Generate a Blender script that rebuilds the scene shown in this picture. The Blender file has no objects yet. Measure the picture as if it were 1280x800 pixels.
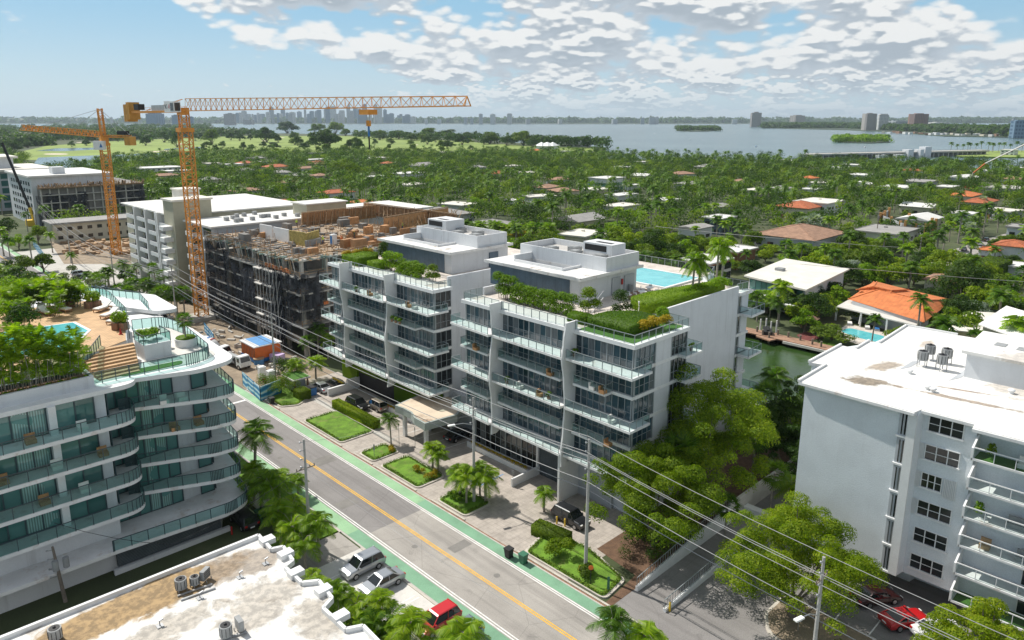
import bpy,bmesh,math,random
import numpy as np
from mathutils import Vector,Matrix
from mathutils.geometry import tessellate_polygon
S=bpy.context.scene
COL=S.collection
RAD=math.radians
PI=math.pi
H=46.0
FPX,PCX,PCY=903.0,620.0,348.0
TH=math.atan(199/FPX);HD=RAD(43.45)
fw=Vector((math.sin(HD)*math.cos(TH),math.cos(HD)*math.cos(TH),-math.sin(TH)))
rt=Vector((math.cos(HD),-math.sin(HD),0));upv=rt.cross(fw)
cd=bpy.data.cameras.new('camera');cam=bpy.data.objects.new('camera',cd);COL.objects.link(cam)
cam.matrix_world=Matrix(((rt.x,upv.x,-fw.x,0),(rt.y,upv.y,-fw.y,0),(rt.z,upv.z,-fw.z,H),(0,0,0,1)))
cd.sensor_width=36;cd.lens=FPX/1280*36
cd.shift_x=20/1280;cd.shift_y=-52/1280
cd.clip_start=0.5;cd.clip_end=60000
S.camera=cam
def at(u,v,z=0.0):
 d=fw*FPX+rt*(u-PCX)-upv*(v-PCY)
 t=(z-H)/d.z
 return(d.x*t,d.y*t,z)
def proj(x,y,z):
 d=Vector((x,y,z-H));k=d.dot(fw)
 if k<1:return None
 return(PCX+FPX*d.dot(rt)/k,PCY-FPX*d.dot(upv)/k,k)
SUNV=Vector((-0.15,0.74,1.0)).normalized()
sl=bpy.data.lights.new('sun','SUN');sun=bpy.data.objects.new('sun',sl);COL.objects.link(sun)
sl.energy=4.5;sl.angle=RAD(0.53);sl.color=(1.0,0.955,0.88)
sun.rotation_mode='QUATERNION';sun.rotation_quaternion=(-SUNV).to_track_quat('-Z','Y')
sun.location=(0,0,300)
S.view_settings.view_transform='Standard';S.view_settings.look='None'
S.view_settings.gamma=1;S.view_settings.use_curve_mapping=False
S.view_settings.exposure=0.22
S.cycles.max_bounces=8;S.cycles.transparent_max_bounces=24
S.cycles.diffuse_bounces=3;S.cycles.glossy_bounces=3;S.cycles.transmission_bounces=4
S.cycles.volume_bounces=0
S.cycles.use_denoising=True
S.cycles.caustics_reflective=False;S.cycles.caustics_refractive=False
S.cycles.sample_clamp_indirect=6
W=bpy.data.worlds.new('World');S.world=W;W.use_nodes=True
nt=W.node_tree;nt.nodes.clear();W.cycles.sampling_method='MANUAL';W.cycles.sample_map_resolution=512
class NT:
 def __init__(s,nt):s.nt=nt
 def n(s,t,**k):
  o=s.nt.nodes.new(t)
  for a,b in k.items():setattr(o,a,b)
  return o
 def l(s,a,b):s.nt.links.new(a,b)
 def _in(s,sock,v):
  if isinstance(v,bpy.types.NodeSocket):s.l(v,sock)
  elif v is not None:sock.default_value=v
 def m(s,op,a,b=None,c=None,clamp=False):
  o=s.n('ShaderNodeMath',operation=op,use_clamp=clamp)
  s._in(o.inputs[0],a);s._in(o.inputs[1],b)
  if c is not None:s._in(o.inputs[2],c)
  return o.outputs[0]
 def vm(s,op,a,b=None):
  o=s.n('ShaderNodeVectorMath',operation=op);s._in(o.inputs[0],a)
  if b is not None:s._in(o.inputs[1],b)
  return o.outputs[1]if op in('LENGTH','DISTANCE','DOT_PRODUCT')else o.outputs[0]
 def noise(s,vec,scale,detail=4,rough=0.55,dist=0.0):
  o=s.n('ShaderNodeTexNoise');s._in(o.inputs['Vector'],vec)
  o.inputs['Scale'].default_value=scale;o.inputs['Detail'].default_value=detail
  o.inputs['Roughness'].default_value=rough;o.inputs['Distortion'].default_value=dist
  return o.outputs[0]
 def sm(s,v,a,b,lo=0.,hi=1.):
  o=s.n('ShaderNodeMapRange',interpolation_type='SMOOTHSTEP')
  s._in(o.inputs[0],v);o.inputs[1].default_value=a;o.inputs[2].default_value=b
  o.inputs[3].default_value=lo;o.inputs[4].default_value=hi
  return o.outputs[0]
 def mix(s,f,a,b,mode='MIX'):
  o=s.n('ShaderNodeMix',data_type='RGBA',blend_type=mode)
  s._in(o.inputs[0],f);s._in(o.inputs[6],a);s._in(o.inputs[7],b)
  return o.outputs[2]
def c4(c):return(c[0],c[1],c[2],1.0)
w=NT(nt)
sky=w.n('ShaderNodeTexSky',sky_type='NISHITA',sun_disc=False)
sky.sun_elevation=math.asin(SUNV.z);sky.sun_rotation=math.atan2(SUNV.x,SUNV.y)
sky.altitude=0;sky.air_density=1.0;sky.dust_density=0.6;sky.ozone_density=2.0
tc=w.n('ShaderNodeTexCoord')
rot=w.n('ShaderNodeVectorRotate',rotation_type='Z_AXIS');w.l(tc.outputs['Generated'],rot.inputs['Vector'])
rot.inputs['Angle'].default_value=HD
sp=w.n('ShaderNodeSeparateXYZ');w.l(rot.outputs[0],sp.inputs[0])
az=w.m('ARCTAN2',sp.outputs[0],sp.outputs[1])
el=w.m('ARCSINE',sp.outputs[2])
elc=w.m('MAXIMUM',el,0.0)
def cv(sx,sy,dz):
 cmb=w.n('ShaderNodeCombineXYZ');w.l(w.m('MULTIPLY',az,sx),cmb.inputs[0]);w.l(w.m('MULTIPLY',w.m('ADD',elc,dz),sy),cmb.inputs[1]);cmb.inputs[2].default_value=3.7;return cmb.outputs[0]
band=w.sm(el,0.035,0.075)
def bill(sx,sy,dz,det):
 v=cv(sx,sy,dz);n1=w.noise(v,1.0,3,0.5,.2);n2=w.noise(v,2.9,6,0.55)
 vo=w.n('ShaderNodeTexVoronoi',feature='F1');w.l(v,vo.inputs['Vector']);vo.inputs['Scale'].default_value=2.4
 vo2=w.n('ShaderNodeTexVoronoi',feature='F1');w.l(v,vo2 .inputs['Vector']);vo2 .inputs['Scale'].default_value=6.0
 p=w.m('ADD',w.m('MULTIPLY',vo.outputs[0],-.22),w.m('MULTIPLY',vo2 .outputs[0],-.16))
 return w.m('ADD',w.m('ADD',n1,w.m('MULTIPLY',w.m('SUBTRACT',n2,.5),.30)),w.m('ADD',p,.185))
def dens(dz):
 return w.m('ADD',w.m('MULTIPLY',bill(7.5,17,dz,5),band),w.m('MULTIPLY',bill(19,52,dz*.6,4),w.m('SUBTRACT',1.0,band)))
d0=dens(0.0);d1=dens(0.006);d2=dens(0.016)
edge=w.m('SUBTRACT',az,w.m('ADD',-0.53,w.m('MULTIPLY',w.m('SUBTRACT',.165,elc),3.0)))
bias=w.sm(edge,-0.06,0.14,-0.24,0.085)
lowl=w.sm(w.m('ABSOLUTE',w.m('ADD',az,.63)),.0,.07,.26,0.0)
lowl=w.m('MULTIPLY',lowl,w.sm(w.m('ABSOLUTE',w.m('SUBTRACT',el,.047)),0.0,.012,1,0))
cov=w.m('ADD',w.m('ADD',d0,bias),lowl)
mask=w.sm(cov,0.405,0.545)
thick=w.sm(cov,0.50,0.68)
lit=w.sm(w.m('ADD',w.m('MULTIPLY',w.m('SUBTRACT',d0,d1),2.0),w.m('MULTIPLY',w.m('SUBTRACT',d0,d2),1.1)),-0.11,0.16)
ccol=w.mix(lit,(5.6,6.3,7.0,1),(9.7,9.8,9.7,1))
ccol=w.mix(w.m('MULTIPLY',thick,w.m('SUBTRACT',0.9,lit),clamp=True),ccol,(4.3,5.0,5.7,1))
hz=w.sm(el,0.004,0.06,1.0,0.0)
high=w.sm(el,.20,.50,1.0,0.10)
mask2=w.m('MULTIPLY',w.m('MULTIPLY',mask,high),w.m('SUBTRACT',1.0,w.m('MULTIPLY',hz,0.42)))
skyb=w.mix(w.sm(el,.17,.50,.78,0.45),sky.outputs[0],w.mix(w.sm(el,.18,.40),w.mix(w.sm(el,0.0,0.16),(6.3,8.2,9.3,1),(3.3,6.5,9.0,1)),(7.6,7.9,8.0,1)))
skyc=w.mix(mask2,skyb,ccol)
bg=w.n('ShaderNodeBackground');w.l(skyc,bg.inputs[0]);bg.inputs[1].default_value=0.080
wo=w.n('ShaderNodeOutputWorld');w.l(bg.outputs[0],wo.inputs[0])
M={}
def mat(name,col,rough=0.8,var=0.12,scale=0.6,metal=0.0,fine=0.0,spec=0.5,streak=0.0,dirt=None,bump=0.0,coat=0.0,island=0.0,obj=False):
 if name in M:return M[name]
 m=bpy.data.materials.new(name);m.use_nodes=True;M[name]=m
 m.node_tree.nodes.clear();t=NT(m.node_tree)
 out=t.n('ShaderNodeOutputMaterial');b=t.n('ShaderNodeBsdfPrincipled');t.l(b.outputs[0],out.inputs[0])
 b.inputs['Roughness'].default_value=rough;b.inputs['Metallic'].default_value=metal
 b.inputs['Specular IOR Level'].default_value=spec
 if coat:b.inputs['Coat Weight'].default_value=coat;b.inputs['Coat Roughness'].default_value=0.05
 geo=t.n('ShaderNodeNewGeometry')
 P=geo.outputs['Position']
 if obj:P=t.n('ShaderNodeTexCoord').outputs['Object']
 c=t.n('ShaderNodeRGB');c.outputs[0].default_value=c4(col);c=c.outputs[0]
 if var:
  n=t.noise(P,scale,5,0.6)
  c=t.mix(1.0,c,t.mix(t.sm(n,0.3,0.7),c4([1-var]*3),c4([1+var]*3)),'MULTIPLY')
 if fine:
  n=t.noise(P,9.0,3,0.6)
  c=t.mix(1.0,c,t.mix(t.sm(n,0.3,0.7),c4([1-fine]*3),c4([1+fine]*3)),'MULTIPLY')
 if streak:
  mp=t.n('ShaderNodeMapping');t.l(P,mp.inputs[0]);mp.inputs['Scale'].default_value=(1.6,1.6,0.12)
  n=t.noise(mp.outputs[0],1.0,5,0.65)
  c=t.mix(t.m('MULTIPLY',t.sm(n,0.52,0.75),streak),c,c4((0.16,0.14,0.12)))
 if dirt:
  dc,amt,sc=dirt
  n=t.noise(P,sc,7,0.68)
  c=t.mix(t.m('MULTIPLY',t.sm(n,0.53,0.68),amt),c,c4(dc))
 if island:
  r=geo.outputs['Random Per Island']
  c=t.mix(1.0,c,t.mix(r,c4([1-island]*3),c4([1+island]*3)),'MULTIPLY')
 t.l(c,b.inputs['Base Color'])
 if bump:
  n=t.noise(P,14.0,4,0.6);bp=t.n('ShaderNodeBump');bp.inputs['Strength'].default_value=bump
  bp.inputs['Distance'].default_value=0.05;t.l(n,bp.inputs['Height']);t.l(bp.outputs[0],b.inputs['Normal'])
 m['_c']=1
 return m
def parts_of(m):
 t=NT(m.node_tree)
 b=[n for n in m.node_tree.nodes if n.type=='BSDF_PRINCIPLED'][0]
 return t,b
def leafmat(name,cols,trans=0.35,rough=0.55):
 m=bpy.data.materials.new(name);m.use_nodes=True;M[name]=m
 m.node_tree.nodes.clear();t=NT(m.node_tree)
 geo=t.n('ShaderNodeNewGeometry');oi=t.n('ShaderNodeObjectInfo')
 ramp=t.n('ShaderNodeValToRGB');r=geo.outputs['Random Per Island']
 f=t.m('ADD',t.m('MULTIPLY',r,0.7),t.m('MULTIPLY',oi.outputs['Random'],0.3))
 big=t.noise(geo.outputs['Position'],0.12,2,0.5)
 f=t.m('ADD',f,t.m('MULTIPLY',t.m('SUBTRACT',big,0.5),0.9))
 t.l(f,ramp.inputs[0])
 e=ramp.color_ramp.elements
 for i,c in enumerate(cols):
  p=i/(len(cols)-1)
  if i<2:x=e[i];x.position=p
  else:x=e.new(p)
  x.color=c4(c)
 ramp.color_ramp.elements[-1].color=c4(cols[-1])
 d=t.n('ShaderNodeBsdfPrincipled');t.l(ramp.outputs[0],d.inputs['Base Color']);d.inputs['Roughness'].default_value=rough
 d.inputs['Specular IOR Level'].default_value=0.18
 tr=t.n('ShaderNodeBsdfTranslucent');t.l(t.mix(1.0,ramp.outputs[0],(1.5,1.7,0.6,1),'MULTIPLY'),tr.inputs[0])
 mx=t.n('ShaderNodeMixShader');mx.inputs[0].default_value=trans
 t.l(d.outputs[0],mx.inputs[1]);t.l(tr.outputs[0],mx.inputs[2])
 out=t.n('ShaderNodeOutputMaterial');t.l(mx.outputs[0],out.inputs[0])
 return m
leafmat('leaf_mid',[(0.036,0.070,0.008),(0.080,0.136,0.012),(0.138,0.203,0.016),(0.215,0.275,0.022)],.42)
leafmat('leaf_dark',[(0.018,0.048,0.008),(0.046,0.092,0.013),(0.086,0.138,0.018)],.40)
leafmat('leaf_bright',[(0.075,0.155,0.008),(0.165,0.280,0.010),(0.290,0.400,0.016)],.42)
leafmat('leaf_olive',[(0.058,0.110,0.007),(0.125,0.200,0.010),(0.215,0.290,0.013),(0.325,0.370,0.018)],.45)
leafmat('leaf_silver',[(0.15,0.19,0.16),(0.27,0.32,0.28),(0.38,0.43,0.39)])
leafmat('leaf_palm',[(0.034,0.088,0.010),(0.080,0.165,0.014),(0.165,0.250,0.022)],0.38,0.45)
leafmat('leaf_palm_lime',[(0.075,0.155,0.010),(0.180,0.300,0.014),(0.340,0.430,0.026)],0.42,0.45)
leafmat('leaf_yellow',[(0.14,0.14,0.010),(0.34,0.27,0.014),(0.55,0.34,0.02)],0.3,0.5)
leafmat('leaf_hedge',[(0.050,0.115,0.006),(0.115,0.210,0.008),(0.200,0.305,0.012)],0.35,0.55)
leafmat('leaf_dry',[(0.14,0.09,0.04),(0.26,0.18,0.08)],0.2,0.8)
mat('white_wall',(0.64,0.655,0.67),0.75,0.04,0.4,fine=0.03,streak=0.22)
mat('white_trim',(0.74,0.745,0.74),0.6,0.04,0.7,fine=0.03,streak=0.06)
mat('grey_paint',(0.44,0.46,0.48),0.7,0.05,0.7)
mat('blue_cladding',(0.075,0.115,0.160),0.45,0.10,0.8,streak=0.05)
mat('deck_ply',(0.30,0.23,0.16),0.9,0.3,0.5,fine=.2,dirt=((.12,.10,.08),.8,.3))
mat('deck_concrete',(0.50,0.48,0.45),0.85,0.10,0.4,fine=0.06,dirt=((0.22,0.19,0.16),0.5,0.35))
mat('slab_white',(0.74,0.74,0.73),0.7,0.06,0.6,dirt=((0.38,0.24,0.14),0.35,0.8))
mat('alu',(0.30,0.33,0.34),0.5,0.05,1,metal=0.2)
mat('steel',(0.42,0.43,0.44),0.45,0.1,1,metal=0.6)
mat('dark_frame',(0.045,0.075,0.085),0.4,0.05,1)
mat('black',(0.015,0.015,0.017),0.6,0.1,1)
mat('asphalt',(0.235,0.222,0.214),0.9,0.12,0.12,fine=0.12)
mat('asphalt_light',(0.345,0.322,0.292),0.9,0.12,0.15,fine=0.10)
mat('bike_green',(0.270,0.450,0.260),0.85,0.12,0.25,fine=0.08,dirt=((0.19,0.30,0.18),0.4,0.3))
mat('bike_green_dark',(0.175,0.335,0.215),0.85,0.12,0.3,fine=0.08)
mat('paint_white',(0.72,0.71,0.68),0.7,0.12,1.2,fine=0.12)
mat('paint_yellow',(0.75,0.42,0.030),0.7,0.12,1.2,fine=0.10)
mat('paint_blue',(0.10,0.28,0.55),0.7,0.12,1.2,fine=0.10)
mat('kerb',(0.50,0.46,0.40),0.85,0.12,0.7,fine=0.08)
mat('concrete',(0.46,0.44,0.40),0.85,0.10,0.4,fine=0.08,dirt=((0.22,0.20,0.17),0.4,0.5))
mat('concrete_dark',(0.20,0.19,0.175),0.9,0.14,0.4,fine=0.08)
mat('pale_concrete',(0.60,0.58,0.54),0.8,0.08,0.5,fine=0.05,streak=0.15)
mat('grass',(0.110,0.220,0.014),0.9,0.28,0.8,fine=0.25,dirt=((0.19,0.19,0.06),0.75,0.5))
mat('earth',(0.28,0.22,0.155),0.95,0.2,0.4,fine=0.15)
mat('bark',(0.17,0.14,0.11),0.9,0.2,2.0,fine=0.15)
mat('palm_bark',(0.30,0.27,0.23),0.9,0.2,2.5,fine=0.15)
mat('pole_wood',(0.20,0.17,0.14),0.9,0.15,2.0,fine=0.12)
mat('pole_concrete',(0.42,0.41,0.39),0.85,0.1,1.0,fine=0.08)
mat('crane_orange',(0.66,0.27,0.035),0.5,0.12,0.6,fine=0.05)
mat('terracotta',(0.42,0.125,0.050),0.85,0.2,0.7,fine=0.15)
mat('terra_orange',(0.60,0.185,0.055),0.8,0.15,0.7,fine=0.10)
mat('terra_brown',(0.34,0.20,0.13),0.85,0.2,0.7,fine=0.15)
mat('roof_grey',(0.30,0.29,0.275),0.9,0.12,0.5,fine=0.10)
mat('roof_white',(0.66,0.65,0.62),0.8,0.06,0.3,fine=0.04,dirt=((0.42,0.38,0.32),0.30,0.12))
mat('roof_cream',(0.66,0.63,0.56),0.8,0.08,0.3,fine=0.05)
mat('cream_wall',(0.58,0.53,0.42),0.8,0.06,0.5,streak=0.2)
mat('tan_wall',(0.42,0.40,0.30),0.8,0.06,0.5,streak=0.15)
mat('wood',(0.42,0.22,0.095),0.7,0.2,1.2,fine=0.15,island=0.3)
mat('wood_pale',(0.38,0.25,0.14),0.75,0.2,1.2,fine=0.15,island=0.4)
mat('wood_fascia',(0.22,0.10,0.055),0.6,0.15,1)
mat('pavers',(0.50,0.42,0.35),0.85,0.10,1.0,fine=0.12)
mat('turf',(0.055,0.155,0.015),0.9,0.15,1.0,fine=0.15)
mat('cushion',(0.78,0.76,0.72),0.9,0.05,1)
mat('plastic_white',(0.75,0.75,0.74),0.5,0.04,1)
mat('red',(0.45,0.02,0.02),0.5,0.1,1)
mat('orange',(0.75,0.17,0.03),0.5,0.1,1)
mat('yellow',(0.75,0.50,0.04),0.5,0.1,1)
mat('blue',(0.03,0.16,0.42),0.5,0.1,1)
mat('hivis',(0.55,0.80,0.08),0.6,0.1,1)
mat('skin',(0.42,0.26,0.18),0.6,0.05,1)
mat('denim',(0.05,0.08,0.15),0.8,0.1,1)
mat('green_metal',(0.04,0.15,0.09),0.5,0.1,1)
mat('mulch',(0.13,0.075,0.045),0.95,0.2,1.5,fine=0.2)
mat('tyre',(0.02,0.02,0.02),0.85,0.1,1)
mat('rim',(0.45,0.45,0.46),0.35,0.05,1,metal=0.8)
mat('lamp_white',(0.85,0.85,0.82),0.3,0.0)
mat('lamp_red',(0.5,0.015,0.01),0.3,0.0)
mat('red_brown',(0.15,0.04,0.035),0.8,0.15,1)
mat('wire',(0.30,0.30,0.30),0.5,0.0)
mat('ac_grey',(0.30,0.31,0.31),0.55,0.12,1.5)
def netmat(name,col,a0,a1):
 m=bpy.data.materials.new(name);m.use_nodes=True;M[name]=m;m.node_tree.nodes.clear();t=NT(m.node_tree);g_=t.n('ShaderNodeNewGeometry')
 tr=t.n('ShaderNodeBsdfTransparent');d=t.n('ShaderNodeBsdfDiffuse');n=t.noise(g_.outputs['Position'],.55,5,.65,.5);t.l(t.mix(t.sm(n,.35,.65),c4([x*.5 for x in col]),c4([x*1.6 for x in col])),d.inputs[0])
 n2=t.noise(g_.outputs['Position'],.3,4,.6);mx=t.n('ShaderNodeMixShader');t.l(t.sm(n2,.38,.62,a0,a1),mx.inputs[0]);t.l(tr.outputs[0],mx.inputs[1]);t.l(d.outputs[0],mx.inputs[2]);o=t.n('ShaderNodeOutputMaterial');t.l(mx.outputs[0],o.inputs[0])
netmat('net',(0.045,0.048,0.055),.96,.35)
def lined(name,col,axis,pitch,w_=0.12,dark=0.55,rough=0.7,var=0.15,both=False,ramp=None):
 m=mat(name,col,rough,var,0.8,fine=0.08);t,b=parts_of(m)
 src=b.inputs['Base Color'].links[0].from_socket
 geo=[n for n in m.node_tree.nodes if n.type=='NEW_GEOMETRY'][0]
 s=t.n('ShaderNodeSeparateXYZ');t.l(geo.outputs['Position'],s.inputs[0])
 def line(ax,p):
  f=t.m('FRACT',t.m('DIVIDE',s.outputs[ax],p));return t.m('LESS_THAN',f,w_)
 k=line(axis,pitch)
 if both:k=t.m('MAXIMUM',k,line(both[0],both[1]))
 c=t.mix(k,src,t.mix(1.0,src,c4([dark]*3),'MULTIPLY'))
 t.l(c,b.inputs['Base Color']);return m
lined('driveway_pavers',(0.40,0.355,0.31),0,0.6,0.10,0.82,both=(1,0.6))
lined('deck_boards',(0.52,0.33,0.17),0,0.28,0.12,0.7)
lined('roof_tiles_white',(0.80,0.79,0.75),1,0.42,0.22,0.72)
lined('louver',(0.10,0.125,0.14),2,0.16,0.45,0.3)
lined('pool_deck_stone',(0.58,0.52,0.46),0,1.2,0.05,0.85,both=(1,1.2))
lined('cladding_panels',(0.080,0.125,0.170),1,1.15,0.035,0.5,rough=0.45)
m=M['asphalt_light'];t,b=parts_of(m)
for nm in('asphalt','asphalt_light'):
 m=M[nm];t,b=parts_of(m);src=b.inputs['Base Color'].links[0].from_socket;geo=[n for n in m.node_tree.nodes if n.type=='NEW_GEOMETRY'][0]
 mp=t.n('ShaderNodeMapping');t.l(geo.outputs['Position'],mp.inputs[0]);mp.inputs['Scale'].default_value=(1.15,.035,1);n=t.noise(mp.outputs[0],1.0,4,.6)
 src=t.mix(t.m('MULTIPLY',t.sm(n,.46,.66),.30),src,c4((.12,.11,.105)))
 n=t.noise(geo.outputs['Position'],.45,6,.7,.8);src=t.mix(t.m('MULTIPLY',t.sm(n,.60,.72),.35),src,c4((.10,.095,.09)))
 vo=t.n('ShaderNodeTexVoronoi',feature='DISTANCE_TO_EDGE');t.l(geo.outputs['Position'],vo.inputs['Vector']);vo.inputs['Scale'].default_value=.11
 src=t.mix(t.m('MULTIPLY',t.m('LESS_THAN',vo.outputs['Distance'],.004),.22),src,c4((.08,.075,.07)));t.l(src,b.inputs['Base Color'])
for nm in('terracotta','terra_orange','terra_brown'):lined(nm,None,0,.45,.3,.72);lined(nm,None,1,.9,.12,.82)
def water(name,deep,light,sc=0.06,rough=0.08,bump=0.25,bs=1.2):
 m=mat(name,deep,rough,0.0);t,b=parts_of(m)
 geo=[n for n in m.node_tree.nodes if n.type=='NEW_GEOMETRY'][0]
 n=t.noise(geo.outputs['Position'],sc,5,0.6,0.6)
 t.l(t.mix(t.sm(n,0.35,0.65),c4(deep),c4(light)),b.inputs['Base Color'])
 n2=t.noise(geo.outputs['Position'],bs,3,0.6);bp=t.n('ShaderNodeBump')
 bp.inputs['Strength'].default_value=bump;bp.inputs['Distance'].default_value=0.15
 t.l(n2,bp.inputs['Height']);t.l(bp.outputs[0],b.inputs['Normal'])
 return m
water('bay_water',(0.060,0.115,0.135),(0.095,0.160,0.175),0.004,0.25,0.22,0.25)
water('canal_water',(0.016,0.040,0.010),(0.034,0.072,0.016),0.06,0.12,0.25,1.2)
water('pool_water',(0.10,0.46,0.50),(0.15,0.55,0.58),0.5,0.05,0.25,2.0)
def glassy(name,c0,c1,rough=0.06,spec=0.6,split=0.5,bright=None):
 "opaque reflective window glass, each pane its own tint (curtain, blind or dark room behind)"
 m=mat(name,c0,rough,0.0,spec=spec);t,b=parts_of(m)
 geo=[n for n in m.node_tree.nodes if n.type=='NEW_GEOMETRY'][0]
 r=geo.outputs['Random Per Island']
 c=t.mix(t.sm(r,split-0.3,split+0.3),c4(c0),c4(c1))
 if bright:
  s_=t.n('ShaderNodeSeparateXYZ');t.l(geo.outputs['Position'],s_.inputs[0]);pl=t.m('FRACT',t.m('MULTIPLY',t.m('ADD',s_.outputs[0],s_.outputs[1]),4.5))
  cc=t.mix(t.sm(t.m('ABSOLUTE',t.m('SUBTRACT',pl,.5)),.1,.4),c4([x*.6 for x in bright]),c4([x*1.25 for x in bright]))
  drawn=t.m('MULTIPLY',t.m('GREATER_THAN',r,0.74),t.m('GREATER_THAN',t.noise(geo.outputs['Position'],.35,1,.5),.44));c=t.mix(drawn,c,cc)
 t.l(c,b.inputs['Base Color']);return m
glassy('glass_blue',(0.018,0.042,0.055),(0.055,0.105,0.130),0.05,0.7,0.5,(0.15,0.17,0.18))
glassy('glass_teal',(0.040,0.120,0.110),(0.110,0.270,0.250),0.05,0.7,0.5,(0.22,0.38,0.35))
glassy('glass_dark',(0.010,0.013,0.014),(0.040,0.048,0.050),0.08,0.6,0.6,(0.14,0.15,0.15))
glassy('glass_mech',(0.02,0.03,0.03),(0.06,0.07,0.07))
def clearglass(name,tint,alpha):
 m=bpy.data.materials.new(name);m.use_nodes=True;M[name]=m
 m.node_tree.nodes.clear();t=NT(m.node_tree)
 tr=t.n('ShaderNodeBsdfTransparent');tr.inputs[0].default_value=c4(tint)
 p=t.n('ShaderNodeBsdfPrincipled');p.inputs['Base Color'].default_value=c4([x*0.35 for x in tint]);p.inputs['Roughness'].default_value=0.05
 p.inputs['Specular IOR Level'].default_value=0.8
 mx=t.n('ShaderNodeMixShader');mx.inputs[0].default_value=alpha
 t.l(tr.outputs[0],mx.inputs[1]);t.l(p.outputs[0],mx.inputs[2])
 o=t.n('ShaderNodeOutputMaterial');t.l(mx.outputs[0],o.inputs[0]);return m
clearglass('rail_glass',(0.66,0.80,0.79),0.09)
clearglass('rail_glass_teal',(0.50,0.72,0.69),0.12)
clearglass('rail_glass_clear',(0.80,0.88,0.87),0.07)
netmat('netting',(0.05,0.053,0.06),.75,.2)
class MB:
 def __init__(s):s.v=[];s.f=[]
 def add(s,vs,fs):
  k=len(s.v);s.v+=[tuple(a)for a in vs];s.f+=[tuple(i+k for i in f)for f in fs];return s
 def box(s,x0,x1,y0,y1,z0,z1):
  if x0>x1:x0,x1=x1,x0
  if y0>y1:y0,y1=y1,y0
  if z0>z1:z0,z1=z1,z0
  return s.add([(x0,y0,z0),(x1,y0,z0),(x1,y1,z0),(x0,y1,z0),(x0,y0,z1),(x1,y0,z1),(x1,y1,z1),(x0,y1,z1)],[(0,3,2,1),(4,5,6,7),(0,1,5,4),(1,2,6,5),(2,3,7,6),(3,0,4,7)])
 def obox(s,cx,cy,z0,lx,ly,lz,a=0):
  c,n=math.cos(a),math.sin(a);vs=[]
  for z in(z0,z0+lz):
   for dx,dy in((-1,-1),(1,-1),(1,1),(-1,1)):
    X,Y=dx*lx/2,dy*ly/2
    vs.append((cx+X*c-Y*n,cy+X*n+Y*c,z))
  return s.add(vs,[(0,3,2,1),(4,5,6,7),(0,1,5,4),(1,2,6,5),(2,3,7,6),(3,0,4,7)])
 def bar(s,p,q,w_,h=None):
  "square bar between two points"
  h=h or w_;p=Vector(p);q=Vector(q);d=(q-p)
  if d.length<1e-6:return s
  d.normalize();a=Vector((0,0,1))if abs(d.z)<0.95 else Vector((1,0,0))
  r=d.cross(a).normalized()*w_/2;u=r.cross(d).normalized()*h/2
  vs=[x+y for x in(p,q)for y in(-r-u,r-u,r+u,-r+u)]
  return s.add(vs,[(0,1,2,3),(7,6,5,4),(0,4,5,1),(1,5,6,2),(2,6,7,3),(3,7,4,0)])
 def tube(s,pts,rs,n=8,cap=True):
  rings=[];k=len(s.v)
  pts=[Vector(p)for p in pts]
  if not hasattr(rs,'__len__'):rs=[rs]*len(pts)
  for i,p in enumerate(pts):
   d=(pts[min(i+1,len(pts)-1)]-pts[max(i-1,0)]).normalized()
   a=Vector((0,0,1))if abs(d.z)<0.9 else Vector((1,0,0))
   r=d.cross(a).normalized();u=r.cross(d).normalized()
   for j in range(n):
    t=2*PI*j/n;s.v.append(tuple(p+(r*math.cos(t)+u*math.sin(t))*rs[i]))
  for i in range(len(pts)-1):
   for j in range(n):
    a=k+i*n+j;b=k+i*n+(j+1)%n
    s.f.append((a,b,b+n,a+n))
  if cap:
   s.f.append(tuple(k+j for j in range(n))[::-1]);s.f.append(tuple(k+(len(pts)-1)*n+j for j in range(n)))
  return s
 def prism(s,poly,z0,z1,top=True,bottom=True):
  n=len(poly);k=len(s.v)
  ar=sum(poly[i][0]*poly[(i+1)%n][1]-poly[(i+1)%n][0]*poly[i][1]for i in range(n))
  if ar<0:poly=poly[::-1]
  s.v+=[(p[0],p[1],z0)for p in poly]+[(p[0],p[1],z1)for p in poly]
  s.f+=[(k+i,k+(i+1)%n,k+n+(i+1)%n,k+n+i)for i in range(n)]
  if n<=4:tris=[tuple(range(n))]
  else:tris=[tuple(t)for t in tessellate_polygon([[Vector((p[0],p[1],0))for p in poly]])]
  for t in tris:
   if n>4:
    a,b,c=[poly[i]for i in t]
    if(b[0]-a[0])*(c[1]-a[1])-(b[1]-a[1])*(c[0]-a[0])<0:t=t[::-1]
   if top:s.f.append(tuple(k+n+i for i in t))
   if bottom:s.f.append(tuple(k+i for i in t)[::-1])
  return s
 def wall(s,pts,z0,z1,th=0.0):
  "vertical strip along a 2D polyline, each panel an island of its own"
  for a,b in zip(pts,pts[1:]):
   s.add([(a[0],a[1],z0),(b[0],b[1],z0),(b[0],b[1],z1),(a[0],a[1],z1)],[(0,1,2,3)])
  return s
 def quad(s,a,b,c,d):return s.add([a,b,c,d],[(0,1,2,3)])
 def sphere(s,c,r,n=10,m=6,sq=(1,1,1)):
  k=len(s.v)
  for i in range(m+1):
   t=PI*i/m
   for j in range(n):
    p=2*PI*j/n
    s.v.append((c[0]+r*sq[0]*math.sin(t)*math.cos(p),c[1]+r*sq[1]*math.sin(t)*math.sin(p),c[2]+r*sq[2]*math.cos(t)))
  for i in range(m):
   for j in range(n):
    a=k+i*n+j;b=k+i*n+(j+1)%n
    s.f.append((a,a+n,b+n,b))
  return s
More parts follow.
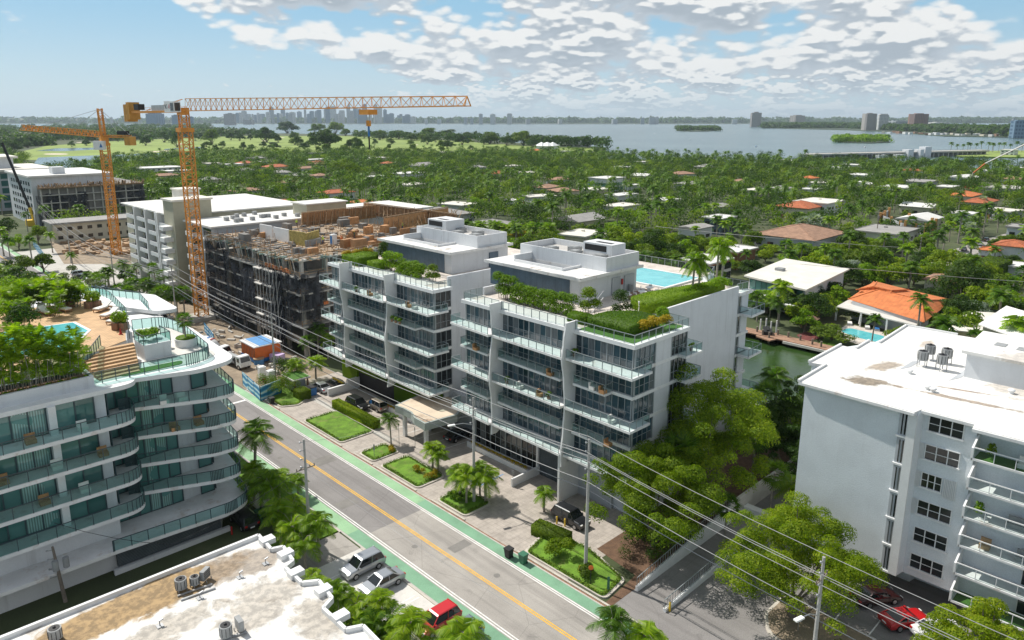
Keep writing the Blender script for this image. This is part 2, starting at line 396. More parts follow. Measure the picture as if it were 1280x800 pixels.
 def each(s,name,m,parent=None,size=8):
  "every box of the collection as an object of its own"
  n=0
  while n<len(s.v):
   q=MB();q.v=s.v[n:n+size];q.f=[tuple(i-n for i in f)for f in s.f if n<=min(f)<n+size];q.build(name,m,parent);n+=size
 def build(s,name,m,parent=None,smooth=False,bevel=0.0):
  if not s.v:return None
  off=Vector((0,0,0));p=parent
  if p is not None:
   off=Vector(p.get('_base',(0,0,0)))
  me=bpy.data.meshes.new(name)
  me.from_pydata([(a[0]-off.x,a[1]-off.y,a[2]-off.z)for a in s.v],[],s.f)
  me.materials.append(M[m]if isinstance(m,str)else m)
  if smooth:me.polygons.foreach_set('use_smooth',[True]*len(me.polygons))
  o=bpy.data.objects.new(name,me);COL.objects.link(o)
  if parent is not None:
   o.parent=parent;o['_base']=tuple(off)
  if bevel:
   b=o.modifiers.new('b','BEVEL');b.width=bevel;b.segments=2;b.limit_method='ANGLE'
  return o
def tag(o,label=None,cat=None,group=None,kind=None):
 if label:o['label']=label
 if cat:o['category']=cat
 if group:o['group']=group
 if kind:o['kind']=kind
 return o
def thing(name,loc,label,cat,group=None):
 "an Empty at the base; parts given in world coordinates"
 o=bpy.data.objects.new(name,None);COL.objects.link(o);o.location=loc;o['_base']=tuple(loc)
 o.empty_display_size=0.5
 return tag(o,label,cat,group)
def solo(mb,name,m,label,cat,group=None,base=None,**k):
 "a thing that is one mesh, its origin at its base"
 xs=[v[0]for v in mb.v];ys=[v[1]for v in mb.v];zs=[v[2]for v in mb.v]
 if base is None:base=((min(xs)+max(xs))/2,(min(ys)+max(ys))/2,min(zs))
 mb.v=[(a[0]-base[0],a[1]-base[1],a[2]-base[2])for a in mb.v]
 o=mb.build(name,m,None,**k);o.location=base
 return tag(o,label,cat,group)
def structure(mb,name,m,**k):return tag(mb.build(name,m,None,**k),kind='structure')
def copy_tree(o,loc=None,rz=None,label=None,parent=None,scale=None,group=None):
 c=o.copy();COL.objects.link(c)
 if parent is not None:c.parent=parent
 for ch in CH.get(o.name,()):copy_tree(ch,parent=c)
 CH[c.name]=list(c.children)if False else[]
 if loc is not None:c.location=loc
 if rz is not None:c.rotation_euler=(0,0,rz)
 if scale is not None:c.scale=(scale,scale,scale)if not hasattr(scale,'__len__')else scale
 if label:c['label']=label
 if group:c['group']=group
 return c
CH={}
def register(o):
 CH[o.name]=list(o.children)
 for c in o.children:register(c)
def remove_tree(o):
 for c in list(o.children):remove_tree(c)
 bpy.data.objects.remove(o)
def rounded(poly,rads,n=8):
 "round the corners of a 2D polygon"
 out=[];N=len(poly)
 for i in range(N):
  p0=Vector(poly[i-1]);p1=Vector(poly[i]);p2=Vector(poly[(i+1)%N]);r=rads[i]
  if r<=0:out.append(tuple(p1));continue
  a=(p0-p1).normalized();b=(p2-p1).normalized()
  ang=a.angle(b);t=min(r/math.tan(ang/2),(p0-p1).length*0.49,(p2-p1).length*0.49)
  A=p1+a*t;B=p1+b*t
  for k in range(n+1):
   s=k/n;out.append(tuple(A*(1-s)**2+p1*2*s*(1-s)+B*s*s))
 return out
def railing(parent,pts,z,h=1.05,post=1.3,metal='alu',glass='rail_glass',label=None,top=0.06,pt=0.07,glass_parent=True):
 "glass balustrade along a 2D polyline: top rail and posts, with the panes as a sub-part"
 f=MB();gl=MB()
 for a,b in zip(pts,pts[1:]):
  L=math.hypot(b[0]-a[0],b[1]-a[1]);n=max(1,round(L/post))
  f.bar((a[0],a[1],z+h),(b[0],b[1],z+h),top,top*1.2)
  for i in range(n):
   t=i/n;f.bar((a[0]+(b[0]-a[0])*t,a[1]+(b[1]-a[1])*t,z),(a[0]+(b[0]-a[0])*t,a[1]+(b[1]-a[1])*t,z+h),pt)
  gl.add([(a[0],a[1],z+0.06),(b[0],b[1],z+0.06),(b[0],b[1],z+h-0.05),(a[0],a[1],z+h-0.05)],[(0,1,2,3)])
 f.bar((pts[-1][0],pts[-1][1],z),(pts[-1][0],pts[-1][1],z+h),pt)
 return f,gl
rnd=random.Random(7)
nr=np.random.default_rng(5)
def pxpoly(pts,z=0.0):return[at(u,v,z)[:2]for u,v in pts]
b=MB();b.box(-45000,45000,-3000,60000,-1.4,-1.0);structure(b,'bay_water','bay_water')
shore=[(1500,222),(1280,214),(1230,210),(1180,208),(1060,206),(960,204),(860,201),(757,198),(757,184),(700,180.5),(640,178),(600,173),(500,170),(430,168),(330,166.5),(200,165.5),(-100,165)]
land=[(-900,-250),(108,-250),(108,235),(148,235),(148,-250),(900,-250)]+pxpoly(shore)+[(-3500,3500),(-1800,300)]
gm=mat('ground_mat',(0.060,0.078,0.030),0.95,0.3,0.05,fine=0.2,dirt=((0.16,0.135,0.09),0.5,0.05))
b=MB();b.prism(land,-2.0,0.0);structure(b,'ground','ground_mat')
b=MB();b.box(108.02,147.98,-250,234.98,-1.3,-0.9);structure(b,'canal_water','canal_water')
b=MB();b.box(107.6,108.0,-200,235,-1.2,0.25);b.box(148.0,148.5,-200,235,-1.2,0.25);structure(b,'canal_wall','concrete')
mat('golf_grass',(0.215,0.285,0.060),0.95,0.14,0.012,fine=0.1,dirt=((0.120,0.185,0.035),0.7,0.004))
golf=pxpoly([(10,193),(60,182),(150,176),(300,170),(430,170),(520,173),(640,181),(700,183),(742,185),(742,189),(640,190),(560,191),(480,192),(330,194),(230,197),(120,200),(20,200)])
b=MB();b.prism(golf,-0.5,0.03);structure(b,'golf_course_grass','golf_grass')
mat('sand',(0.55,0.48,0.36),0.95,0.06,0.5)
b=MB()
for u,v,a,c in((70,192.6,16,1.0),(192,189.6,5,.8),(200,189.3,4,.6),(207,188.5,5,.7),(330,176,3,.4),(160,181,5,.4),(100,178,5,.4),(225,180,4,.5),(352,172,4,.4),(240,177,3,.3),(186,178.6,3,.4),(452,176,3,.3),(520,181,3,.4),(590,186,4,.3)):
 b.prism(pxpoly([(u+a*math.cos(t*PI/5),v+c*math.sin(t*PI/5))for t in range(10)]),-.2,0.06)
structure(b,'golf_bunkers','sand')
b=MB()
b.prism(rounded(pxpoly([(35,214),(48,197),(120,194.2),(225,190.2),(238,192),(215,197),(130,203),(85,213)]),[8]*8,4),-.3,0.07)
b.prism(rounded(pxpoly([(44,188.5),(70,185.5),(118,184.5),(118,187),(80,189)]),[6]*5,4),-.3,0.07)
b.prism(pxpoly([(205,186.2),(252,183.5),(252,184.7),(206,187.5)]),-.3,0.07)
water('lake_water',(0.07,0.11,0.13),(0.12,0.17,0.19),0.01,0.15,0.3,0.5)
structure(b,'golf_lake','lake_water')
mat('far_land',(0.040,0.062,0.030),0.95,0.3,0.01,fine=0.1)
b=MB();b.prism(pxpoly([(1900,176),(1280,171.8),(1180,170.3),(1105,164.5),(1060,162.6),(960,160.2),(960,154.8)])+[(4500,5200),(9000,4200)],-2,0.5)
structure(b,'far_shore_land','far_land')
b=MB();b.prism(pxpoly([(960.3,154.9),(700,154.6),(300,154.8),(-300,154.6)])+[(-9000,9000),(-9000,32000),(32000,32000),(32000,4000),(7000,4600)],-2,0.4)
structure(b,'mainland','far_land')
b=MB();b.prism(pxpoly([(846,163.4),(850,160.6),(870,159.3),(893,160.2),(899,162.6),(885,164.2),(862,164.4)]),-2,0.3)
b.prism(pxpoly([(1040,175.8),(1045,172),(1075,171),(1105,174),(1113,177.5),(1090,178.8),(1055,178)]),-2,0.3)
structure(b,'mangrove_island_ground','far_land')
b=MB();b.prism(pxpoly([(1185,192),(1200,189),(1300,188.4),(1420,190),(1420,197),(1260,196.6),(1200,195.8)]),-2,0.4)
structure(b,'causeway_spit_ground','golf_grass')
YS=63.6
b=MB();b.box(38.3,49.9,YS,2200,-0.3,0.008);structure(b,'street','asphalt')
b=MB();b.box(38.3,49.9,-60,YS,-0.3,0.008);structure(b,'street_resurfaced','asphalt_light')
b=MB()
for x0,x1 in((38.45,40.0),(48.25,49.65)):b.box(x0,x1,YS+1.5,700,-0.2,0.014)
structure(b,'bike_lane','bike_green')
b=MB()
for x0,x1 in((38.45,40.0),(48.25,49.65)):b.box(x0,x1,-60,YS+1.5,-0.2,0.014)
structure(b,'bike_lane_near','bike_green_dark')
b=MB()
for x in(40.12,40.42,47.80,48.06):b.box(x,x+0.13,-60,500,-0.1,0.020)
b.box(44.8,47.8,111.3,111.9,-0.1,0.021)
structure(b,'road_edge_lines','paint_white')
b=MB()
for x in(43.98,44.24):b.box(x,x+0.13,-60,111,-0.1,0.020)
for x in(43.98,44.24):b.box(x,x+0.13,122,500,-0.1,0.020)
structure(b,'centre_lines','paint_yellow')
b=MB()
for x,y in((42.0,88),(46.2,72.5),(42.6,58),(46.0,101),(45.6,48)):b.prism([(x+.35*math.cos(a*PI/6),y+.35*math.sin(a*PI/6))for a in range(12)],-.05,.018)
structure(b,'manhole_covers','concrete_dark')
b=MB()
for x0_,x1_,y0_,y1_ in((44.6,47.4,82,84.2),(40.9,43.4,70.2,72),(45,47.5,54.0,55.3)):b.box(x0_,x1_,y0_,y1_,-.05,.0135)
structure(b,'asphalt_patches','concrete_dark')
b=MB();b.box(49.66,49.92,-60,116,-0.2,0.026);b.box(38.2,38.42,-60,120,-.2,.026);structure(b,'gutter','concrete')
mat('rust_gutter',(0.26,0.125,0.06),0.9,0.35,1.2,fine=0.2)
b=MB();b.box(49.84,49.97,30,114,-0.2,0.031);structure(b,'gutter_stain_strip','rust_gutter')
b=MB()
for y0,y1 in((20,49.5),(58.2,64.5),(67.6,76.6),(77.4,81.8),(85.2,97.3),(104,116)):b.box(49.98,50.22,y0,y1,-0.2,0.14)
for y0,y1 in((66,96),(100,240)):b.box(38.0,38.2,y0,y1,-.2,.14)
b.box(38.0,38.2,20,61.8,-.2,.10)
structure(b,'kerb','kerb')
b=MB();b.box(50.0,66.5,42.5,113,-0.2,0.024);structure(b,'forecourt_paving','driveway_pavers')
b=MB()
for y in(98.6,84.1):b.box(55.9,57.0,y-2.4,y+6,-.1,0.030)
b.box(57.0,57.12,97,110,-.1,.031)
b.box(50.3,60,82.2,82.4,-.1,.031)
structure(b,'forecourt_bands','concrete')
b=MB()
for k in range(6):b.bar((59.5,87.5-k*2.6,.033),(64.4,87.0-k*2.6,.033),0.12,0.006)
structure(b,'parking_lines','paint_white')
b=MB();b.bar((57.0,66.4,.034),(61.2,66.6,.034),0.14,0.006);b.bar((56.8,63.0,.034),(61.2,63.2,.034),0.14,0.006);b.bar((56.9,63,.034),(56.9,66.4,.034),.14,.006)
structure(b,'accessible_bay_lines','paint_blue')
b=MB();b.box(50.0,66,113,196,-0.2,0.018);structure(b,'construction_yard','earth')
b=MB();b.box(50,66,196,300,-.2,.016);structure(b,'far_forecourt','concrete')
b=MB();b.box(50.0,106,-60,37,-0.2,0.012);structure(b,'car_park','asphalt')
b=MB()
for y in(15.2,18.2,21.2,12.2):b.box(63.5,68.5,y,y+.12,-.1,.02)
structure(b,'car_park_lines','paint_white')
b=MB();b.box(30.0,38.0,-40,61.8,-0.2,0.020);structure(b,'parking_pavement','pale_concrete')
b=MB();b.box(29.5,38.0,61.8,66.2,-.2,0.022);structure(b,'driveway','asphalt_light')
b=MB();b.box(33.5,35.3,66.2,130,-.2,0.10);b.box(35.3,38,69.5,71,-.2,.10);structure(b,'pavement','concrete')
b=MB();b.box(35.4,36.9,69.6,70.9,-.1,.112);structure(b,'tactile_strip','paint_yellow')
b=MB();b.box(35.3,38,66.4,69.5,-.2,.12);b.box(35.3,38,71,96,-.2,.12);b.box(30.3,33.5,66.4,71,-.2,.12);b.box(35.3,38.0,100,108,-.2,.12);structure(b,'verge_grass','grass')
b=MB()
for y in(59.3,56.6,53.9,51.2,50.7,48.2,45.5,42.8):b.box(31.0,37.6,y,y+.12,-.1,.026)
structure(b,'bay_lines','paint_white')
b=MB();b.box(0,38,96,240,-.2,.014);structure(b,'side_street_paving','asphalt_light')
b=MB();b.box(49.9,78,196,203,-.1,.019);structure(b,'side_lane','asphalt_light')
b=MB()
def road(p,q,w_=6.5):
 p=Vector(p[:2]);q=Vector(q[:2]);d=(q-p).normalized();n=Vector((-d.y,d.x))*w_/2
 b.prism([tuple(p+n),tuple(q+n),tuple(q-n),tuple(p-n)],-.2,.016)
road(at(1195,318),at(1275,292),8);road(at(1225,330),at(1060,330),6)
road(at(690,272),at(800,308),6);road(at(500,250),at(300,262),6)
structure(b,'neighbourhood_road','asphalt_light')
def island(poly,label,hedge_sides=True,grp='planted beds along the forecourt'):
 c=(sum(p[0]for p in poly)/len(poly),sum(p[1]for p in poly)/len(poly))
 po=rounded(poly,[0.8]*len(poly),5)
 sh=lambda k:[(c[0]+(x-c[0])*k,c[1]+(y-c[1])*k)for x,y in po]
 t=thing('planted_bed',(c[0],c[1],0.02),label,'planted bed',grp)
 b=MB();b.prism(po,0.0,0.16);b.build('kerb','kerb',t)
 pi=rounded([(c[0]+(x-c[0])*(1-.28/max(.5,math.hypot(x-c[0],y-c[1]))*1.3),c[1]+(y-c[1])*(1-.28/max(.5,math.hypot(x-c[0],y-c[1]))*1.3))for x,y in poly],[0.6]*len(poly),5)
 b=MB();b.prism(pi,0.05,0.20);b.build('lawn','grass',t)
 return t,pi
def glazing(parent,p,q,z0,z1,step=0.95,glass='glass_blue',frame='alu',out=(0,0),trans=True,mw=0.07,wname='window',thick_every=4):
 "run of tall panes between two plan points; 'window' part with its 'pane' sub-part"
 f=MB();g=MB()
 L=math.hypot(q[0]-p[0],q[1]-p[1]);n=max(1,round(L/step));ox,oy=out
 lerp=lambda t,k=0:(p[0]+(q[0]-p[0])*t+ox*k,p[1]+(q[1]-p[1])*t+oy*k)
 for i in range(n):
  a=lerp(i/n);b=lerp((i+1)/n)
  g.add([(a[0],a[1],z0),(b[0],b[1],z0),(b[0],b[1],z1),(a[0],a[1],z1)],[(0,1,2,3)])
 for i in range(n+1):
  a=lerp(i/n,0.04);w2=0.16 if(thick_every and i%thick_every==0)else mw
  f.bar((a[0],a[1],z0),(a[0],a[1],z1),w2,w2)
 if trans:
  a=lerp(0,.03);b=lerp(1,.03);zz=z0+(z1-z0)*0.38
  f.bar((a[0],a[1],zz),(b[0],b[1],zz),.05)
 for zz in(z0+.04,z1-.04):
  a=lerp(0,.03);b=lerp(1,.03);f.bar((a[0],a[1],zz),(b[0],b[1],zz),.08)
 w_=f.build(wname,frame,parent);g.build('pane',glass,w_)
 return w_
def balcony(parent,poly,z,rail_pts,slab='slab_white',th=0.28,metal='alu',glass='rail_glass',h=1.05,floor=None,post=1.3,rail_z=0.02):
 b=MB();b.prism(poly,z-th,z);s=b.build('balcony',slab,parent)
 f,g=railing(s,rail_pts,z+rail_z,h,metal=metal,glass=glass,post=post)
 r=f.build('railing',metal,s)
 if r is not None:
  g.build('glass_panel',glass,s)
 return s
ZL=[6.65,9.70,12.75,15.80,18.85];ZR=21.9
def condo(label,ys,xf,side_end,wallY,wallX,rearX,fins,fin_x,parapet):
 y0,y1,y2,y3=ys
 t=thing('condo_block',(xf,(y0+y3)/2,0),label,'apartment building')
 poly=[(xf+.35,y0+.12),(side_end,y0+.12),(side_end,wallY),(rearX,wallY),(rearX,y3-.12),(xf+.35,y3-.12)]
 b=MB();b.prism(poly,6.3,ZR-.1);b.prism([(xf+2.1,y0+.5),(side_end-.2,y0+.5),(side_end-.2,wallY+.2),(rearX,wallY+.2),(rearX,y3-.3),(xf+2.1,y3-.3)],-.2,6.3)
 b.box(xf+4.1,xf+7.3,y0-.03,y0+.3,0,ZR)if side_end-xf>6 else None
 b.build('wall','white_wall',t)
 b=MB();b.box(wallX[0],wallX[1],wallY-.12,wallY+.18,0,parapet[0]);b.box(xf+(3.6 if parapet[1]>22.5 else 5),rearX,y3-.2,y3+.1,0,parapet[1])
 b.each('gable_wall','white_wall',t)
 b=MB()
 for z in ZL:
  b.box(xf,xf+.5,y0,y3,z-.38,z);b.box(xf+.5,side_end+.05,y0-.05,y0+.2,z-.38,z)
 b.build('floor_edge','slab_white',t)
 b=MB();b.box(xf-.35,xf+.8,y0-.3,y3+.2,ZR-.45,ZR+.03);b.box(xf+.8,side_end+.15,y0-.3,y0+.5,ZR-.45,ZR+.03)
 b.build('roof_edge','white_trim',t)
 b=MB();b.prism([(xf+.8,y0+.5),(side_end+.1,y0+.5),(side_end+.1,wallY+.1),(rearX-.1,wallY+.19),(rearX-.1,y3-.2),(xf+.8,y3-.2)],ZR-.1,ZR+.02)
 b.build('roof_deck','pool_deck_stone',t)
 segs=[(y0+.1,y1),(y1,y2),(y2,y3-.1)]
 for z,ztop in zip(ZL,ZL[1:]+[ZR]):
  for a,c in segs:
   glazing(t,(xf+.28,a+.15),(xf+.28,c-.1),z+.02,ztop-.40,0.92,out=(-1,0))
  if side_end-xf>6:
   glazing(t,(xf+.3,y0+.06),(xf+4.1,y0+.06),z+.02,ztop-.40,0.95,out=(0,-1))
   glazing(t,(xf+7.3,y0+.06),(side_end,y0+.06),z+.02,ztop-.40,0.85,out=(0,-1),glass='glass_dark')
  else:
   glazing(t,(xf+.3,y0+.06),(side_end,y0+.06),z+.02,ztop-.40,1.1,out=(0,-1),glass='glass_dark')
 for(yc,offs)in zip((y1,y2),fins):
  zs=[5.0,6.6,9.7,12.7,15.8,18.8,20.8,22.95]
  pr=[(fin_x+o,z)for o,z in zip(offs,zs)]
  b=MB();fine=[]
  for(xa,za),(xb,zb)in zip(pr,pr[1:]):
   for k in range(4):
    s=k/4;s2=s*s*(3-2*s);fine.append((xa+(xb-xa)*s2,za+(zb-za)*s))
  fine.append(pr[-1])
  for(xa,za),(xb,zb)in zip(fine,fine[1:]):
   ia=xf+.34 if za>6.2 else xa+1.0;ib=xf+.34 if zb>6.2 else xb+1.0
   if za<6.2:ia=xa+.9;ib=min(xf+.34,xb+1.6)
   y_=yc-.11;Y_=yc+.11
   b.add([(xa,y_,za),(ia,y_,za),(ib,y_,zb),(xb,y_,zb),(xa,Y_,za),(ia,Y_,za),(ib,Y_,zb),(xb,Y_,zb)],[(0,1,2,3),(7,6,5,4),(0,3,7,4),(1,5,6,2)])
  xa,za=fine[-1];b.quad((xa,yc-.11,za),(xf+.34,yc-.11,za),(xf+.34,yc+.11,za),(xa,yc+.11,za))
  xa,za=fine[0];b.quad((xa,yc-.11,za),(xa,yc+.11,za),(xa+.9,yc+.11,za),(xa+.9,yc-.11,za))
  b.build('fin','white_trim',t)
 X1=fin_x+.05
 for i,z in enumerate(ZL):
  if i%2==0:
   e=.0 if i else .2
   balcony(t,[(X1,y0-1.35),(xf+1.7,y0-1.35),(xf+1.7,y0+.1),(xf+.02,y0+.1),(xf+.02,y1-.17),(X1+.25,y1-.17)],z-.02,[(X1+.28,y1-.3),(X1+.08,y0-1.25),(xf+1.62,y0-1.25),(xf+1.62,y0-.05)])
   balcony(t,[(X1-.1,y1+.17),(xf+.02,y1+.17),(xf+.02,y2-.17),(X1+.2,y2-.17)],z-.02,[(X1+.24,y2-.3),(X1-.02,y1+.3)])
   balcony(t,[(X1-.1,y2+.17),(xf+.02,y2+.17),(xf+.02,y3+.9),(X1+.35,y3+.9)],z-.02,[(xf,y3+.82),(X1+.43,y3+.82),(X1-.02,y2+.3)])
  else:
   balcony(t,[(xf-1.25,y1-.9),(xf+.02,y1-.9),(xf+.02,y0+2.7),(xf-1.45,y0+2.7)],z-.02,[(xf,y1-.96),(xf-1.17,y1-.96),(xf-1.38,y0+2.76),(xf,y0+2.76)])
   balcony(t,[(xf-1.15,y2-.5),(xf+.02,y2-.5),(xf+.02,y1+.9),(xf-1.5,y1+.9)],z-.02,[(xf,y2-.56),(xf-1.07,y2-.56),(xf-1.43,y1+.96),(xf,y1+.96)])
   balcony(t,[(xf-1.1,y3-.4),(xf+.02,y3-.4),(xf+.02,y2+1.2),(xf-1.4,y2+1.2)],z-.02,[(xf,y3-.46),(xf-1.03,y3-.46),(xf-1.33,y2+1.26),(xf,y2+1.26)])
 return t
S_=condo('large white condominium block with wavy fins and rooftop pool, centre of photo',(44.4,52.9,65.4,72.8),62.9,73.5,48.7,(73.4,93.4),96.6,([0.1,0.0,0.35,0.55,0.3,-.15,.1,.45],[0.3,.45,.35,-.05,.1,.5,.3,.1]),60.75,(22.95,23.0))
b=MB();b.box(62.9,96.6,44.6,44.9,-.1,0.0)
for z,zt in zip(ZL,ZL[1:]+[ZR]):
 glazing(S_,(93.5,48.62),(96.6,48.9),z+.02,zt-.4,1.0,out=(0,-1),glass='glass_dark')
b=MB()
for z in ZL:b.box(93.4,96.8,48.5,48.75,z-.38,z)
b.box(93.3,96.9,48.3,49.4,ZR-.4,ZR+.05);b.build('floor_edge','slab_white',S_)
for i,z in enumerate((6.65,12.75,18.85)):
 balcony(S_,[(93.9,46.6),(98.2,46.8),(98.2,49.6),(93.9,48.7)],z,[(94.0,48.6),(94.0,46.7),(98.1,46.9),(98.1,49.5)])
for z,l in((18.85,2.4),(15.8,2.0),(9.7,2.2)):
 balcony(S_,[(71.6,44.3),(71.6,43.2),(75.2,43.2),(75.2,48.5),(73.6,48.5),(73.6,44.3)],z-.02,[(71.7,44.3),(71.7,43.28),(75.1,43.28),(75.1,46.9)])
b=MB();b.box(73.8,74.8,48.50,48.6,19.9,21.4);b.build('window','glass_dark',S_)
f,g=railing(None,[(94,49.2),(62.78+34,49.0),(96.8,55)],ZR+.05,1.1)
f.build('railing','alu',S_);g.build('glass_panel','rail_glass',S_)
f,g=railing(None,[(62.75,72.6),(62.75,65.65)],ZR+.03,1.1);f.build('railing','alu',S_);g.build('glass_panel','rail_glass_clear',S_)
f,g=railing(None,[(62.75,65.2),(62.75,53.1)],ZR+.03,1.1);f.build('railing','alu',S_);g.build('glass_panel','rail_glass_clear',S_)
f,g=railing(None,[(62.75,52.7),(62.75,44.3),(73.5,44.3),(73.5,48.4)],ZR+.03,1.1);f.build('railing','alu',S_);g.build('glass_panel','rail_glass_clear',S_)
f,g=railing(None,[(63,72.8),(66.3,72.8)],ZR+.03,1.1);f.build('railing','alu',S_);g.build('glass_panel','rail_glass_clear',S_)
b=MB();b.prism([(63.1,44.7),(73.2,44.7),(73.2,47.8),(67,48.6),(64.6,52.5),(63.1,52.5)],ZR,ZR+.06);b.build('roof_lawn','turf',S_)
b=MB();b.box(63.2,66,54,71,ZR,ZR+.07);b.build('roof_paving','roof_white',S_)
glazing(S_,(64.85,60.3),(64.85,72.6),0.3,6.1,1.05,out=(-1,0),glass='glass_dark',thick_every=3)
b=MB();b.box(64.7,64.95,54.5,60.0,0,5.4);b.build('garage_door','louver',S_)
b=MB();b.box(61.2,65.0,44.5,72.8,6.2,6.35);b.box(64.6,65.0,48,54.4,0,6.2);b.build('soffit','grey_paint',S_)
b=MB();b.box(61,64.6,53.2,53.5,0,6.2);b.box(64.4,64.9,60.0,60.3,0,6.2);b.each('pillar','white_trim',S_)
b=MB();b.box(63.2,63.5,60.8,72.8,0,.75);b.box(59.6,66.0,59.9,60.15,0,1.15);b.each('planter_wall','white_trim',S_)
N_=condo('white condominium block with wavy fins standing beside the construction site',(79.9,89.3,101.9,108.3),63.2,66.5,80.5,(66.4,96),96,([0.1,0.35,.0,-.1,.3,.5,.3,.15],[.5,.45,.35,.5,.4,-.05,.05,.1]),61.05,(23.3,22.3))
for ys in((79.8,89.1),(89.5,101.7),(102.1,108.2)):
 f,g=railing(None,[(63.05,ys[1]),(63.05,ys[0])]+([(66.4,79.75)]if ys[0]<80 else[]),ZR+.03,1.1)
 f.build('railing','alu',N_);g.build('glass_panel','rail_glass_clear',N_)
f,g=railing(None,[(63.1,108.2),(78,108.2)],ZR+.03,1.1);f.build('railing','alu',N_);g.build('glass_panel','rail_glass_clear',N_)
b=MB();b.box(64,67,83,101,ZR,ZR+.07);b.build('roof_paving','roof_white',N_)
b=MB();b.box(64.6,65.0,92.5,97.5,3.4,6.2);b.box(64.6,65.0,80.3,92.5,0.9,6.2);b.box(64.6,65.0,103.5,108.3,.9,6.2);b.box(64.6,65,97.5,103.5,3.2,6.2)
b.build('living_wall','leaf_hedge',N_)
b=MB();b.box(61.6,65.2,80.2,108.3,6.2,6.36);b.build('soffit','grey_paint',N_)
b=MB();b.box(65.05,65.2,92.5,103.5,0,3.3);b.build('garage_door','black',N_)
b=MB();b.box(62.6,65.2,103.4,103.8,0,2.0);b.box(58.8,62.6,103.4,103.8,0,1.3);b.box(62.4,62.8,80.5,92.0,0,.9);b.each('planter_wall','white_trim',N_)
def penthouse(t,X0,X1,Y0,Y1,wellY,mX,mY,boxes):
 zc=25.2
 wq0,wq1=X0+2.4,mX[0]-.02;wz0,wz1=wellY
 b=MB();b.box(X0+.9,wq0,Y0+.9,Y1-.6,ZR,zc);b.box(wq1,X1-.4,Y0+.9,Y1-.6,ZR,zc);b.box(wq0,wq1,Y0+.9,wz0,ZR,zc);b.box(wq0,wq1,wz1,Y1-.6,ZR,zc)
 b.build('penthouse','white_wall',t)
 b=MB();b.box(X0+.78,X0+.9,Y0+2.6,Y1-.6,ZR+.05,zc);b.build('cladding','cladding_panels',t)
 r=MB();wx0,wx1=X0+2.4,mX[0]-.02;wy0,wy1=wellY
 r.box(X0,wx0,Y0,Y1,zc,zc+.34);r.box(wx1,X1,Y0,Y1,zc,zc+.34);r.box(wx0,wx1,Y0,wy0,zc,zc+.34);r.box(wx0,wx1,wy1,Y1,zc,zc+.34)
 r.box(X0,X1,Y0-.0,Y0+.15,zc+.34,zc+.42);r.box(X0,X0+.15,Y0,Y1,zc+.34,zc+.42)
 r.build('penthouse_roof','deck_white',t)
 b=MB();b.box(wx0,wx1,wy0,wy1,ZR+.05,ZR+.2);b.build('light_well','grey_paint',t)
 b=MB();b.box(wx0-.1,wx0+.08,wy0,wy1,zc+.34,zc+.75);b.box(wx0,wx1,wy0-.1,wy0+.08,zc+.34,zc+.7);b.box(wx0,wx1,wy1-.1,wy1+.1,zc+.34,zc+1.3)
 b.build('light_well_kerb','white_trim',t)
 b=MB();z1=27.5;x0,x1=mX;y0,y1=mY;w_=.22
 b.box(x0,x1,y0,y0+w_,zc+.3,z1);b.box(x0,x1,y1-w_,y1,zc+.3,z1);b.box(x0,x0+w_,y0+w_,y1-w_,zc+.3,z1);b.box(x1-w_,x1,y0+w_,y1-w_,zc+.3,z1)
 b.build('plant_screen','white_wall',t)
 for k in range(5):
  q=MB();ax=x0+1.3+(k%2)*2.6;ay=y0+2+k*2.3;q.box(ax,ax+1.6,ay,ay+1.5,z1-.9,z1-.15);q.box(ax+.2,ax+1.4,ay+.2,ay+1.3,z1-.15,z1-.08);q.build('cooling_unit','ac_grey',t)
 b=MB();b.box(x0+w_,x1-w_,y0+w_,y1-w_,zc+.3,z1-.9);b.build('plant_deck','deck_concrete',t)
 b=MB()
 for bx in boxes:b.box(*bx)
 b.build('stair_housing','white_wall',t)
 b=MB();bx=boxes[0];b.box(bx[0]-.03,bx[0],bx[2]+1.0,bx[3]-.3,bx[5]-1.1,bx[5]-.25);b.box(bx[0]+.8,bx[0]+1.6,bx[2]+.8,bx[3]-1.6,bx[5],bx[5]+.03);b.build('louvre','black',t)
mat('deck_white',(0.70,0.69,0.67),0.8,0.08,0.4,fine=0.05,dirt=((0.26,0.21,0.15),0.8,0.28))
penthouse(S_,71.4,85.4,59.3,78.0,(64.5,74.0),(77.5,85.0),(59.9,76.4),[(80.5,83.6,61.3,66.5,25.5,28.7)])
penthouse(N_,71.2,85.0,85.5,105.6,(91.5,101.0),(77.3,84.0),(86.0,102.1),[(79.0,83.2,96.0,101.0,25.5,28.8)])
b=MB();b.box(79.2,81.0,60.02,60.15,ZR,24.4);b.build('door','grey_paint',S_)
b=MB();b.box(82.0,84.3,60.02,60.15,ZR,24.4);b.build('door','grey_paint',S_)
b=MB();b.box(80.2,82.2,86.2,86.36,ZR,24.4);b.build('door','cladding_panels',N_)
b=MB();b.box(81.3,81.6,59.98,60.1,23.2,24.0);b.build('alarm_box','red',S_)
b=MB();pw=(88.2,97.4,57.4,68.4)
b.box(pw[0]-.4,pw[1]+.4,pw[2]-.4,pw[2],ZR,ZR+.3);b.box(pw[0]-.4,pw[1]+.4,pw[3],pw[3]+.4,ZR,ZR+.3)
b.box(pw[0]-.4,pw[0],pw[2],pw[3],ZR,ZR+.3);b.box(pw[1],pw[1]+.4,pw[2],pw[3],ZR,ZR+.3)
p_=b.build('swimming_pool','white_trim',S_)
b=MB();b.box(*pw,ZR,ZR+.2);b.build('pool_water','pool_water',p_)
b=MB();b.prism([(96.5,55.5),(103,58),(103,74),(96.5,74)],-.5,ZR)
b.build('rear_wing','white_wall',S_)
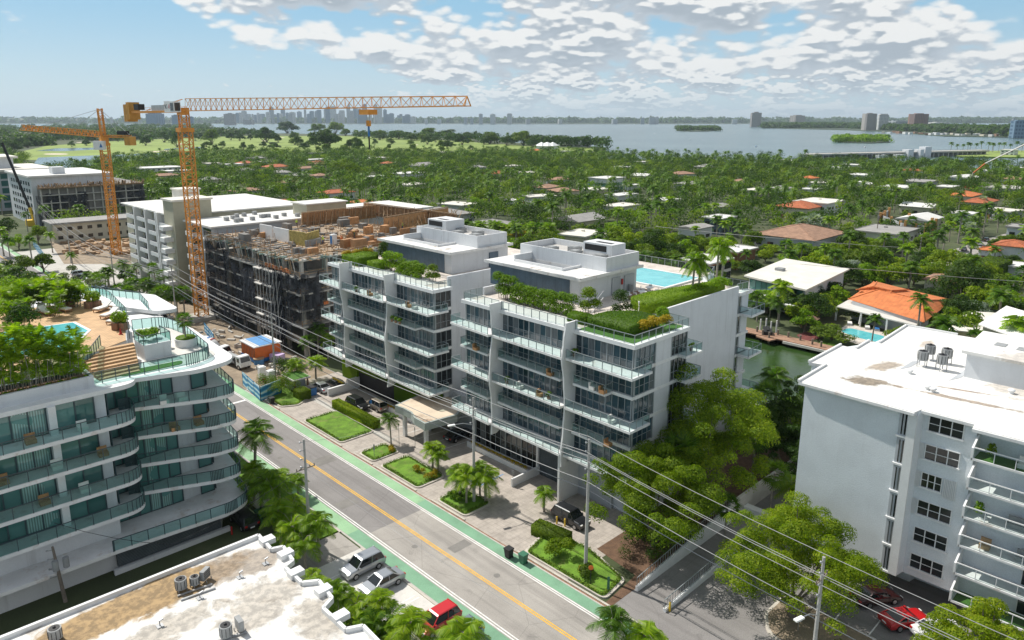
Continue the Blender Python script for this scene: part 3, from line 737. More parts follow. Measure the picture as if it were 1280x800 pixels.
b=MB();b.box(86,96.4,49.8,72.6,ZR+.01,ZR+.05);b.box(96.4,102.8,58,73.5,ZR+.01,ZR+.05);b.build('pool_deck','pool_deck_stone',S_)
f,g=railing(None,[(96.6,55.4),(102.9,58),(102.9,73.8),(90,73.8)],ZR+.05,1.1);f.build('railing','alu',S_);g.build('glass_panel','rail_glass',S_)
b=MB();b.box(79,86,50.5,59.3,ZR+.02,ZR+.055);b.build('terrace_decking','terra_brown',S_)
cp=[(58.2,83.2),(66.3,84.6),(66.3,77.2),(64.6,75.4),(62.6,74.2),(57.3,74.9),(57.5,77.6),(58.3,79.4),(58.4,81.4)]
t=thing('entrance_canopy',(61,79,0),'flat concrete entrance canopy with a stained roof between the two white blocks','canopy')
b=MB();b.prism(cp,3.55,4.65);b.build('canopy_edge',mat('canopy_green',(.33,.37,.345),.8,.06,.6),t)
b=MB();c0=(61.8,79.2);b.prism([(c0[0]+(x-c0[0])*.93,c0[1]+(y-c0[1])*.94)for x,y in cp],4.66,4.67);b.build('canopy_roof',mat('canopy_top',(.60,.50,.38),.9,.1,.5,dirt=((.26,.17,.11),.8,.35)),t)
b=MB();b.obox(58.8,76.6,0,.5,.5,3.6);b.obox(58.9,81.8,0,.5,.5,3.6);b.obox(64.5,77.6,0,.5,.5,3.6);b.each('column','white_trim',t)
b=MB();b.box(66.4,78,73.2,79.6,0,5.6);tag(solo(b,'link_building','grey_paint','low grey link building between the two white condominium blocks','building'))
LV=[3.2,6.5,9.75,12.95,16.2];LR=19.5
t=thing('curved_condo',(20,80,0),'curved condominium with teal glass and white rounded balconies filling the left edge','apartment building')
CB=t
def east_slab(k=0.0,tipx=31.6):
 return rounded([(14,79.2),(20.6,78.6-k),(28.4,75.3-k),(tipx-.3,75.1-k),(33.5+k,93),(32.2,104),(20,108),(8,96)],[0,3,4,3.6,4,3,2,0],8)
def near_slab(k=0.0):
 return rounded([(-16,74.7),(6,74.7),(20.9,74.8),(21.2,79.0),(14,80.5),(-16,80)],[0,2,2.4,1.0,0,0],8)
for i,z in enumerate(LV):
 ez=1.6 if i==0 else 0
 po=east_slab()if i else rounded([(-16,74.4),(17.0,74.2),(29.0,73.4),(31.6,74.6),(33.7,93),(32.2,104),(20,108),(8,96)],[0,2,3,3,4,3,2,0],8)
 b=MB();b.prism(po,z-.38,z);s=b.build('balcony','slab_white',t)
 pts=[p for p in po if(p[1]<93.4 and p[0]>(19.9 if i else 14)and p[1]<79 or p[0]>30)]
 f,g=railing(None,pts,z,1.2,metal='dark_frame',glass='rail_glass_teal',post=1.5,top=.06)
 f.build('railing','dark_frame',s);g.build('glass_panel','rail_glass_teal',s)
 if i:
  po=near_slab();b=MB();b.prism(po,z-.38,z+.002);s=b.build('balcony','slab_white',t)
  pts=[p for p in po if p[1]<79.02 and(p[0]>18 or p[1]<76)]
  f,g=railing(None,pts,z,1.2,metal='dark_frame',glass='rail_glass_teal',post=1.6,top=.06)
  f.build('railing','dark_frame',s);g.build('glass_panel','rail_glass_teal',s)
b=MB();b.prism(rounded([(14,79.2),(20.0,78.6),(27.6,76.2),(32.4,76.8),(33.4,93),(32.4,104),(20,108),(8,96)],[0,3,4,3.8,4,3,2,0],8),LR-.45,LR)
b.build('roof_slab','white_trim',t)
b=MB();b.prism(rounded([(-16,76.7),(6,76.7),(21.6,76.6),(22.2,80.6),(13,81.5),(-16,81)],[0,2,1.9,1.6,0,0],8),LR-.43,LR+.03)
b.build('roof_slab','white_trim',t)
b=MB()
b.prism([(-16,77.3),(18.6,77.3),(18.7,79.7),(29.6,79.7),(29.8,98),(28,104),(8,104),(-16,84)],3.0,LR-.3)
b.prism([(-16,76.2),(17.0,76.2),(28.6,76.0),(30.0,78.8),(30.6,100),(8,104),(-16,84)],-.2,2.95)
b.build('wall','white_wall',t)
for i,(z,zt)in enumerate(zip(LV,LV[1:]+[LR])):
 h1=zt-.42
 if i:
  for a,c in((-14,-8.2),(-7.4,-1.2),(-.4,5.6),(6.0,13.3),(14.1,17.5)):
   glazing(t,(a,77.18),(c,77.18),z+.02,h1,1.55,'glass_teal','dark_frame',out=(0,-1),trans=False,mw=.12,thick_every=0)
  glazing(t,(18.75,77.4),(18.75,79.6),z+.02,h1,1.4,'glass_teal','dark_frame',out=(1,0),trans=False,mw=.1,thick_every=0)
 glazing(t,(18.9,79.56),(25.9,79.56),z+.02,h1,1.25,'glass_teal','dark_frame',out=(0,-1),trans=False,mw=.12,thick_every=0)
 glazing(t,(28.0,79.56),(29.5,79.56),z+.02,h1,1.8,'glass_teal','dark_frame',out=(0,-1),trans=False,mw=.10,thick_every=0)
 glazing(t,(29.75,79.8),(29.95,96),z+.02,h1,1.6,'glass_teal','dark_frame',out=(1,0),trans=False,mw=.10,thick_every=0)
b=MB()
for i,(z,zt)in enumerate(zip(LV,LV[1:]+[LR])):
 if i:
  for x in(-7.8,-.8,5.8,13.7):b.box(x-.33,x+.33,76.3,77.3,z,zt-.4)
b.each('pillar','white_trim',t)
b=MB();b.box(17.5,28.4,75.5,75.95,.55,2.7);b.build('garage_louvre','louver',t)
b=MB();b.box(17.0,29.2,75.0,75.4,0,.55);b.build('plinth','white_wall',t)
b=MB();b.box(-16,18.0,78.0,78.3,LR,20.75);b.box(17.7,18.0,78.3,81.4,LR,20.75);b.each('planter_wall','white_wall',t)
b=MB();b.box(-16,17.7,78.3,80.4,LR,20.45);b.build('planter_soil','mulch',t)
b=MB();b.box(-16,17.5,80.4,80.8,LR,20.9);b.build('planter_back_wall','dark_frame',t)
deck=[(-16,82.5),(16.5,82.5),(20.4,84.6),(23.8,86.6),(26.8,97),(27,110),(6,112),(-16,106)]
b=MB();b.prism(deck,LR,21.3);b.build('pool_deck_base','white_wall',t)
b=MB();b.prism([(x*.995,y*.9975+.1)for x,y in deck],21.3,21.34);b.build('pool_deck','deck_boards',t)
b=MB();pp=[(9.5,89.5),(17.6,86.6),(21.6,93.6),(21.2,98.6),(14,99.5)]
b.prism([(15.3+(x-15.3)*1.06,93.5+(y-93.5)*1.06)for x,y in pp],21.34,21.40);s=b.build('swimming_pool','white_trim',t)
b=MB();b.prism(pp,21.36,21.43);b.build('pool_water','pool_water',s)
b=MB()
for k in range(9):
 z=21.3-k*.2;y=85.2-k*.62
 b.box(18.5+k*.04,24.0-k*.14,y-.62,y,LR,z)
b.build('stair','deck_boards',t)
b=MB();b.prism(rounded([(17.8,79.3),(28.6,78.6),(31.2,79.6),(32.6,91),(31,96),(24.6,96),(24.4,80.8),(18,80.4)],[.5,2,2,3,1,.2,.2,.2],6),LR,LR+.06);b.build('lower_terrace','pale_concrete',t)
b=MB();b.prism(rounded([(20.8,79.2),(27,79.0),(27.6,80.2),(21,80.8)],[.6]*4,5),LR+.06,LR+.12);b.build('roof_lawn','turf',t)
pts=rounded([(17.6,78.7),(21.5,78.6),(28.0,78.1),(30.4,79.2),(31.6,90.5),(31.0,96),(27.5,97)],[0,1,3,2.2,3,2,0],6)
f,g=railing(None,pts,LR+.02,1.35,post=1.4,metal='dark_frame');f.build('railing','dark_frame',t);g.build('glass_panel','rail_glass_teal',t)
pts=[(24.2,86.8),(27.0,97),(28.2,108),(28,114)]
f,g=railing(None,pts,21.34,1.2,post=1.4,metal='dark_frame');f.build('railing','dark_frame',t);g.build('glass_panel','rail_glass_teal',t)
f,g=railing(None,rounded([(14.5,81.6),(18.5,81.2),(21.0,86.2)],[0,2,0],5),21.34,1.2,post=1.2,metal='dark_frame');f.build('railing','dark_frame',t);g.build('glass_panel','rail_glass_teal',t)
b=MB();b.box(24.5,27.4,83.0,86.2,LR,21.3);b.build('stair_wall','white_wall',t)
f,g=railing(None,[(24.5,86.2),(24.5,83),(27.4,83),(27.4,86.2)],21.3,1.1,metal='dark_frame');f.build('railing','dark_frame',t);g.build('glass_panel','rail_glass_teal',t)
b=MB();b.prism(rounded([(27.5,112),(32.2,102),(35.0,101.2),(35.4,112),(29.4,124),(24,124)],[0,2,1.8,2,1,0],6),19.7,20.2);b.build('roof_lobe','white_trim',t)
f,g=railing(None,[(31.6,103.2),(32.6,110),(29.5,118),(25.5,122)],20.2,1.2,post=1.5,metal='dark_frame');f.build('railing','dark_frame',t);g.build('glass_panel','rail_glass_teal',t)
b=MB();b.prism([(10,108),(27,108),(33,104),(34,113),(28,123),(10,124)],0,19.7);b.build('rear_wall','white_wall',t)
t=thing('white_villa_block',(-4,88,0),'white block with overhanging flat roofs cut by the left edge','building')
b=MB();b.prism([(-14,84),(2.5,92),(2,108),(-14,108)],21.3,27);b.build('wall','white_wall',t)
b=MB();b.prism([(-14,82.2),(5.2,92.0),(4.8,100),(-14,100)],27,27.5);b.build('roof','white_trim',t)
b=MB();b.prism([(-14,79.2),(4.4,88.0),(4.8,92),(-14,90)],24.5,25.0);b.build('awning','white_trim',t)
m=mat('stained_roof',(0.70,0.685,0.65),0.8,0.10,0.35,fine=0.08,dirt=((0.33,0.29,0.24),0.85,0.30))
tt,bb=parts_of(m);src=bb.inputs['Base Color'].links[0].from_socket
geo=[n for n in m.node_tree.nodes if n.type=='NEW_GEOMETRY'][0]
def stain(src,cx,cy,rx,ry,ang,col,soft=.35,nz=.9,sc=0.5,amt=.9):
 mp=tt.n('ShaderNodeMapping',vector_type='TEXTURE');tt.l(geo.outputs['Position'],mp.inputs[0])
 mp.inputs['Location'].default_value=(cx,cy,0);mp.inputs['Rotation'].default_value=(0,0,ang);mp.inputs['Scale'].default_value=(rx,ry,1000)
 r=tt.vm('LENGTH',mp.outputs[0]);n=tt.noise(geo.outputs['Position'],sc,7,.65,.6)
 k=tt.sm(tt.m('ADD',r,tt.m('MULTIPLY',tt.m('SUBTRACT',n,.5),nz*2)),1+soft,1-soft*.3)
 n2=tt.noise(geo.outputs['Position'],sc*2.6,5,.7)
 c=tt.mix(tt.sm(n2,.4,.62),c4([x*.55 for x in col]),c4(col))
 return tt.mix(tt.m('MULTIPLY',k,amt),src,c)
s0=stain(src,14.6,58.3,8.2,2.1,0.02,(0.40,0.265,0.120),.22,.75,.5,.97)
s0=stain(s0,23.6,57.6,3.4,1.9,-.2,(0.34,0.27,0.20),.3,.9,.6,.8);s0=stain(s0,22,51.5,3.0,2.2,.4,(.50,.45,.38),.5,1.4,.7,.8);s0=stain(s0,15,53.5,4.0,1.2,.1,(.48,.43,.36),.5,1.4,.7,.8);s0=stain(s0,24.5,46.5,1.8,2.4,.1,(.46,.41,.34),.5,1.4,.7,.8)
tt.l(s0,bb.inputs['Base Color'])
t=thing('flat_roofed_building',(14,50,0),'low building with a peeling white roof and brown stain at bottom left','building')
RZ=7.0
out_=[(-12,61.2),(26.2,60.6),(26.0,57.6),(27.0,57.2),(26.6,54.6),(25.6,54.2),(25.6,51.2),(26.8,50.4),(26.4,47.6),(25.2,47.0),(25.2,43.6),(26.4,43.0),(26.0,36),(-12,30)]
b=MB();b.prism([(x*.985,y-.25 if y>60 else y)for x,y in out_],-.2,RZ-.1);b.build('wall','white_wall',t)
b=MB();b.prism(out_,RZ-.25,RZ);b.build('roof','stained_roof',t)
b=MB()
n=len(out_)
for i in range(n):
 a,c=out_[i],out_[(i+1)%n]
 b.bar((a[0],a[1],RZ+.12),(c[0],c[1],RZ+.12),.28,.5)
for x,y in((26.4,59.2),(26.6,56.0),(25.9,52.8),(26.4,49),(25.7,45.2)):b.obox(x,y,RZ,1.3,.9,.5)
b.build('parapet','white_trim',t)
def ac_unit(loc,rz,label,r=.42,h=.85,stand=0.0,box=False,grp='air-conditioning units on the low stained roof',s=1.0):
 t=thing('ac_unit',(0,0,0),label,'air conditioner',grp)
 b=MB()
 if box:b.box(-r,r,-.2,.2,stand,stand+h)
 else:b.prism([(r*math.cos(a*PI/8),r*math.sin(a*PI/8))for a in range(16)]if not box else[],stand,stand+h)
 b.build('casing','ac_grey',t)
 b=MB()
 if box:
  for k in range(5):b.box(-r+.05,r-.05,-.215,-.2,stand+.1+k*.15,stand+.17+k*.15)
 else:
  b.prism([(r*.8*math.cos(a*PI/8),r*.8*math.sin(a*PI/8))for a in range(16)],stand+h+.01,stand+h+.03)
  b.sphere((0,0,stand+h+.06),.12,8,4)
  for k in range(10):a=k*PI/5;b.bar((math.cos(a)*(r+.008),math.sin(a)*(r+.008),stand+.1),(math.cos(a)*(r+.008),math.sin(a)*(r+.008),stand+h-.1),.03)
 b.build('fan_grille','black',t)
 if stand:
  b=MB()
  for x,y in((-1,-1),(1,-1),(1,1),(-1,1)):b.bar((x*r*.7,y*r*.7,0),(x*r*.7,y*r*.7,stand),.07)
  b.build('stand','steel',t)
 for c in t.children:c.location=(0,0,0)
 t.location=loc;t.rotation_euler=(0,0,rz);t.scale=(s,s,s);t['_base']=tuple(loc)
 return t
for i,(u,v,bx,lb)in enumerate(((227,738,0,'round grey air conditioner at the left of the three by the brown stain'),(244,733,0,'small round air conditioner in the middle of the three by the stain'),(257,726,1,'boxy dark air conditioner at the right of the three by the stain'),(70,801,0,'round air conditioner at the left bottom edge of the stained roof'),(283,797,0,'round air conditioner at the bottom edge beside a boxy one'),(300,789,1,'boxy air conditioner at the bottom edge of the stained roof'))):
 x,y,z=at(u,v,RZ);ac_unit((x,y,RZ+.02),.3*i,lb,r=.48 if i!=1 else .38,h=.85 if i!=1 else .7,stand=.25,box=bool(bx))
b=MB();p=at(222,745,RZ+.1);q=at(265,730,RZ+.1);b.bar(p,q,.12);b.bar((p[0],p[1]-.7,p[2]),(q[0],q[1]-.7,q[2]),.12);p=at(265,803,RZ+.1);q=at(308,790,RZ+.1);b.bar(p,q,.12)
tag(solo(b,'equipment_rail','steel','steel rails carrying the rooftop air conditioners on the stained roof','rail'))
for i,(u,v)in enumerate(((250,748),(200,783),(300,722),(332,705))):
 b=MB();x,y,z=at(u,v,RZ);b.tube([(x,y,RZ),(x,y,RZ+.5),(x+.3,y,RZ+.55)],.07,6);b.prism([(x-.25,y-.25),(x+.25,y-.25),(x+.25,y+.25),(x-.25,y+.25)],RZ,RZ+.08)
 tag(solo(b,'roof_vent','steel',('bent vent pipe just below the three air conditioners','vent pipe low on the stained roof','vent pipe by the far parapet of the stained roof','vent pipe at the far corner of the stained roof')[i],'vent pipe','vent pipes on the low roof'))
for i,(x,y,z,k)in enumerate([(26,77.0,16.2,0),(24.2,77.4,16.2,0),(27.5,76.9,12.95,1),(29.2,80,12.95,1),(25.0,77.2,12.95,1),(8,75.9,16.2,0),(11.6,75.9,16.2,1),(16,75.9,16.2,0),(9,75.9,12.95,1),(13.4,75.9,12.95,0),(17.5,75.9,12.95,1),(15.5,75.9,9.75,0),(12,75.9,9.75,1)]):
 fl={16.2:'top',12.95:'second',9.75:'third'}[z];lb='%s on the %s teal balcony, %s'%(('low white armchair','brown wicker chair')[k],fl,['far wing middle','far wing left','far wing right','at the street side','far wing left end','near wing left','near wing centre','near wing right','near wing left','near wing centre','near wing right','near wing right','near wing centre'][i])
 o=thing('balcony_chair',(x,y,z),lb,'chair','chairs on the teal balconies');m_=('cushion','wood')[k]
 b=MB();b.box(x-.45,x+.45,y-.4,y+.4,z+.02,z+.42);b.build('seat',m_,o);b=MB();b.box(x-.45,x+.45,y+.28,y+.4,z+.42,z+.9);b.build('backrest',m_,o)
RX,RZr=70.5,19.8
t=thing('slab_block',(80,15,0),'pale blue-grey slab block with flat white roof and balconies at the right edge','apartment building')
RB=t
FL=[2.9+2.817*k for k in range(7)]
rp=[at(u,v,RZr)[:2]for u,v in((998,477),(1032.5,456.5),(1011,453),(1051,431.5),(1070,436),(1086,426.5),(1099,429),(1132.5,407.5),(1197,419))]
outl=rp+[(rp[-1][0]+3,-8),(RX+.3,-8),(RX-.3,14.0),(RX+.9,14.1),(RX+.9,18.4),(RX-.3,18.6)]
m=mat('painted_block',(0.68,0.72,0.745),0.8,0.05,0.35,fine=0.05,streak=0.06,bump=0.5)
m=mat('white_membrane',(0.72,0.71,0.68),0.75,0.03,0.3,fine=0.03)
tt,bb=parts_of(m);src=bb.inputs['Base Color'].links[0].from_socket
geo=[n for n in m.node_tree.nodes if n.type=='NEW_GEOMETRY'][0]
for(u,v,rx,ry,a,c,am)in((1081,476,1.9,1.0,-1.2,(0.30,0.245,0.18),.95),(1106,458,2.2,.8,-.3,(0.38,0.29,0.20),.8),(1203,500,4.2,.35,-1.45,(0.33,0.24,0.16),.8),(1203,488,2.0,.2,-1.3,(0.33,0.22,0.14),.8),(1158,430,1.4,.5,0,(0.55,0.44,0.33),.7),(1275,487,2.4,2.2,0,(0.55,0.48,0.40),.6)):
 x,y,z=at(u,v,RZr);src=stain(src,x,y,rx,ry,a,c,.5,1.5,.8,am)
tt.l(src,bb.inputs['Base Color'])
wb=[(RX+.38,28.9),(rp[1][0]-.2,28.9),(rp[2][0]+.3,rp[2][1]-.2),(rp[3][0]-.2,rp[3][1]-.3),(rp[5][0],rp[5][1]-.4),(rp[7][0]-.2,rp[7][1]-.4),(rp[8][0],rp[8][1]),(rp[8][0]+2,-8),(RX+2.2,-8),(RX+2.2,13.9),(RX+1.35,13.9),(RX+1.35,18.2),(RX+.38,18.4)]
b=MB();b.prism(wb,2.9,RZr-.15);b.prism([(x+(4.5 if x<RX+3 else 0),y)for x,y in wb],-.2,2.9);b.build('wall','painted_block',t)
b=MB();b.prism(outl,RZr-.32,RZr-.05);b.build('roof_edge','slab_white',t)
c=(82,15);b=MB();b.prism([(x+(.18 if x<75 else 0),y)for x,y in outl],RZr-.05,RZr+.01);b.build('roof','white_membrane',t)
b=MB()
for a,c in((0,1),(2,3),(4,5),(6,7),(7,8)):
 b.bar((rp[a][0],rp[a][1],RZr+.1),(rp[c][0],rp[c][1],RZr+.1),.22,.28)
b.build('roof_kerb','white_trim',t)
b=MB();b.box(RX+.30,RX+.40,19.2,19.9,3.2,RZr-.35)
b.build('stair_window','grey_paint',t)
b=MB();fr=MB()
for z in FL[:-1]:
 b.box(RX+.26,RX+.3,19.25,19.38,z+.25,z+2.5);b.box(RX+.26,RX+.3,19.55,19.65,z+.25,z+2.5)
 fr.box(RX+.14,RX+.40,19.0,20.0,z-.05,z+.13)
b.build('stair_glazing','glass_dark',t);fr.build('stair_sill','white_trim',t)
b=MB();b.box(RX+.1,RX+.4,18.4,19.15,2.9,RZr-.35);b.build('pilaster','white_trim',t)
for k,z in enumerate(FL[:-1]):
 y0,y1=14.9,17.7
 if k==3:y0=16.0
 x=RX+1.33
 g_=MB();f=MB();n=3
 for i in range(n):
  a,c=y0+(y1-y0)*i/n,y0+(y1-y0)*(i+1)/n
  g_.add([(x-.01,a,z+.95),(x-.01,c,z+.95),(x-.01,c,z+2.35),(x-.01,a,z+2.35)],[(0,1,2,3)])
  f.box(x-.09,x,a-.03,a+.05,z+.95,z+2.35)
  f.box(x-.05,x,a,c,z+1.62,z+1.67)
 f.box(x-.09,x,y1-.04,y1+.05,z+.95,z+2.35);f.box(x-.1,x,y0,y1,z+2.35,z+2.43);f.box(x-.2,x,y0-.1,y1+.1,z+.8,z+.95)
 w_=f.build('window','white_trim',t);g_.build('pane','glass_dark',w_)
 if k in(3,4,2):
  b=MB();a=y1+.12
  for i in range(5):b.box(x-.1,x-.02,a+i*.11,a+i*.11+.07,z+.8,z+2.4)
  if k==3:
   for i in range(8):b.box(x-.1,x-.02,14.85+i*.13,14.93+i*.13,z+.5,z+2.4)
  b.each('shutter','white_trim',t,40)
 s=MB();s.prism([(RX,-8),(RX+2.3,-8),(RX+2.3,13.8),(RX+.0,13.8)],z-.2,z);s=s.build('balcony','slab_white',t)
 b=MB();b.add([(RX,13.72,z-.2),(RX+2.2,13.72,z-.2),(RX+2.2,13.72,z+2.0),(RX,13.72,z+.95),(RX,13.88,z-.2),(RX+2.2,13.88,z-.2),(RX+2.2,13.88,z+2.0),(RX,13.88,z+.95)],[(0,1,2,3),(7,6,5,4),(0,3,7,4),(3,2,6,7)])
 b.build('side_panel','white_trim',s)
 f,g_=railing(None,[(RX+.06,13.7),(RX+.06,-8)],z,1.0,post=1.55,metal='white_trim',pt=.06,top=.08);f.build('railing','white_trim',s);g_.build('glass_panel','rail_glass_clear',s)
 if k in(0,5):b=MB();b.box(RX+.15,RX+2.1,2,13.6,z,z+.02);b.build('artificial_turf','turf',s)
 for ya,yb in((9.2,6.2),(3.0,-1.0)):
  glazing(t,(RX+2.17,ya),(RX+2.17,yb),z+.02,z+2.4,1.4,'glass_dark','white_trim',out=(-1,0),trans=False,thick_every=0)
a=at(1208,447,21.9);b=MB();b.prism([(a[0],a[1]),(a[0]+9,a[1]+.4),(a[0]+9,-8),(a[0]-.2,-8)],RZr,22.4);b.build('roof_housing','white_wall',t)
b=MB();b.prism([(a[0]-.4,a[1]+.4),(a[0]+9.4,a[1]+.8),(a[0]+9.4,-8),(a[0]-.6,-8)],22.4,22.7);b.build('roof_housing_top','white_membrane',t)
for i,(u,v,lb)in enumerate(((1152,458,'left cooling unit of the four on the white roof'),(1161,450,'rear cooling unit of the four on the white roof'),(1176,463,'front right cooling unit of the four on the white roof'),(1182,455,'far right cooling unit of the four on the white roof'))):
 x,y,z=at(u,v,RZr);ac_unit((x,y,RZr+.01),.4*i,lb,r=.52,h=1.0,stand=.75,grp='cooling units on the white block roof')
for u,v,lb in((1166,490,'domed white roof vent nearest the front edge of the white roof'),(1159,487,'small pipe vent beside the domed vent on the white roof'),(1137,467,'small grey vent left of the cooling units'),(1264,492,'domed white roof vent by the raised roof part')):
 x,y,z=at(u,v,RZr);b=MB();b.tube([(x,y,RZr),(x,y,RZr+.3)],.22,10);b.sphere((x,y,RZr+.34),.34,10,6,(1,1,.5));tag(solo(b,'roof_vent','white_trim',lb,'roof vent','vents on the white block roof'))
for u,v,lb in((1250,439,'boxy roof exhaust fan behind the cooling units'),(1278,445,'boxy roof exhaust fan cut by the right edge')):
 x,y,z=at(u,v,22.0);b=MB();b.box(x-.9,x+.9,y-.7,y+.7,21.9,22.6);b.box(x-.7,x+.7,y-.5,y+.5,22.6,22.75);tag(solo(b,'roof_fan','ac_grey',lb,'roof fan','exhaust fans on the white block'))
b=MB()
for(p,q)in(((1124,462),(1140,452)),((1186,476),(1205,463))):
 A=at(p[0],p[1],RZr);B=at(q[0],q[1],RZr);b.prism([(A[0],A[1]),(A[0]+1.8,A[1]-.6),(B[0]+1.2,B[1]-.6),(B[0],B[1])],RZr,RZr+.035)
b.build('walkway_pad','grey_paint',t)
t=thing('ribbed_roof_house',at(1240,420),'pale house with ribbed white metal roofs behind the white block','house')
A,B,C_,D_=at(1223,405,7.2),at(1258,382,9.0),at(1345,408,9.0),at(1312,437,7.2)
b=MB();b.add([A,B,C_,D_,(A[0],A[1],7.0),(B[0],B[1],7.0),(C_[0],C_[1],7),(D_[0],D_[1],7)],[(0,3,2,1),(0,1,5,4),(1,2,6,5),(2,3,7,6),(3,0,4,7)]);b.build('roof','roof_tiles_white',t)
b=MB();b.prism([at(1229,407,7)[:2],at(1262,388,7)[:2],at(1345,410,7)[:2],at(1300,434,7)[:2]],0,7.0);b.build('wall','cream_wall',t)
b=MB();b.prism([at(1185,412,5.2)[:2],at(1210,389,5.2)[:2],at(1250,391,5.2)[:2],at(1228,416,5.2)[:2]],5.0,5.2);b.build('roof','roof_cream',t)
b=MB();b.prism([at(1190,412,5.)[:2],at(1212,391,5.)[:2],at(1246,392,5.)[:2],at(1226,414,5.)[:2]],0,5.0);b.build('wall','cream_wall',t)
t=thing('unfinished_building',(85,146,0),'unfinished concrete building draped in black netting under the big crane','construction site')
UB=t
x0,x1,y0,y1=65.8,104.0,124.3,167.0
b=MB()
for k in range(1,7):
 z=k*3.25
 e_=.0 if k==6 else .55;b.prism([(x0-e_,y0-e_),(x1,y0+3-e_),(x1,y1),(x0-e_,y1)],z-.28,z)
b.build('concrete_slab','concrete',t)
b=MB()
for k in range(6):
 z=k*3.25
 for i in range(7):b.box(x0+.7,x0+1.3,y0+.6+i*6.8,y0+1.3+i*6.8,z,z+2.97)
 for i in range(1,6):b.box(x0+i*6.5,x0+.5+i*6.5,y0+.8+i*.45,y0+1.5+i*.45,z,z+2.97)
b.each('column','concrete',t)
b=MB();b.box(x0+5,x1-2,y0+6,y1-1,0,19.3);b.build('core_wall','concrete_dark',t)
def net(p,q,z0,z1,n=26,amp=.35,seed=0,hole=0.0,name='netting',m='net'):
 r=random.Random(seed);b=MB();mz=12
 P=[]
 nx,ny=-(q[1]-p[1]),q[0]-p[0];L=math.hypot(nx,ny);nx/=L;ny/=L
 ph=[r.uniform(0,6.3)for _ in range(8)]
 for j in range(mz+1):
  row=[]
  for i in range(n+1):
   s=i/n;h=j/mz
   o=amp*(math.sin(s*17+ph[0]+h*2.2)*.5+math.sin(s*41+ph[1]-h*4)*.3+r.uniform(-.2,.2))+amp*1.2*math.sin(h*PI)*math.sin(s*6+ph[2])
   zz=z0+(z1-z0)*h+(math.sin(s*9+ph[3])*.6+r.uniform(-.15,.15)if j in(0,mz)else 0)
   row.append((p[0]+(q[0]-p[0])*s+nx*o,p[1]+(q[1]-p[1])*s+ny*o,zz))
  P.append(row)
 for j in range(mz):
  for i in range(n):
   if r.random()<hole:continue
   b.add([P[j][i],P[j][i+1],P[j+1][i+1],P[j+1][i]],[(0,1,2,3)])
 return b.build(name,m,t)
net((x0-.7,y1+.2),(x0-.8,y1-13),0.5,18.2,30,.5,1)
net((x0-.7,y1-12),(x0-.9,y1-25),1.0,15.0,30,.4,2,.02)
net((x0-.7,y1-29),(x0-.9,y0+4),4.0,15.6,26,.4,3,.06)
net((x0-.8,y0+8.5),(x0-.9,y0+5.5),0.6,16.5,10,.3,13,.0)
net((x0-.9,y0+4),(x0-.6,y0-.8),7.5,16.4,16,.35,4)
net((x0-.5,y0-.8),(x0+4.5,y0-.6),7.5,16.5,16,.35,5,.05)
net((x0+8.5,y0-.5),(x0+22,y0+.8),3.0,15.0,26,.3,6,.25,m='netting')
net((x0+1,y0-.7),(x0+20,y0+.4),0.3,9.0,26,.3,16,.1,m='netting')
net((x0-.6,y0+13),(x0-.7,y0+3),0.5,8.0,20,.3,7,.30,m='netting')
net((x0,y1+.4),(x0+20,y1+.5),0.5,18.0,30,.4,8)
b=MB();r=random.Random(3)
for k in range(1,7):
 z=k*3.25
 for h in(.5,1.0):
  b.bar((x0-.05,y0-.1,z+h),(x0-.05,y1,z+h),.07);b.bar((x0,y0-.1,z+h),(x1,y0+2.9,z+h),.07)
 for i in range(22):b.bar((x0-.05,y0+i*1.95,z),(x0-.05,y0+i*1.95,z+1.1),.06)
 for i in range(18):b.bar((x0+i*2.1,y0-.1+i*.16,z),(x0+i*2.1,y0-.1+i*.16,z+1.1),.06)
b.build('edge_rail','wood_pale',t)
b=MB()
for yy in(y1-26.2,y1-27.6):
 for k in range(12):b.bar((x0-1.0,yy,k*1.5),(x0-1.0,yy,k*1.5+1.5),.16);b.bar((x0-1,y1-26.2,k*1.5),(x0-1,y1-27.6,k*1.5+1.5),.08)
for i in range(5):
 yy=y1-30-i*1.5;b.bar((x0-1.5,yy,0),(x0-1.5,yy,17),.1)
 for k in range(6):b.bar((x0-1.5,yy,k*3),(x0-1.5,yy-1.5,k*3+3),.06)
b.build('scaffold','steel',t)
b=MB()
for k in range(2,6):
 b.box(x0-1.6,x0+.5,y1-29,y1-26,k*3.25-.2,k*3.25)
 b.box(x0-1.2,x0+.5,y0+9.0,y0+13,k*3.25-.25,k*3.25)
b.each('landing','pale_concrete',t)
b=MB()
for i in range(10):y=y0+4+i*1.1;b.box(x0+.1,x0+.3,y,y+.8,16.4,17.1+r.uniform(0,.3))
for i in range(6):x=x0+3+i*2.0;b.box(x,x+1.0,y0+.1,y0+.3,10.0,10.6)
b.each('debris_net','terra_orange',t)
zt=19.5
b=MB();b.prism([(x0+.1,y0+.1),(x1-.1,y0+3.1),(x1-.1,y1-.1),(x0+.1,y1-.1)],19.4,19.512);b.build('deck_sheeting','deck_ply',t)
b=MB()
for i in range(620):
 x=r.uniform(x0+.2,x1-1);y=r.uniform(y0+.5,y1-1)
 a=r.uniform(0,PI);l=r.uniform(.6,2.6)
 if r.random()<.75:b.obox(x,y,zt+.02+r.uniform(0,.15),l,r.uniform(.08,.4),r.uniform(.04,.25),a)
 else:b.bar((x,y,zt),(x+r.uniform(-.6,.6),y+r.uniform(-.6,.6),zt+r.uniform(.8,2.0)),.09)
b.build('timber_clutter','wood_pale',t)['kind']='stuff'
b=MB()
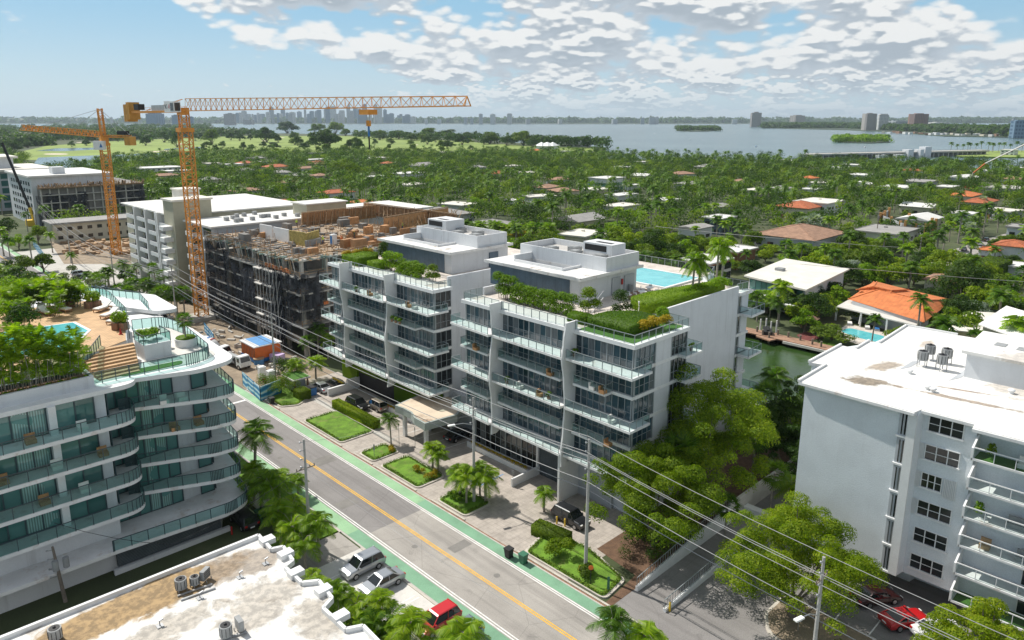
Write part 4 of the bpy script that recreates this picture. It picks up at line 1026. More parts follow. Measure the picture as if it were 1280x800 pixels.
for i in range(160):
 x=r.uniform(x0+.2,x1-1);y=r.uniform(y0+.5,y1-1);b.obox(x,y,zt+.01,r.uniform(.5,2.2),r.uniform(.3,1.2),r.uniform(.05,.6),r.uniform(0,PI))
b.build('stacked_material','concrete_dark',t)['kind']='stuff'
b=MB()
for i in range(70):
 x=r.uniform(x0+.2,x0+14);y=r.uniform(y0+.5,y1-1);b.bar((x,y,zt),(x+r.uniform(-.1,.1),y+r.uniform(-.1,.1),zt+r.uniform(1,1.7)),.05)
b.build('rebar','terra_brown',t)['kind']='stuff'
q1,q2,q3=MB(),MB(),MB()
for i in range(230):
 q=(q1,q2,q3)[i%3];sc_=r.random()
 if i%2:y=y0+sc_*(y1-y0);q.obox(x0-r.uniform(-.3,.9),y,19.0+r.uniform(0,.7),r.uniform(.6,1.8),r.uniform(.1,.5),r.uniform(.05,.3),r.uniform(-.4,.4))
 else:x=x0+sc_*(x1-x0);y=y0+3*sc_;q.obox(x,y-r.uniform(-.3,.9),19.0+r.uniform(0,.7),r.uniform(.1,.5),r.uniform(.6,1.8),r.uniform(.05,.3),r.uniform(-.4,.4))
 if i%4==0:q.bar((x0-.4 if i%8 else x0+sc_*38,y0+sc_*42 if i%8 else y0-.3+3*sc_,17.2),(x0-.9 if i%8 else x0+sc_*38,y0+sc_*42 if i%8 else y0-.8+3*sc_,20.4),.09)
for q,m_ in((q1,'pale_concrete'),(q2,'wood_pale'),(q3,'green_forms')):q.build('edge_boards',m_ if m_ in M else mat('green_forms',(.22,.30,.26),.8,.2,1),t)['kind']='stuff'
q1,q2=MB(),MB()
for i in range(44):(q1,q2)[i%2].obox(r.uniform(x0+2,x1-3),r.uniform(y0+3,y1-3),19.51,r.uniform(.8,3.5),r.uniform(.5,1.6),r.uniform(.5,2.1),r.choice([0,PI/2,.2]))
q1 .build('timber_stacks','wood',t)['kind']='stuff';q2 .build('steel_stacks','concrete_dark',t)['kind']='stuff'
A,B,C_=at(375,282,21),at(440,268,21),at(560,292,21)
bx0,by0=84.0,137.0
b=MB()
def shutter(p,q,z0,z1,step=.6):
 L=math.hypot(q[0]-p[0],q[1]-p[1]);n=int(L/step)
 b.bar((p[0],p[1],z1),(q[0],q[1],z1),.2);b.bar((p[0],p[1],z0+.9),(q[0],q[1],z0+.9),.15)
 for i in range(n+1):
  s=i/n;x=p[0]+(q[0]-p[0])*s;y=p[1]+(q[1]-p[1])*s;b.bar((x,y,z0),(x,y,z1),.12,.06)
  if i%3==0:b.bar((x-1.2,y-1.4,z0),(x,y,z1-.5),.13)
pw_=MB()
S1=(at(378,283,zt),at(470,272,zt+0));S2=(at(455,268,zt),at(570,285,zt));S3=(at(560,275,zt),at(480,290,zt))
for p,q in(S1,S2,S3):
 shutter(p,q,zt,zt+3.5)
 dx,dy=q[0]-p[0],q[1]-p[1];L=math.hypot(dx,dy);nx,ny=-dy/L*.12,dx/L*.12
 pw_.prism([(p[0]+nx,p[1]+ny),(q[0]+nx,q[1]+ny),(q[0]+nx*1.6,q[1]+ny*1.6),(p[0]+nx*1.6,p[1]+ny*1.6)],zt,zt+3.3)
b.build('formwork_frame','wood_pale',t);pw_.build('plywood_shutter','wood',t)
b=MB()
for i in range(120):
 x,y,z=at(r.uniform(470,575),r.uniform(270,290),zt);b.bar((x,y,zt+r.uniform(0,1)),(x+r.uniform(-1.8,1.8),y+r.uniform(-1.8,1.8),zt+r.uniform(1,3.2)),.11)
b.build('timber_props','wood_pale',t)['kind']='stuff'
b=MB();p,q=at(364,300,zt),at(400,306,zt);b.obox((p[0]+q[0])/2,(p[1]+q[1])/2,zt,6,.3,2.8,math.atan2(q[1]-p[1],q[0]-p[0]));b.build('shutter_panel','yellow_forms',t)if 'yellow_forms' in M else None
mat('yellow_forms',(0.42,0.33,0.10),0.7,0.3,1.5,fine=.2)
def panel(u0,v0,u1,v1,h,m_,nm='shutter_panel',th=.3):
 p,q=at(u0,v0,zt),at(u1,v1,zt);b=MB();L=math.hypot(q[0]-p[0],q[1]-p[1])
 b.obox((p[0]+q[0])/2,(p[1]+q[1])/2,zt,L,th,h,math.atan2(q[1]-p[1],q[0]-p[0]));b.build(nm,m_,t)
panel(363,305,382,308,3.0,'yellow_forms');panel(383,308,399,303,2.8,'yellow_forms');panel(326,296,341,299,3.0,'plastic_white');panel(343,300,362,304,3.0,'plastic_white');panel(382,309,401,305,1.4,'ac_grey')
panel(446,303,468,303,1.6,'wood');panel(500,297,530,292,2.0,'wood')
b=MB()
for i in range(16):b.bar((x0+.4,y0+2+i*2.2,zt+.1),(x0+7,y0+2.2+i*2.2,zt+.15),.3,.15)
b.build('green_forms','alu',t)
def box_toilet(loc,label,z=0.0,m_='blue'):
 t=thing('portable_toilet',loc,label,'portable toilet',None);x,y,z=loc
 b=MB();b.box(x-.55,x+.55,y-.55,y+.55,z+.1,z+2.1);b.build('cabin','plastic_white',t)
 b=MB();b.prism([(x-.6,y-.6),(x+.6,y-.6),(x+.6,y+.6),(x-.6,y+.6)],z+2.1,z+2.25);b.box(x-.45,x+.45,y-.4,y+.4,z+2.25,z+2.35);b.build('roof','plastic_white',t)
 b=MB();b.box(x-.58,x-.55,y-.4,y+.4,z+.2,z+1.95);b.build('door',m_,t)
 b=MB();b.box(x-.6,x+.6,y-.6,y+.6,z,z+.1);b.build('skid','black',t)
 return t
box_toilet(at(417,306,zt),'blue and white portable toilet standing on the unfinished building')
def person(loc,face,label,top='hivis',legs='denim',hat='yellow',pose=0,s=1.0):
 t=thing('person',loc,label,'person','people at work')
 x,y,z=0,0,0
 J={0:(0,0,.93),1:(0,0,1.12),2:(0,0,1.40),3:(0,0,1.50),4:(0,.02,1.60),5:(0,.02,1.72),6:(-.20,0,1.41),7:(-.26,.03+.10*pose,1.14),8:(-.27,.16+.2*pose,.92),9:(.20,0,1.41),10:(.26,-.02,1.14),11:(.28,.10,.90),12:(-.10,0,.88),13:(-.11,.10,.48),14:(-.11,.02,.08),15:(-.11,.14,.03),16:(.10,0,.88),17:(.11,-.02,.48),18:(.11,-.14,.09),19:(.11,-.02,.03)}
 R={0:.15,1:.14,2:.16,3:.07,4:.10,5:.09,6:.065,7:.05,8:.04,9:.065,10:.05,11:.04,12:.10,13:.07,14:.05,15:.04,16:.10,17:.07,18:.05,19:.04}
 E=[(0,1),(1,2),(2,3),(3,4),(4,5),(2,6),(6,7),(7,8),(2,9),(9,10),(10,11),(0,12),(12,13),(13,14),(14,15),(0,16),(16,17),(17,18),(18,19)]
 me=bpy.data.meshes.new('body');me.from_pydata([J[i]for i in range(20)],E,[])
 o=bpy.data.objects.new('body',me);COL.objects.link(o);o.parent=t
 md=o.modifiers.new('skin','SKIN')
 for i,sv in enumerate(me.skin_vertices[0].data):sv.radius=(R[i],R[i]*(.75 if i in(0,1,2)else 1));sv.use_root=i==0
 sd=o.modifiers.new('sub','SUBSURF');sd.levels=1;sd.render_levels=1
 me.materials.append(M['skin'])
 b=MB();b.tube([(0,0,.92),(0,0,1.15),(0,0,1.42),(0,0,1.49)],[.185,.18,.20,.10],10);b.tube([(-.19,0,1.43),(-.27,.03+.1*pose,1.12)],[.085,.07],6);b.tube([(.19,0,1.43),(.27,-.02,1.12)],[.085,.07],6);v=b.build('vest',top,None);v.parent=t
 b=MB();b.tube([(0,0,.98),(0,0,.86)],[.175,.16],10);b.tube([(-.10,0,.9),(-.11,.10,.48),(-.11,.02,.08)],[.12,.09,.07],7);b.tube([(.10,0,.9),(.11,-.02,.48),(.11,-.14,.09)],[.12,.09,.07],7);v=b.build('trousers',legs,None);v.parent=t
 b=MB();b.sphere((0,.02,1.74),.135,10,6,(1,1.15,.75));v=b.build('helmet',hat,None);v.parent=t
 t.rotation_euler=(0,0,face);t.scale=(s,s,s)
 return t
for(u,v,z,f,lb,tp,ht)in((492,285,zt+.1,1.0,'worker in lime vest left of the blue-shirted one on the timber forms','hivis','yellow'),(497,286,zt,2,'worker in blue shirt between two lime vests on the timber forms','blue','blue'),(503,287,zt,4,'worker in lime vest at the right of the blue shirt','hivis','yellow'),(404,305,zt,.5,'worker in lime vest left of the rooftop portable toilet','hivis','yellow'),(427,305,zt,2.2,'worker in orange vest right of the rooftop portable toilet','orange','orange'),(371,283,zt,3,'worker in lime vest near the white shutter panels','hivis','yellow'),(481,290,zt,3,'worker in orange vest among the timber props','orange','orange'),(443,299,zt,1.2,'worker in dark clothes near the timber box','green_metal','yellow')):
 p=at(u,v,z);person((p[0],p[1],zt+.05),f,lb,tp,'denim',ht)
def lattice(b,p,q,w_,n,bar=.14,diag=.09,tri=False):
 p=Vector(p);q=Vector(q);d=(q-p).normalized()
 a=Vector((0,0,1))if abs(d.z)<.9 else Vector((1,0,0));r=d.cross(a).normalized();u=r.cross(d).normalized()
 C=[(-1,-1),(1,-1),(1,1),(-1,1)]if not tri else[(-1,-1),(1,-1),(0,1)]
 h=w_/2 if not hasattr(w_,'__len__')else w_[0]/2;hv=h if not hasattr(w_,'__len__')else w_[1]/2
 pt=lambda k,s:p+(q-p)*s+r*C[k][0]*h+u*C[k][1]*hv
 m=len(C)
 for k in range(m):b.bar(pt(k,0),pt(k,1),bar)
 for i in range(n):
  for k in range(m):
   j=(k+1)%m
   if i%2:b.bar(pt(k,i/n),pt(j,(i+1)/n),diag)
   else:b.bar(pt(j,i/n),pt(k,(i+1)/n),diag)
   if not tri or i%1==0:b.bar(pt(k,i/n),pt(j,i/n),diag)
 return b
CX,CY=62.9,167.5
t=thing('tower_crane',(CX,CY,0),'big orange flat-top tower crane with its long jib across the sky','tower crane')
b=MB();lattice(b,(CX,CY,0.2),(CX,CY,43.5),2.3,28,.25,.12);b.build('mast','crane_orange',t)
b=MB();lattice(b,(CX,CY,43.5),(CX,CY,46.9),1.7,3,.22,.12);b.prism([(CX-1.5,CY-1.5),(CX+1.5,CY-1.5),(CX+1.5,CY+1.5),(CX-1.5,CY+1.5)],43.2,44.1);b.build('climbing_frame','crane_orange',t)
jd=Vector((67.9-CX,77.5-CY,0)).normalized()
J0=Vector((CX,CY,47.8))+jd*1.5;J1=Vector((67.9,77.5,47.8));side=Vector((-jd.y,jd.x,0))
b=MB();NJ=37;tp=lambda s_:J0+(J1-J0)*s_+Vector((0,0,2.6-1.3*s_));bt=lambda s_,k:J0+(J1-J0)*s_+side*k*.75
b.bar(tp(0),tp(1),.15);b.bar(bt(0,1),bt(1,1),.14);b.bar(bt(0,-1),bt(1,-1),.14);b.bar(tp(1),J1+side*.7,.12);b.bar(tp(1),J1-side*.7,.12)
for i in range(NJ):
 for k in(-1,1):b.bar(tp(i/NJ),bt((i+.5)/NJ,k),.075);b.bar(tp((i+1)/NJ),bt((i+.5)/NJ,k),.075)
 b.bar(bt(i/NJ,1),bt(i/NJ,-1),.06)
b.build('jib','crane_orange',t)
side=Vector((-jd.y,jd.x,0))
b=MB();e=Vector((CX,CY,47.7))-jd*31
for s in(-.8,.8):b.bar(Vector((CX,CY,47.7))+side*s,e+side*s,.35,.5)
for i in range(12):q=Vector((CX,CY,47.7))-jd*(2.5*i+1);b.bar(q+side*.8,q-side*.8,.12)
for i in range(13):q=Vector((CX,CY,47.7))-jd*(2.4*i+1);b.bar(q+side*.8,q+side*.8+Vector((0,0,1.1)),.05)
b.bar(Vector((CX,CY,48.8))+side*.8,e+side*.8+Vector((0,0,1.1)),.06)
b.bar(Vector((CX,CY,50.3)),Vector((CX,CY,48.1))-jd*20,.16);b.build('counter_jib','crane_orange',t)
b=MB()
for k in range(4):
 q=Vector((CX,CY,0))-jd*(28.0+k*.95);b.obox(q.x,q.y,45.9 if k<2 else 45.4,.75,2.6,4.2,math.atan2(jd.y,jd.x))
b.build('counterweight','counterweight_tan',t)if 'counterweight_tan' in M else b.build('counterweight',mat('counterweight_tan',(.52,.27,.06),.8,.15,.6),t)
b=MB();q=Vector((CX,CY,0))-jd*24.5;b.obox(q.x,q.y,48.2,2.6,1.6,1.4,math.atan2(jd.y,jd.x));b.build('winch','black',t)
b=MB();q=Vector((CX,CY,0))-jd*11;b.obox(q.x,q.y,48.0,10,1.0,1.2,math.atan2(jd.y,jd.x));b.build('machine_cabinet','steel',t)
b=MB();q=Vector((CX,CY,0))-jd*.2;b.obox(q.x,q.y,46.9,2.2,1.9,1.6,math.atan2(jd.y,jd.x));b.build('slewing_unit','crane_orange',t)
b=MB();q=Vector((CX,CY,0))-side*1.9+jd*.4;b.obox(q.x,q.y,47.5,2.2,1.5,2.3,math.atan2(jd.y,jd.x));cb=b.build('cab','plastic_white',t)
b=MB();q=q-side*.77;b.obox(q.x,q.y,47.8,1.5,.05,1.7,math.atan2(jd.y,jd.x));q2=Vector((CX,CY,0))-side*1.9+jd*1.42;b.obox(q2 .x+jd.x*.1,q2 .y+jd.y*.1,47.8,.05,1.2,1.7,math.atan2(jd.y,jd.x));b.build('cab_window','glass_dark',cb)
def text(body,loc,rot,size,m_,parent,name='lettering',ext=.01):
 cu=bpy.data.curves.new(name,'FONT');cu.body=body;cu.size=size;cu.extrude=ext;cu.align_x='CENTER';cu.align_y='CENTER'
 o=bpy.data.objects.new(name,cu);COL.objects.link(o);bpy.context.view_layer.update()
 dg=bpy.context.evaluated_depsgraph_get();me=bpy.data.meshes.new_from_object(o.evaluated_get(dg));bpy.data.objects.remove(o)
 me.materials.clear();me.materials.append(M[m_]);o=bpy.data.objects.new(name,me);COL.objects.link(o)
 o.location=Vector(loc)-Vector(parent['_base']);o.rotation_euler=rot;o.parent=parent;o['_base']=parent['_base']
 return o
q=Vector((CX,CY,47.9))-side*2.5-jd*2.2
b=MB();b.obox(q.x,q.y,47.5,3.2,.12,2.4,math.atan2(jd.y,jd.x));sg=b.build('sign_board','plastic_white',t)
yaw=math.atan2(jd.y,jd.x)
side=Vector((jd.y,-jd.x,0))if(Vector((jd.y,-jd.x,0))).dot(q)>0 else-Vector((jd.y,-jd.x,0));q2=q-side*.09
text('SC',(q2 .x-jd.x*.6,q2 .y-jd.y*.6,48.7),(PI/2,0,yaw),1.25,'black',sg)
text('-8',(q2 .x+jd.x*.9,q2 .y+jd.y*.9,48.7),(PI/2,0,yaw),1.25,'red',sg)
hp=J0+(J1-J0)*0.745
b=MB();b.obox(hp.x,hp.y,46.7,2.4,1.8,.8,yaw);b.build('trolley','crane_orange',t)
b=MB();
for o_ in(-.35,.35):b.bar((hp.x,hp.y+o_,46.8),(hp.x,hp.y+o_,45.4),.05)
b.build('hoist_rope','wire',t)
b=MB();b.obox(hp.x,hp.y,44.9,.6,.5,.9,yaw);b.build('hook_block','crane_orange',t)
b=MB();b.bar((hp.x,hp.y,44.9),(hp.x,hp.y,43.3),.22);b.build('lifting_sling','blue',t);b=MB();b.bar((hp.x,hp.y,43.3),(hp.x,hp.y,41.3),.18);b.build('chain','black',t)
b=MB();b.box(CX-3,CX+3,CY-3,CY+3,0,.8);b.build('foundation','concrete',t)
CX,CY=74.4,270.6
t=thing('tower_crane',(CX,CY,0),'more distant orange hammerhead crane with pointed tower head at the left','tower crane')
b=MB();lattice(b,(CX,CY,0),(CX,CY,37.5),2.4,18,.34,.18);b.build('mast','crane_orange',t)
b=MB();lattice(b,(CX,CY,40),(CX-.2,CY,49.5),1.3,6,.28,.15);b.build('tower_head','crane_orange',t)
b=MB();b.box(CX-1.5,CX+1.5,CY-1.5,CY+1.5,37.3,38.2);b.box(CX-1.2,CX+1.2,CY-1.2,CY+1.2,38.2,40.5);b.build('slewing_unit','crane_orange',t)
rh=Vector((rt.x,rt.y,0)).normalized();fh=Vector((fw.x,fw.y,0)).normalized()
jd2=(-rh*.90+fh*.44).normalized()
J0=Vector((CX,CY,41.0));J1=J0+jd2*44+Vector((0,0,2.1))
b=MB();lattice(b,J0,J1,(1.5,1.9),26,.22,.15,tri=True);b.build('jib','crane_orange',t)
e=J0-jd2*13
b=MB();lattice(b,J0-Vector((0,0,.6)),e-Vector((0,0,.6)),(1.4,.7),8,.24,.14);b.build('counter_jib','crane_orange',t)
b=MB();b.obox(e.x,e.y,37.6,2.6,2.4,2.8,math.atan2(jd2 .y,jd2 .x));b.build('counterweight','counterweight_tan',t)
b=MB();q=J0-jd2*10;b.obox(q.x,q.y,41,4,1.6,1.2,math.atan2(jd2 .y,jd2 .x));b.build('winch','black',t)
b=MB()
for s in(.35,.75):b.bar((CX-.2,CY,49.3),J0+(J1-J0)*s+Vector((0,0,.9)),.10)
b.bar((CX-.2,CY,49.3),e,.12);b.bar((CX-.2,CY,49.0),J0-jd2*8,.12);b.build('tie_bar','steel',t)
b=MB();q=Vector((CX,CY,0))-fh*1.9-rh*.6;b.obox(q.x,q.y,36.0,3.4,1.6,2.9,math.atan2(rh.y,rh.x));cb=b.build('cab','plastic_white',t)
b=MB();q=q-fh*.83;b.prism([(0,0),(1,0),(.5,1)],0,1)if False else b.add([(q.x+rh.x*.3,q.y+rh.y*.3,36.8),(q.x+rh.x*1.4,q.y+rh.y*1.4,36.8),(q.x+rh.x*.85,q.y+rh.y*.85,38.2)],[(0,1,2)]);b.build('emblem','blue',cb)
t=thing('balcony_block',(80,215,0),'cream seven-storey block with white bands of balconies left of the big crane','apartment building')
fx,ya,yb=66.0,190.5,232.0;zr=21.5;st=2.95
b=MB();b.box(fx+1.6,104,ya+2,yb,0,zr);b.build('wall','tan_wall',t)
b=MB();b.box(fx+.4,105,ya+1.5,yb+.3,zr,zr+.35);b.build('roof','roof_white',t)
for k in range(7):
 z=.6+k*st
 for(a,c)in((ya+3,ya+9),(ya+11.5,ya+18),(ya+20.5,ya+27),(ya+29.5,ya+36)):
  b=MB();b.box(fx,fx+1.6,a,c,z-.15,z);b.box(fx-.05,fx+.08,a,c,z,z+1.0);b.box(fx,fx+1.6,a,a+.1,z,z+1);b.box(fx,fx+1.6,c-.1,c,z,z+1);b.build('balcony','white_trim',t)
  b=MB();b.box(fx+1.5,fx+1.59,a+.5,c-.5,z+.02,z+2.3);b.build('window','glass_dark',t)
b=MB()
for y in(ya+9.6,ya+10.8,ya+19,ya+28.0):b.box(fx-.3,fx+1.7,y,y+.7,0,zr+.3)
b.each('pier','white_trim',t)
b=MB();b.box(66.2,76.0,189,196,0,25.5);b.build('stair_tower','tan_wall',t)
b=MB();b.box(65.8,76.4,188.6,196.4,25.5,26);b.box(80,86,222,228,zr,25.2);b.box(79.6,86.4,221.6,228.4,25.2,25.6);b.each('tower_roof','roof_cream',t)
for k in range(7):
 z=.6+k*st
 b=MB();b.box(63.8,66.2,190.5,193.5,z-.15,z+.9);b.build('balcony','white_trim',t)
t=thing('white_roofed_block',(85,180,0),'block with a wide white roof behind the construction netting','apartment building')
b=MB();b.box(68.6,118,170.5,187.0,0,20.6);b.build('wall','grey_paint',t)
b=MB();b.box(67.8,119,170,187.5,20.6,21.0);b.box(95,140,176,200,19.0,19.5);b.build('roof','roof_white',t)
b=MB();b.box(94,106,171.5,179,21.0,24.0);b.build('stair_housing','tan_wall',t)
b=MB();b.box(93.6,106.4,171.1,179.4,24,24.3);b.build('housing_roof','roof_white',t)
b=MB()
for i in range(16):x=rnd.uniform(74,92);y=rnd.uniform(172,185);b.box(x,x+1,y,y+1,21,21.9)
b.each('roof_unit','ac_grey',t)
for k in range(7):
 z=.4+k*2.9
 for a in(171.5,178.5):
  b=MB();b.box(66.6,68.8,a,a+4.5,z-.15,z);b.box(66.5,66.7,a+.8,a+4.5,z,z+1.0);b.box(66.6,68.6,a,a+.12,z,z+.95);b.build('balcony','white_trim',t)
  b=MB();b.box(68.5,68.58,a+.5,a+5,z,z+2.3);b.build('window','glass_dark',t)
t=thing('low_cream_building',at(160,310),'long two-storey cream building with grey roof behind the distant crane','building')
A=(64.5,312.0);b=MB();b.prism([(A[0],A[1]),(A[0]+46,A[1]-3),(A[0]+46,A[1]+10),(A[0],A[1]+12)],0,7);b.build('wall','cream_wall',t)
b=MB();b.prism([(A[0]-.6,A[1]-.8),(A[0]+46.6,A[1]-3.8),(A[0]+46.6,A[1]+10.5),(A[0]-.6,A[1]+12.6)],7,7.6);b.build('roof','roof_grey',t)
for k in range(2):
 for i in range(13):
  x=A[0]+1.5+i*3.4;y=A[1]-3*(x-A[0])/46-.06;b=MB();b.box(x,x+1.7,y-.05,y,1.2+3.3*k,2.5+3.3*k);b.build('window','glass_dark',t)
t=thing('unfinished_building',at(110,285),'distant unfinished block with black netting and a white roof at the left','construction site')
X0,X1,Y0,Y1=72.0,114.0,361.0,415.0
b=MB();b.box(X0,X1,Y0,Y1,0,17);b.build('wall','concrete_dark',t)
b=MB();b.box(X0-2,X1-12,Y0+6,Y1,0,21.2);b.box(X0+8,X0+13,Y0+12,Y0+18,21.5,25);b.build('upper_wall','white_wall',t)
b=MB();b.box(X0-3,X1-11,Y0+5,Y1+1,21.2,22.0);b.build('roof','roof_white',t)
net((X0-.7,Y1),(X0-.7,Y0),1,14,20,.5,21);net((X0,Y0-.7),(X0+18,Y0-.7),3,14,26,.5,22);net((X0+28,Y0-.7),(X1,Y0-.7),3,15.5,20,.5,23)
b=MB()
for k in range(5):
 for i in range(12):b.bar((X0+i*3.4,Y0-.4,k*3.4),(X0+i*3.4,Y0-.4,k*3.4+3.3),.5)
 b.box(X0-.5,X1+.5,Y0-1.0,Y0,k*3.4,k*3.4+.35)
b.build('frame','concrete',t)
b=MB()
for i in range(200):x=rnd.uniform(X0-1,X1);y=rnd.choice([Y0-1,Y0+rnd.uniform(0,5)]);b.bar((x,y,17),(x+rnd.uniform(-1,1),y,17+rnd.uniform(.5,2)),.25)
b.box(X0-1,X1,Y0-1.5,Y0+.2,16.6,17.2)
b.build('timber_forms','wood_pale',t)
b=MB()
for k in range(6):
 for i in range(8):b.box(X0-2.12,X0-2.0,Y0+9+i*5,Y0+11.5+i*5,2+k*3.1,3.6+k*3.1)
b.each('window','glass_dark',t)
t=thing('glass_block',at(15,262),'modern grey glass block with white cornices at the far left edge','building')
A=(40.0,442.0);b=MB();b.box(A[0],A[0]+54,A[1],A[1]+50,0,20);b.build('wall','grey_paint',t)
B=at(2,190,30)[:2];b=MB();b.box(A[0]+6,A[0]+40,A[1]+12,A[1]+45,20,26);b.build('wall','white_wall',t)
b=MB();b.box(A[0]-2,A[0]+56,A[1]-2,A[1]+52,20,21);b.box(A[0]+4,A[0]+42,A[1]+10,A[1]+47,26,27);b.each('cornice','roof_cream',t)
for k in range(5):
 b=MB()
 for i in range(14):b.box(A[0]+2+i*4.2,A[0]+5+i*4.2,A[1]-.12,A[1]-.05,1.5+k*3.7,4.2+k*3.7)
 b.build('window','glass_teal',t)
p=at(40,282);t=thing('drilling_rig',p,'tall black drilling mast with yellow foot leaning by the left edge','drilling rig')
b=MB();b.tube([(p[0],p[1],8),(p[0]-6,p[1]+4,36)],.55,8);b.build('leader','black',t)
b=MB();b.tube([(p[0]+1.5,p[1]-1,0),(p[0],p[1],8)],.7,8);b.box(p[0]-2,p[0]+3,p[1]-2,p[1]+2,0,2.6);b.build('base_machine','yellow',t)
LAND=[]
LASTH=[]
HOUSES=[]
def house(u,v,wpx,h,ratio,roof,wallm,label,hip=0.0,over=.6,rot=0.0,win='glass_dark',fascia=None,glassy=False,cat='house',lm=None,pitch=.28,parts2=None):
 x,y,z=at(u,v,h);dist=Vector((x,y,0)).dot(Vector((fw.x,fw.y,0)).normalized());E=wpx*dist/925
 sy=E/(ratio*.69+.73);sx=sy*ratio
 t=thing('house',(x,y,0),label,cat);LASTH[:]=[t]
 X=lambda a,c,z_:(x+a*math.cos(rot)-c*math.sin(rot),y+a*math.sin(rot)+c*math.cos(rot),z_)
 b=MB();b.obox(x,y,0,sx-2*over,sy-2*over,h-.2,rot);b.build('wall',wallm,t)
 r=MB()
 if hip:
  rise=min(sx,sy)/2*pitch;hx,hy=sx/2,sy/2;m_=min(hx,hy)
  if hip==1:R1,R2=((-(hx-m_),0),(hx-m_,0))if hx>=hy else((0,-(hy-m_)),(0,hy-m_))
  else:R1,R2=((-hx,0),(hx,0))if hx>=hy else((0,-hy),(0,hy))
  V=[X(-hx,-hy,h),X(hx,-hy,h),X(hx,hy,h),X(-hx,hy,h),X(*R1,h+rise),X(*R2,h+rise),X(-hx,-hy,h-.2),X(hx,-hy,h-.2),X(hx,hy,h-.2),X(-hx,hy,h-.2)]
  if hx>=hy:F=[(0,1,5,4),(1,2,5),(2,3,4,5),(3,0,4)]
  else:F=[(0,1,4),(1,2,5,4),(2,3,5),(3,0,4,5)]
  r.add(V,F+[(0,6,7,1),(1,7,8,2),(2,8,9,3),(3,9,6,0)])
  if hip==1:
   for a in(0,1,2,3):
    e=4 if(Vector(V[a])-Vector(V[4])).length<(Vector(V[a])-Vector(V[5])).length else 5
    r.bar(V[a],V[e],.22)
   r.bar(V[4],V[5],.22)
 else:
  r.obox(x,y,h-.2,sx,sy,.35,rot)
  k=X(sx*.18,sy*.1,0);r.obox(k[0],k[1],h+.15,1.0,1.0,.6,rot)
  for sgn in(-1,1):
   k=X(0,sgn*(sy/2-.1),0);r.obox(k[0],k[1],h+.15,sx,.2,.18,rot);k=X(sgn*(sx/2-.1),0,0);r.obox(k[0],k[1],h+.15,.2,sy-.4,.18,rot)
 r.build('roof',roof,t)
 if fascia:
  f=MB();f.obox(x,y,h-.55,sx+.06,sy+.06,.5,rot);f.build('fascia',fascia,t)
 st=max(1,int(h//3))
 for k in range(st):
  z0=k*3+(.3 if glassy else .9);z1=z0+(2.1 if glassy else 1.3)
  n=max(2,int(sx/4.5))
  for i in range(n):
   a=-sx/2+over+(sx-2*over)*(i+.5)/n;c=X(a,-sy/2+over,0);b=MB();b.obox(c[0],c[1],z0,(sx/n)*(.82 if glassy else .42),.12,z1-z0,rot);b.build('window',win,t)
  n=max(2,int(sy/4.5))
  for i in range(n):
   a=-sy/2+over+(sy-2*over)*(i+.5)/n;c=X(-sx/2+over,a,0);b=MB();b.obox(c[0],c[1],z0,.12,(sy/n)*(.82 if glassy else .42),z1-z0,rot);b.build('window',win,t)
 b=MB();c=X(-sx/2+over,sy*.22,0);b.obox(c[0],c[1],0,.16,1.1,2.1,rot);b.build('door','wood_fascia',t)
 HOUSES.append((x,y,math.hypot(sx,sy)/2*.86,h));LAND.append((u,v,lm or ' '.join(label.split()[:5])))
 return t,(x,y,sx,sy)
W_,G_,C_='white_wall','grey_paint','cream_wall'
house(535,267,122,5.0,1.5,'roof_grey',G_,'low building with broad grey hip roof just behind the timber formwork',hip=1,lm='broad grey hip roof',pitch=.22)
house(610,280,90,4.5,1.3,'roof_grey',G_,'grey hip-roofed house to the right of the broad grey roof',hip=1,lm='right grey hip roof',pitch=.22)
house(725,273,72,4.6,1.3,'roof_grey','tan_wall','long house with pale grey gable roof and red door left of the round hedge',hip=2,lm='pale grey gable house')
house(758,222,50,8.2,1.2,'roof_white',W_,'tall white modern house with glass upper floor near the middle',glassy=True,win='glass_teal',lm='tall white modern house')
house(790,231,26,5.0,1.4,'roof_white',W_,'low white wing beside the tall white modern house',lm='low white wing')
house(777,243,46,4.6,1.8,'roof_white',W_,'low white flat roof in front of the tall white house',lm='low white flat roof')
house(832,249,42,5.2,1.1,'roof_white','tan_wall','white flat roof with rounded parapet before the leafy trees, mid right',lm='rounded white roof')
house(869,283,52,5.0,1.5,'roof_grey',W_,'house with weathered grey flat roof below the white and navy one',hip=2,lm='weathered grey roof',pitch=.15)
house(900,271,50,6.6,1.4,'roof_white','blue_cladding','navy walled house under a white flat roof, mid right',lm='navy walled house')
house(883,324,76,6.0,1.3,'roof_white','pale_concrete','white roofed house with brown timber fascia behind the rooftop pool',fascia='wood_fascia',glassy=True,lm='timber fascia house behind the pool')
house(920,311,62,5.6,1.5,'roof_white','wood_fascia','long white roof with dark timber edge right of the pool palms',fascia='wood_fascia',lm='long timber edged roof')
house(1000,291,128,4.6,1.2,'terra_brown','grey_paint','house with wide faded pinkish tile roof behind the silver palms',hip=1,lm='faded pink tile roof')
house(1000,257,70,5.6,1.1,'terracotta',C_,'cream house with red-brown hip roof left of the white cube house',hip=1,lm='red hip roofed cream house')
house(1025,251,74,7.0,1.3,'roof_cream',W_,'large white cube house with flat cream roof behind the red-roofed one',lm='white cube house')
house(1108,287,96,4.4,1.4,'roof_grey','pale_concrete','long low house with weathered pale roof in front of the block shell',lm='long weathered roof')
house(1122,233,54,7.0,1.3,'roof_white',W_,'white two-storey house with dark upper roof, upper right',glassy=True,lm='white two-storey house')
house(1150,226,58,4.8,1.5,'roof_grey',G_,'grey flat roofed house behind the white two-storey house',lm='grey flat roofed house')
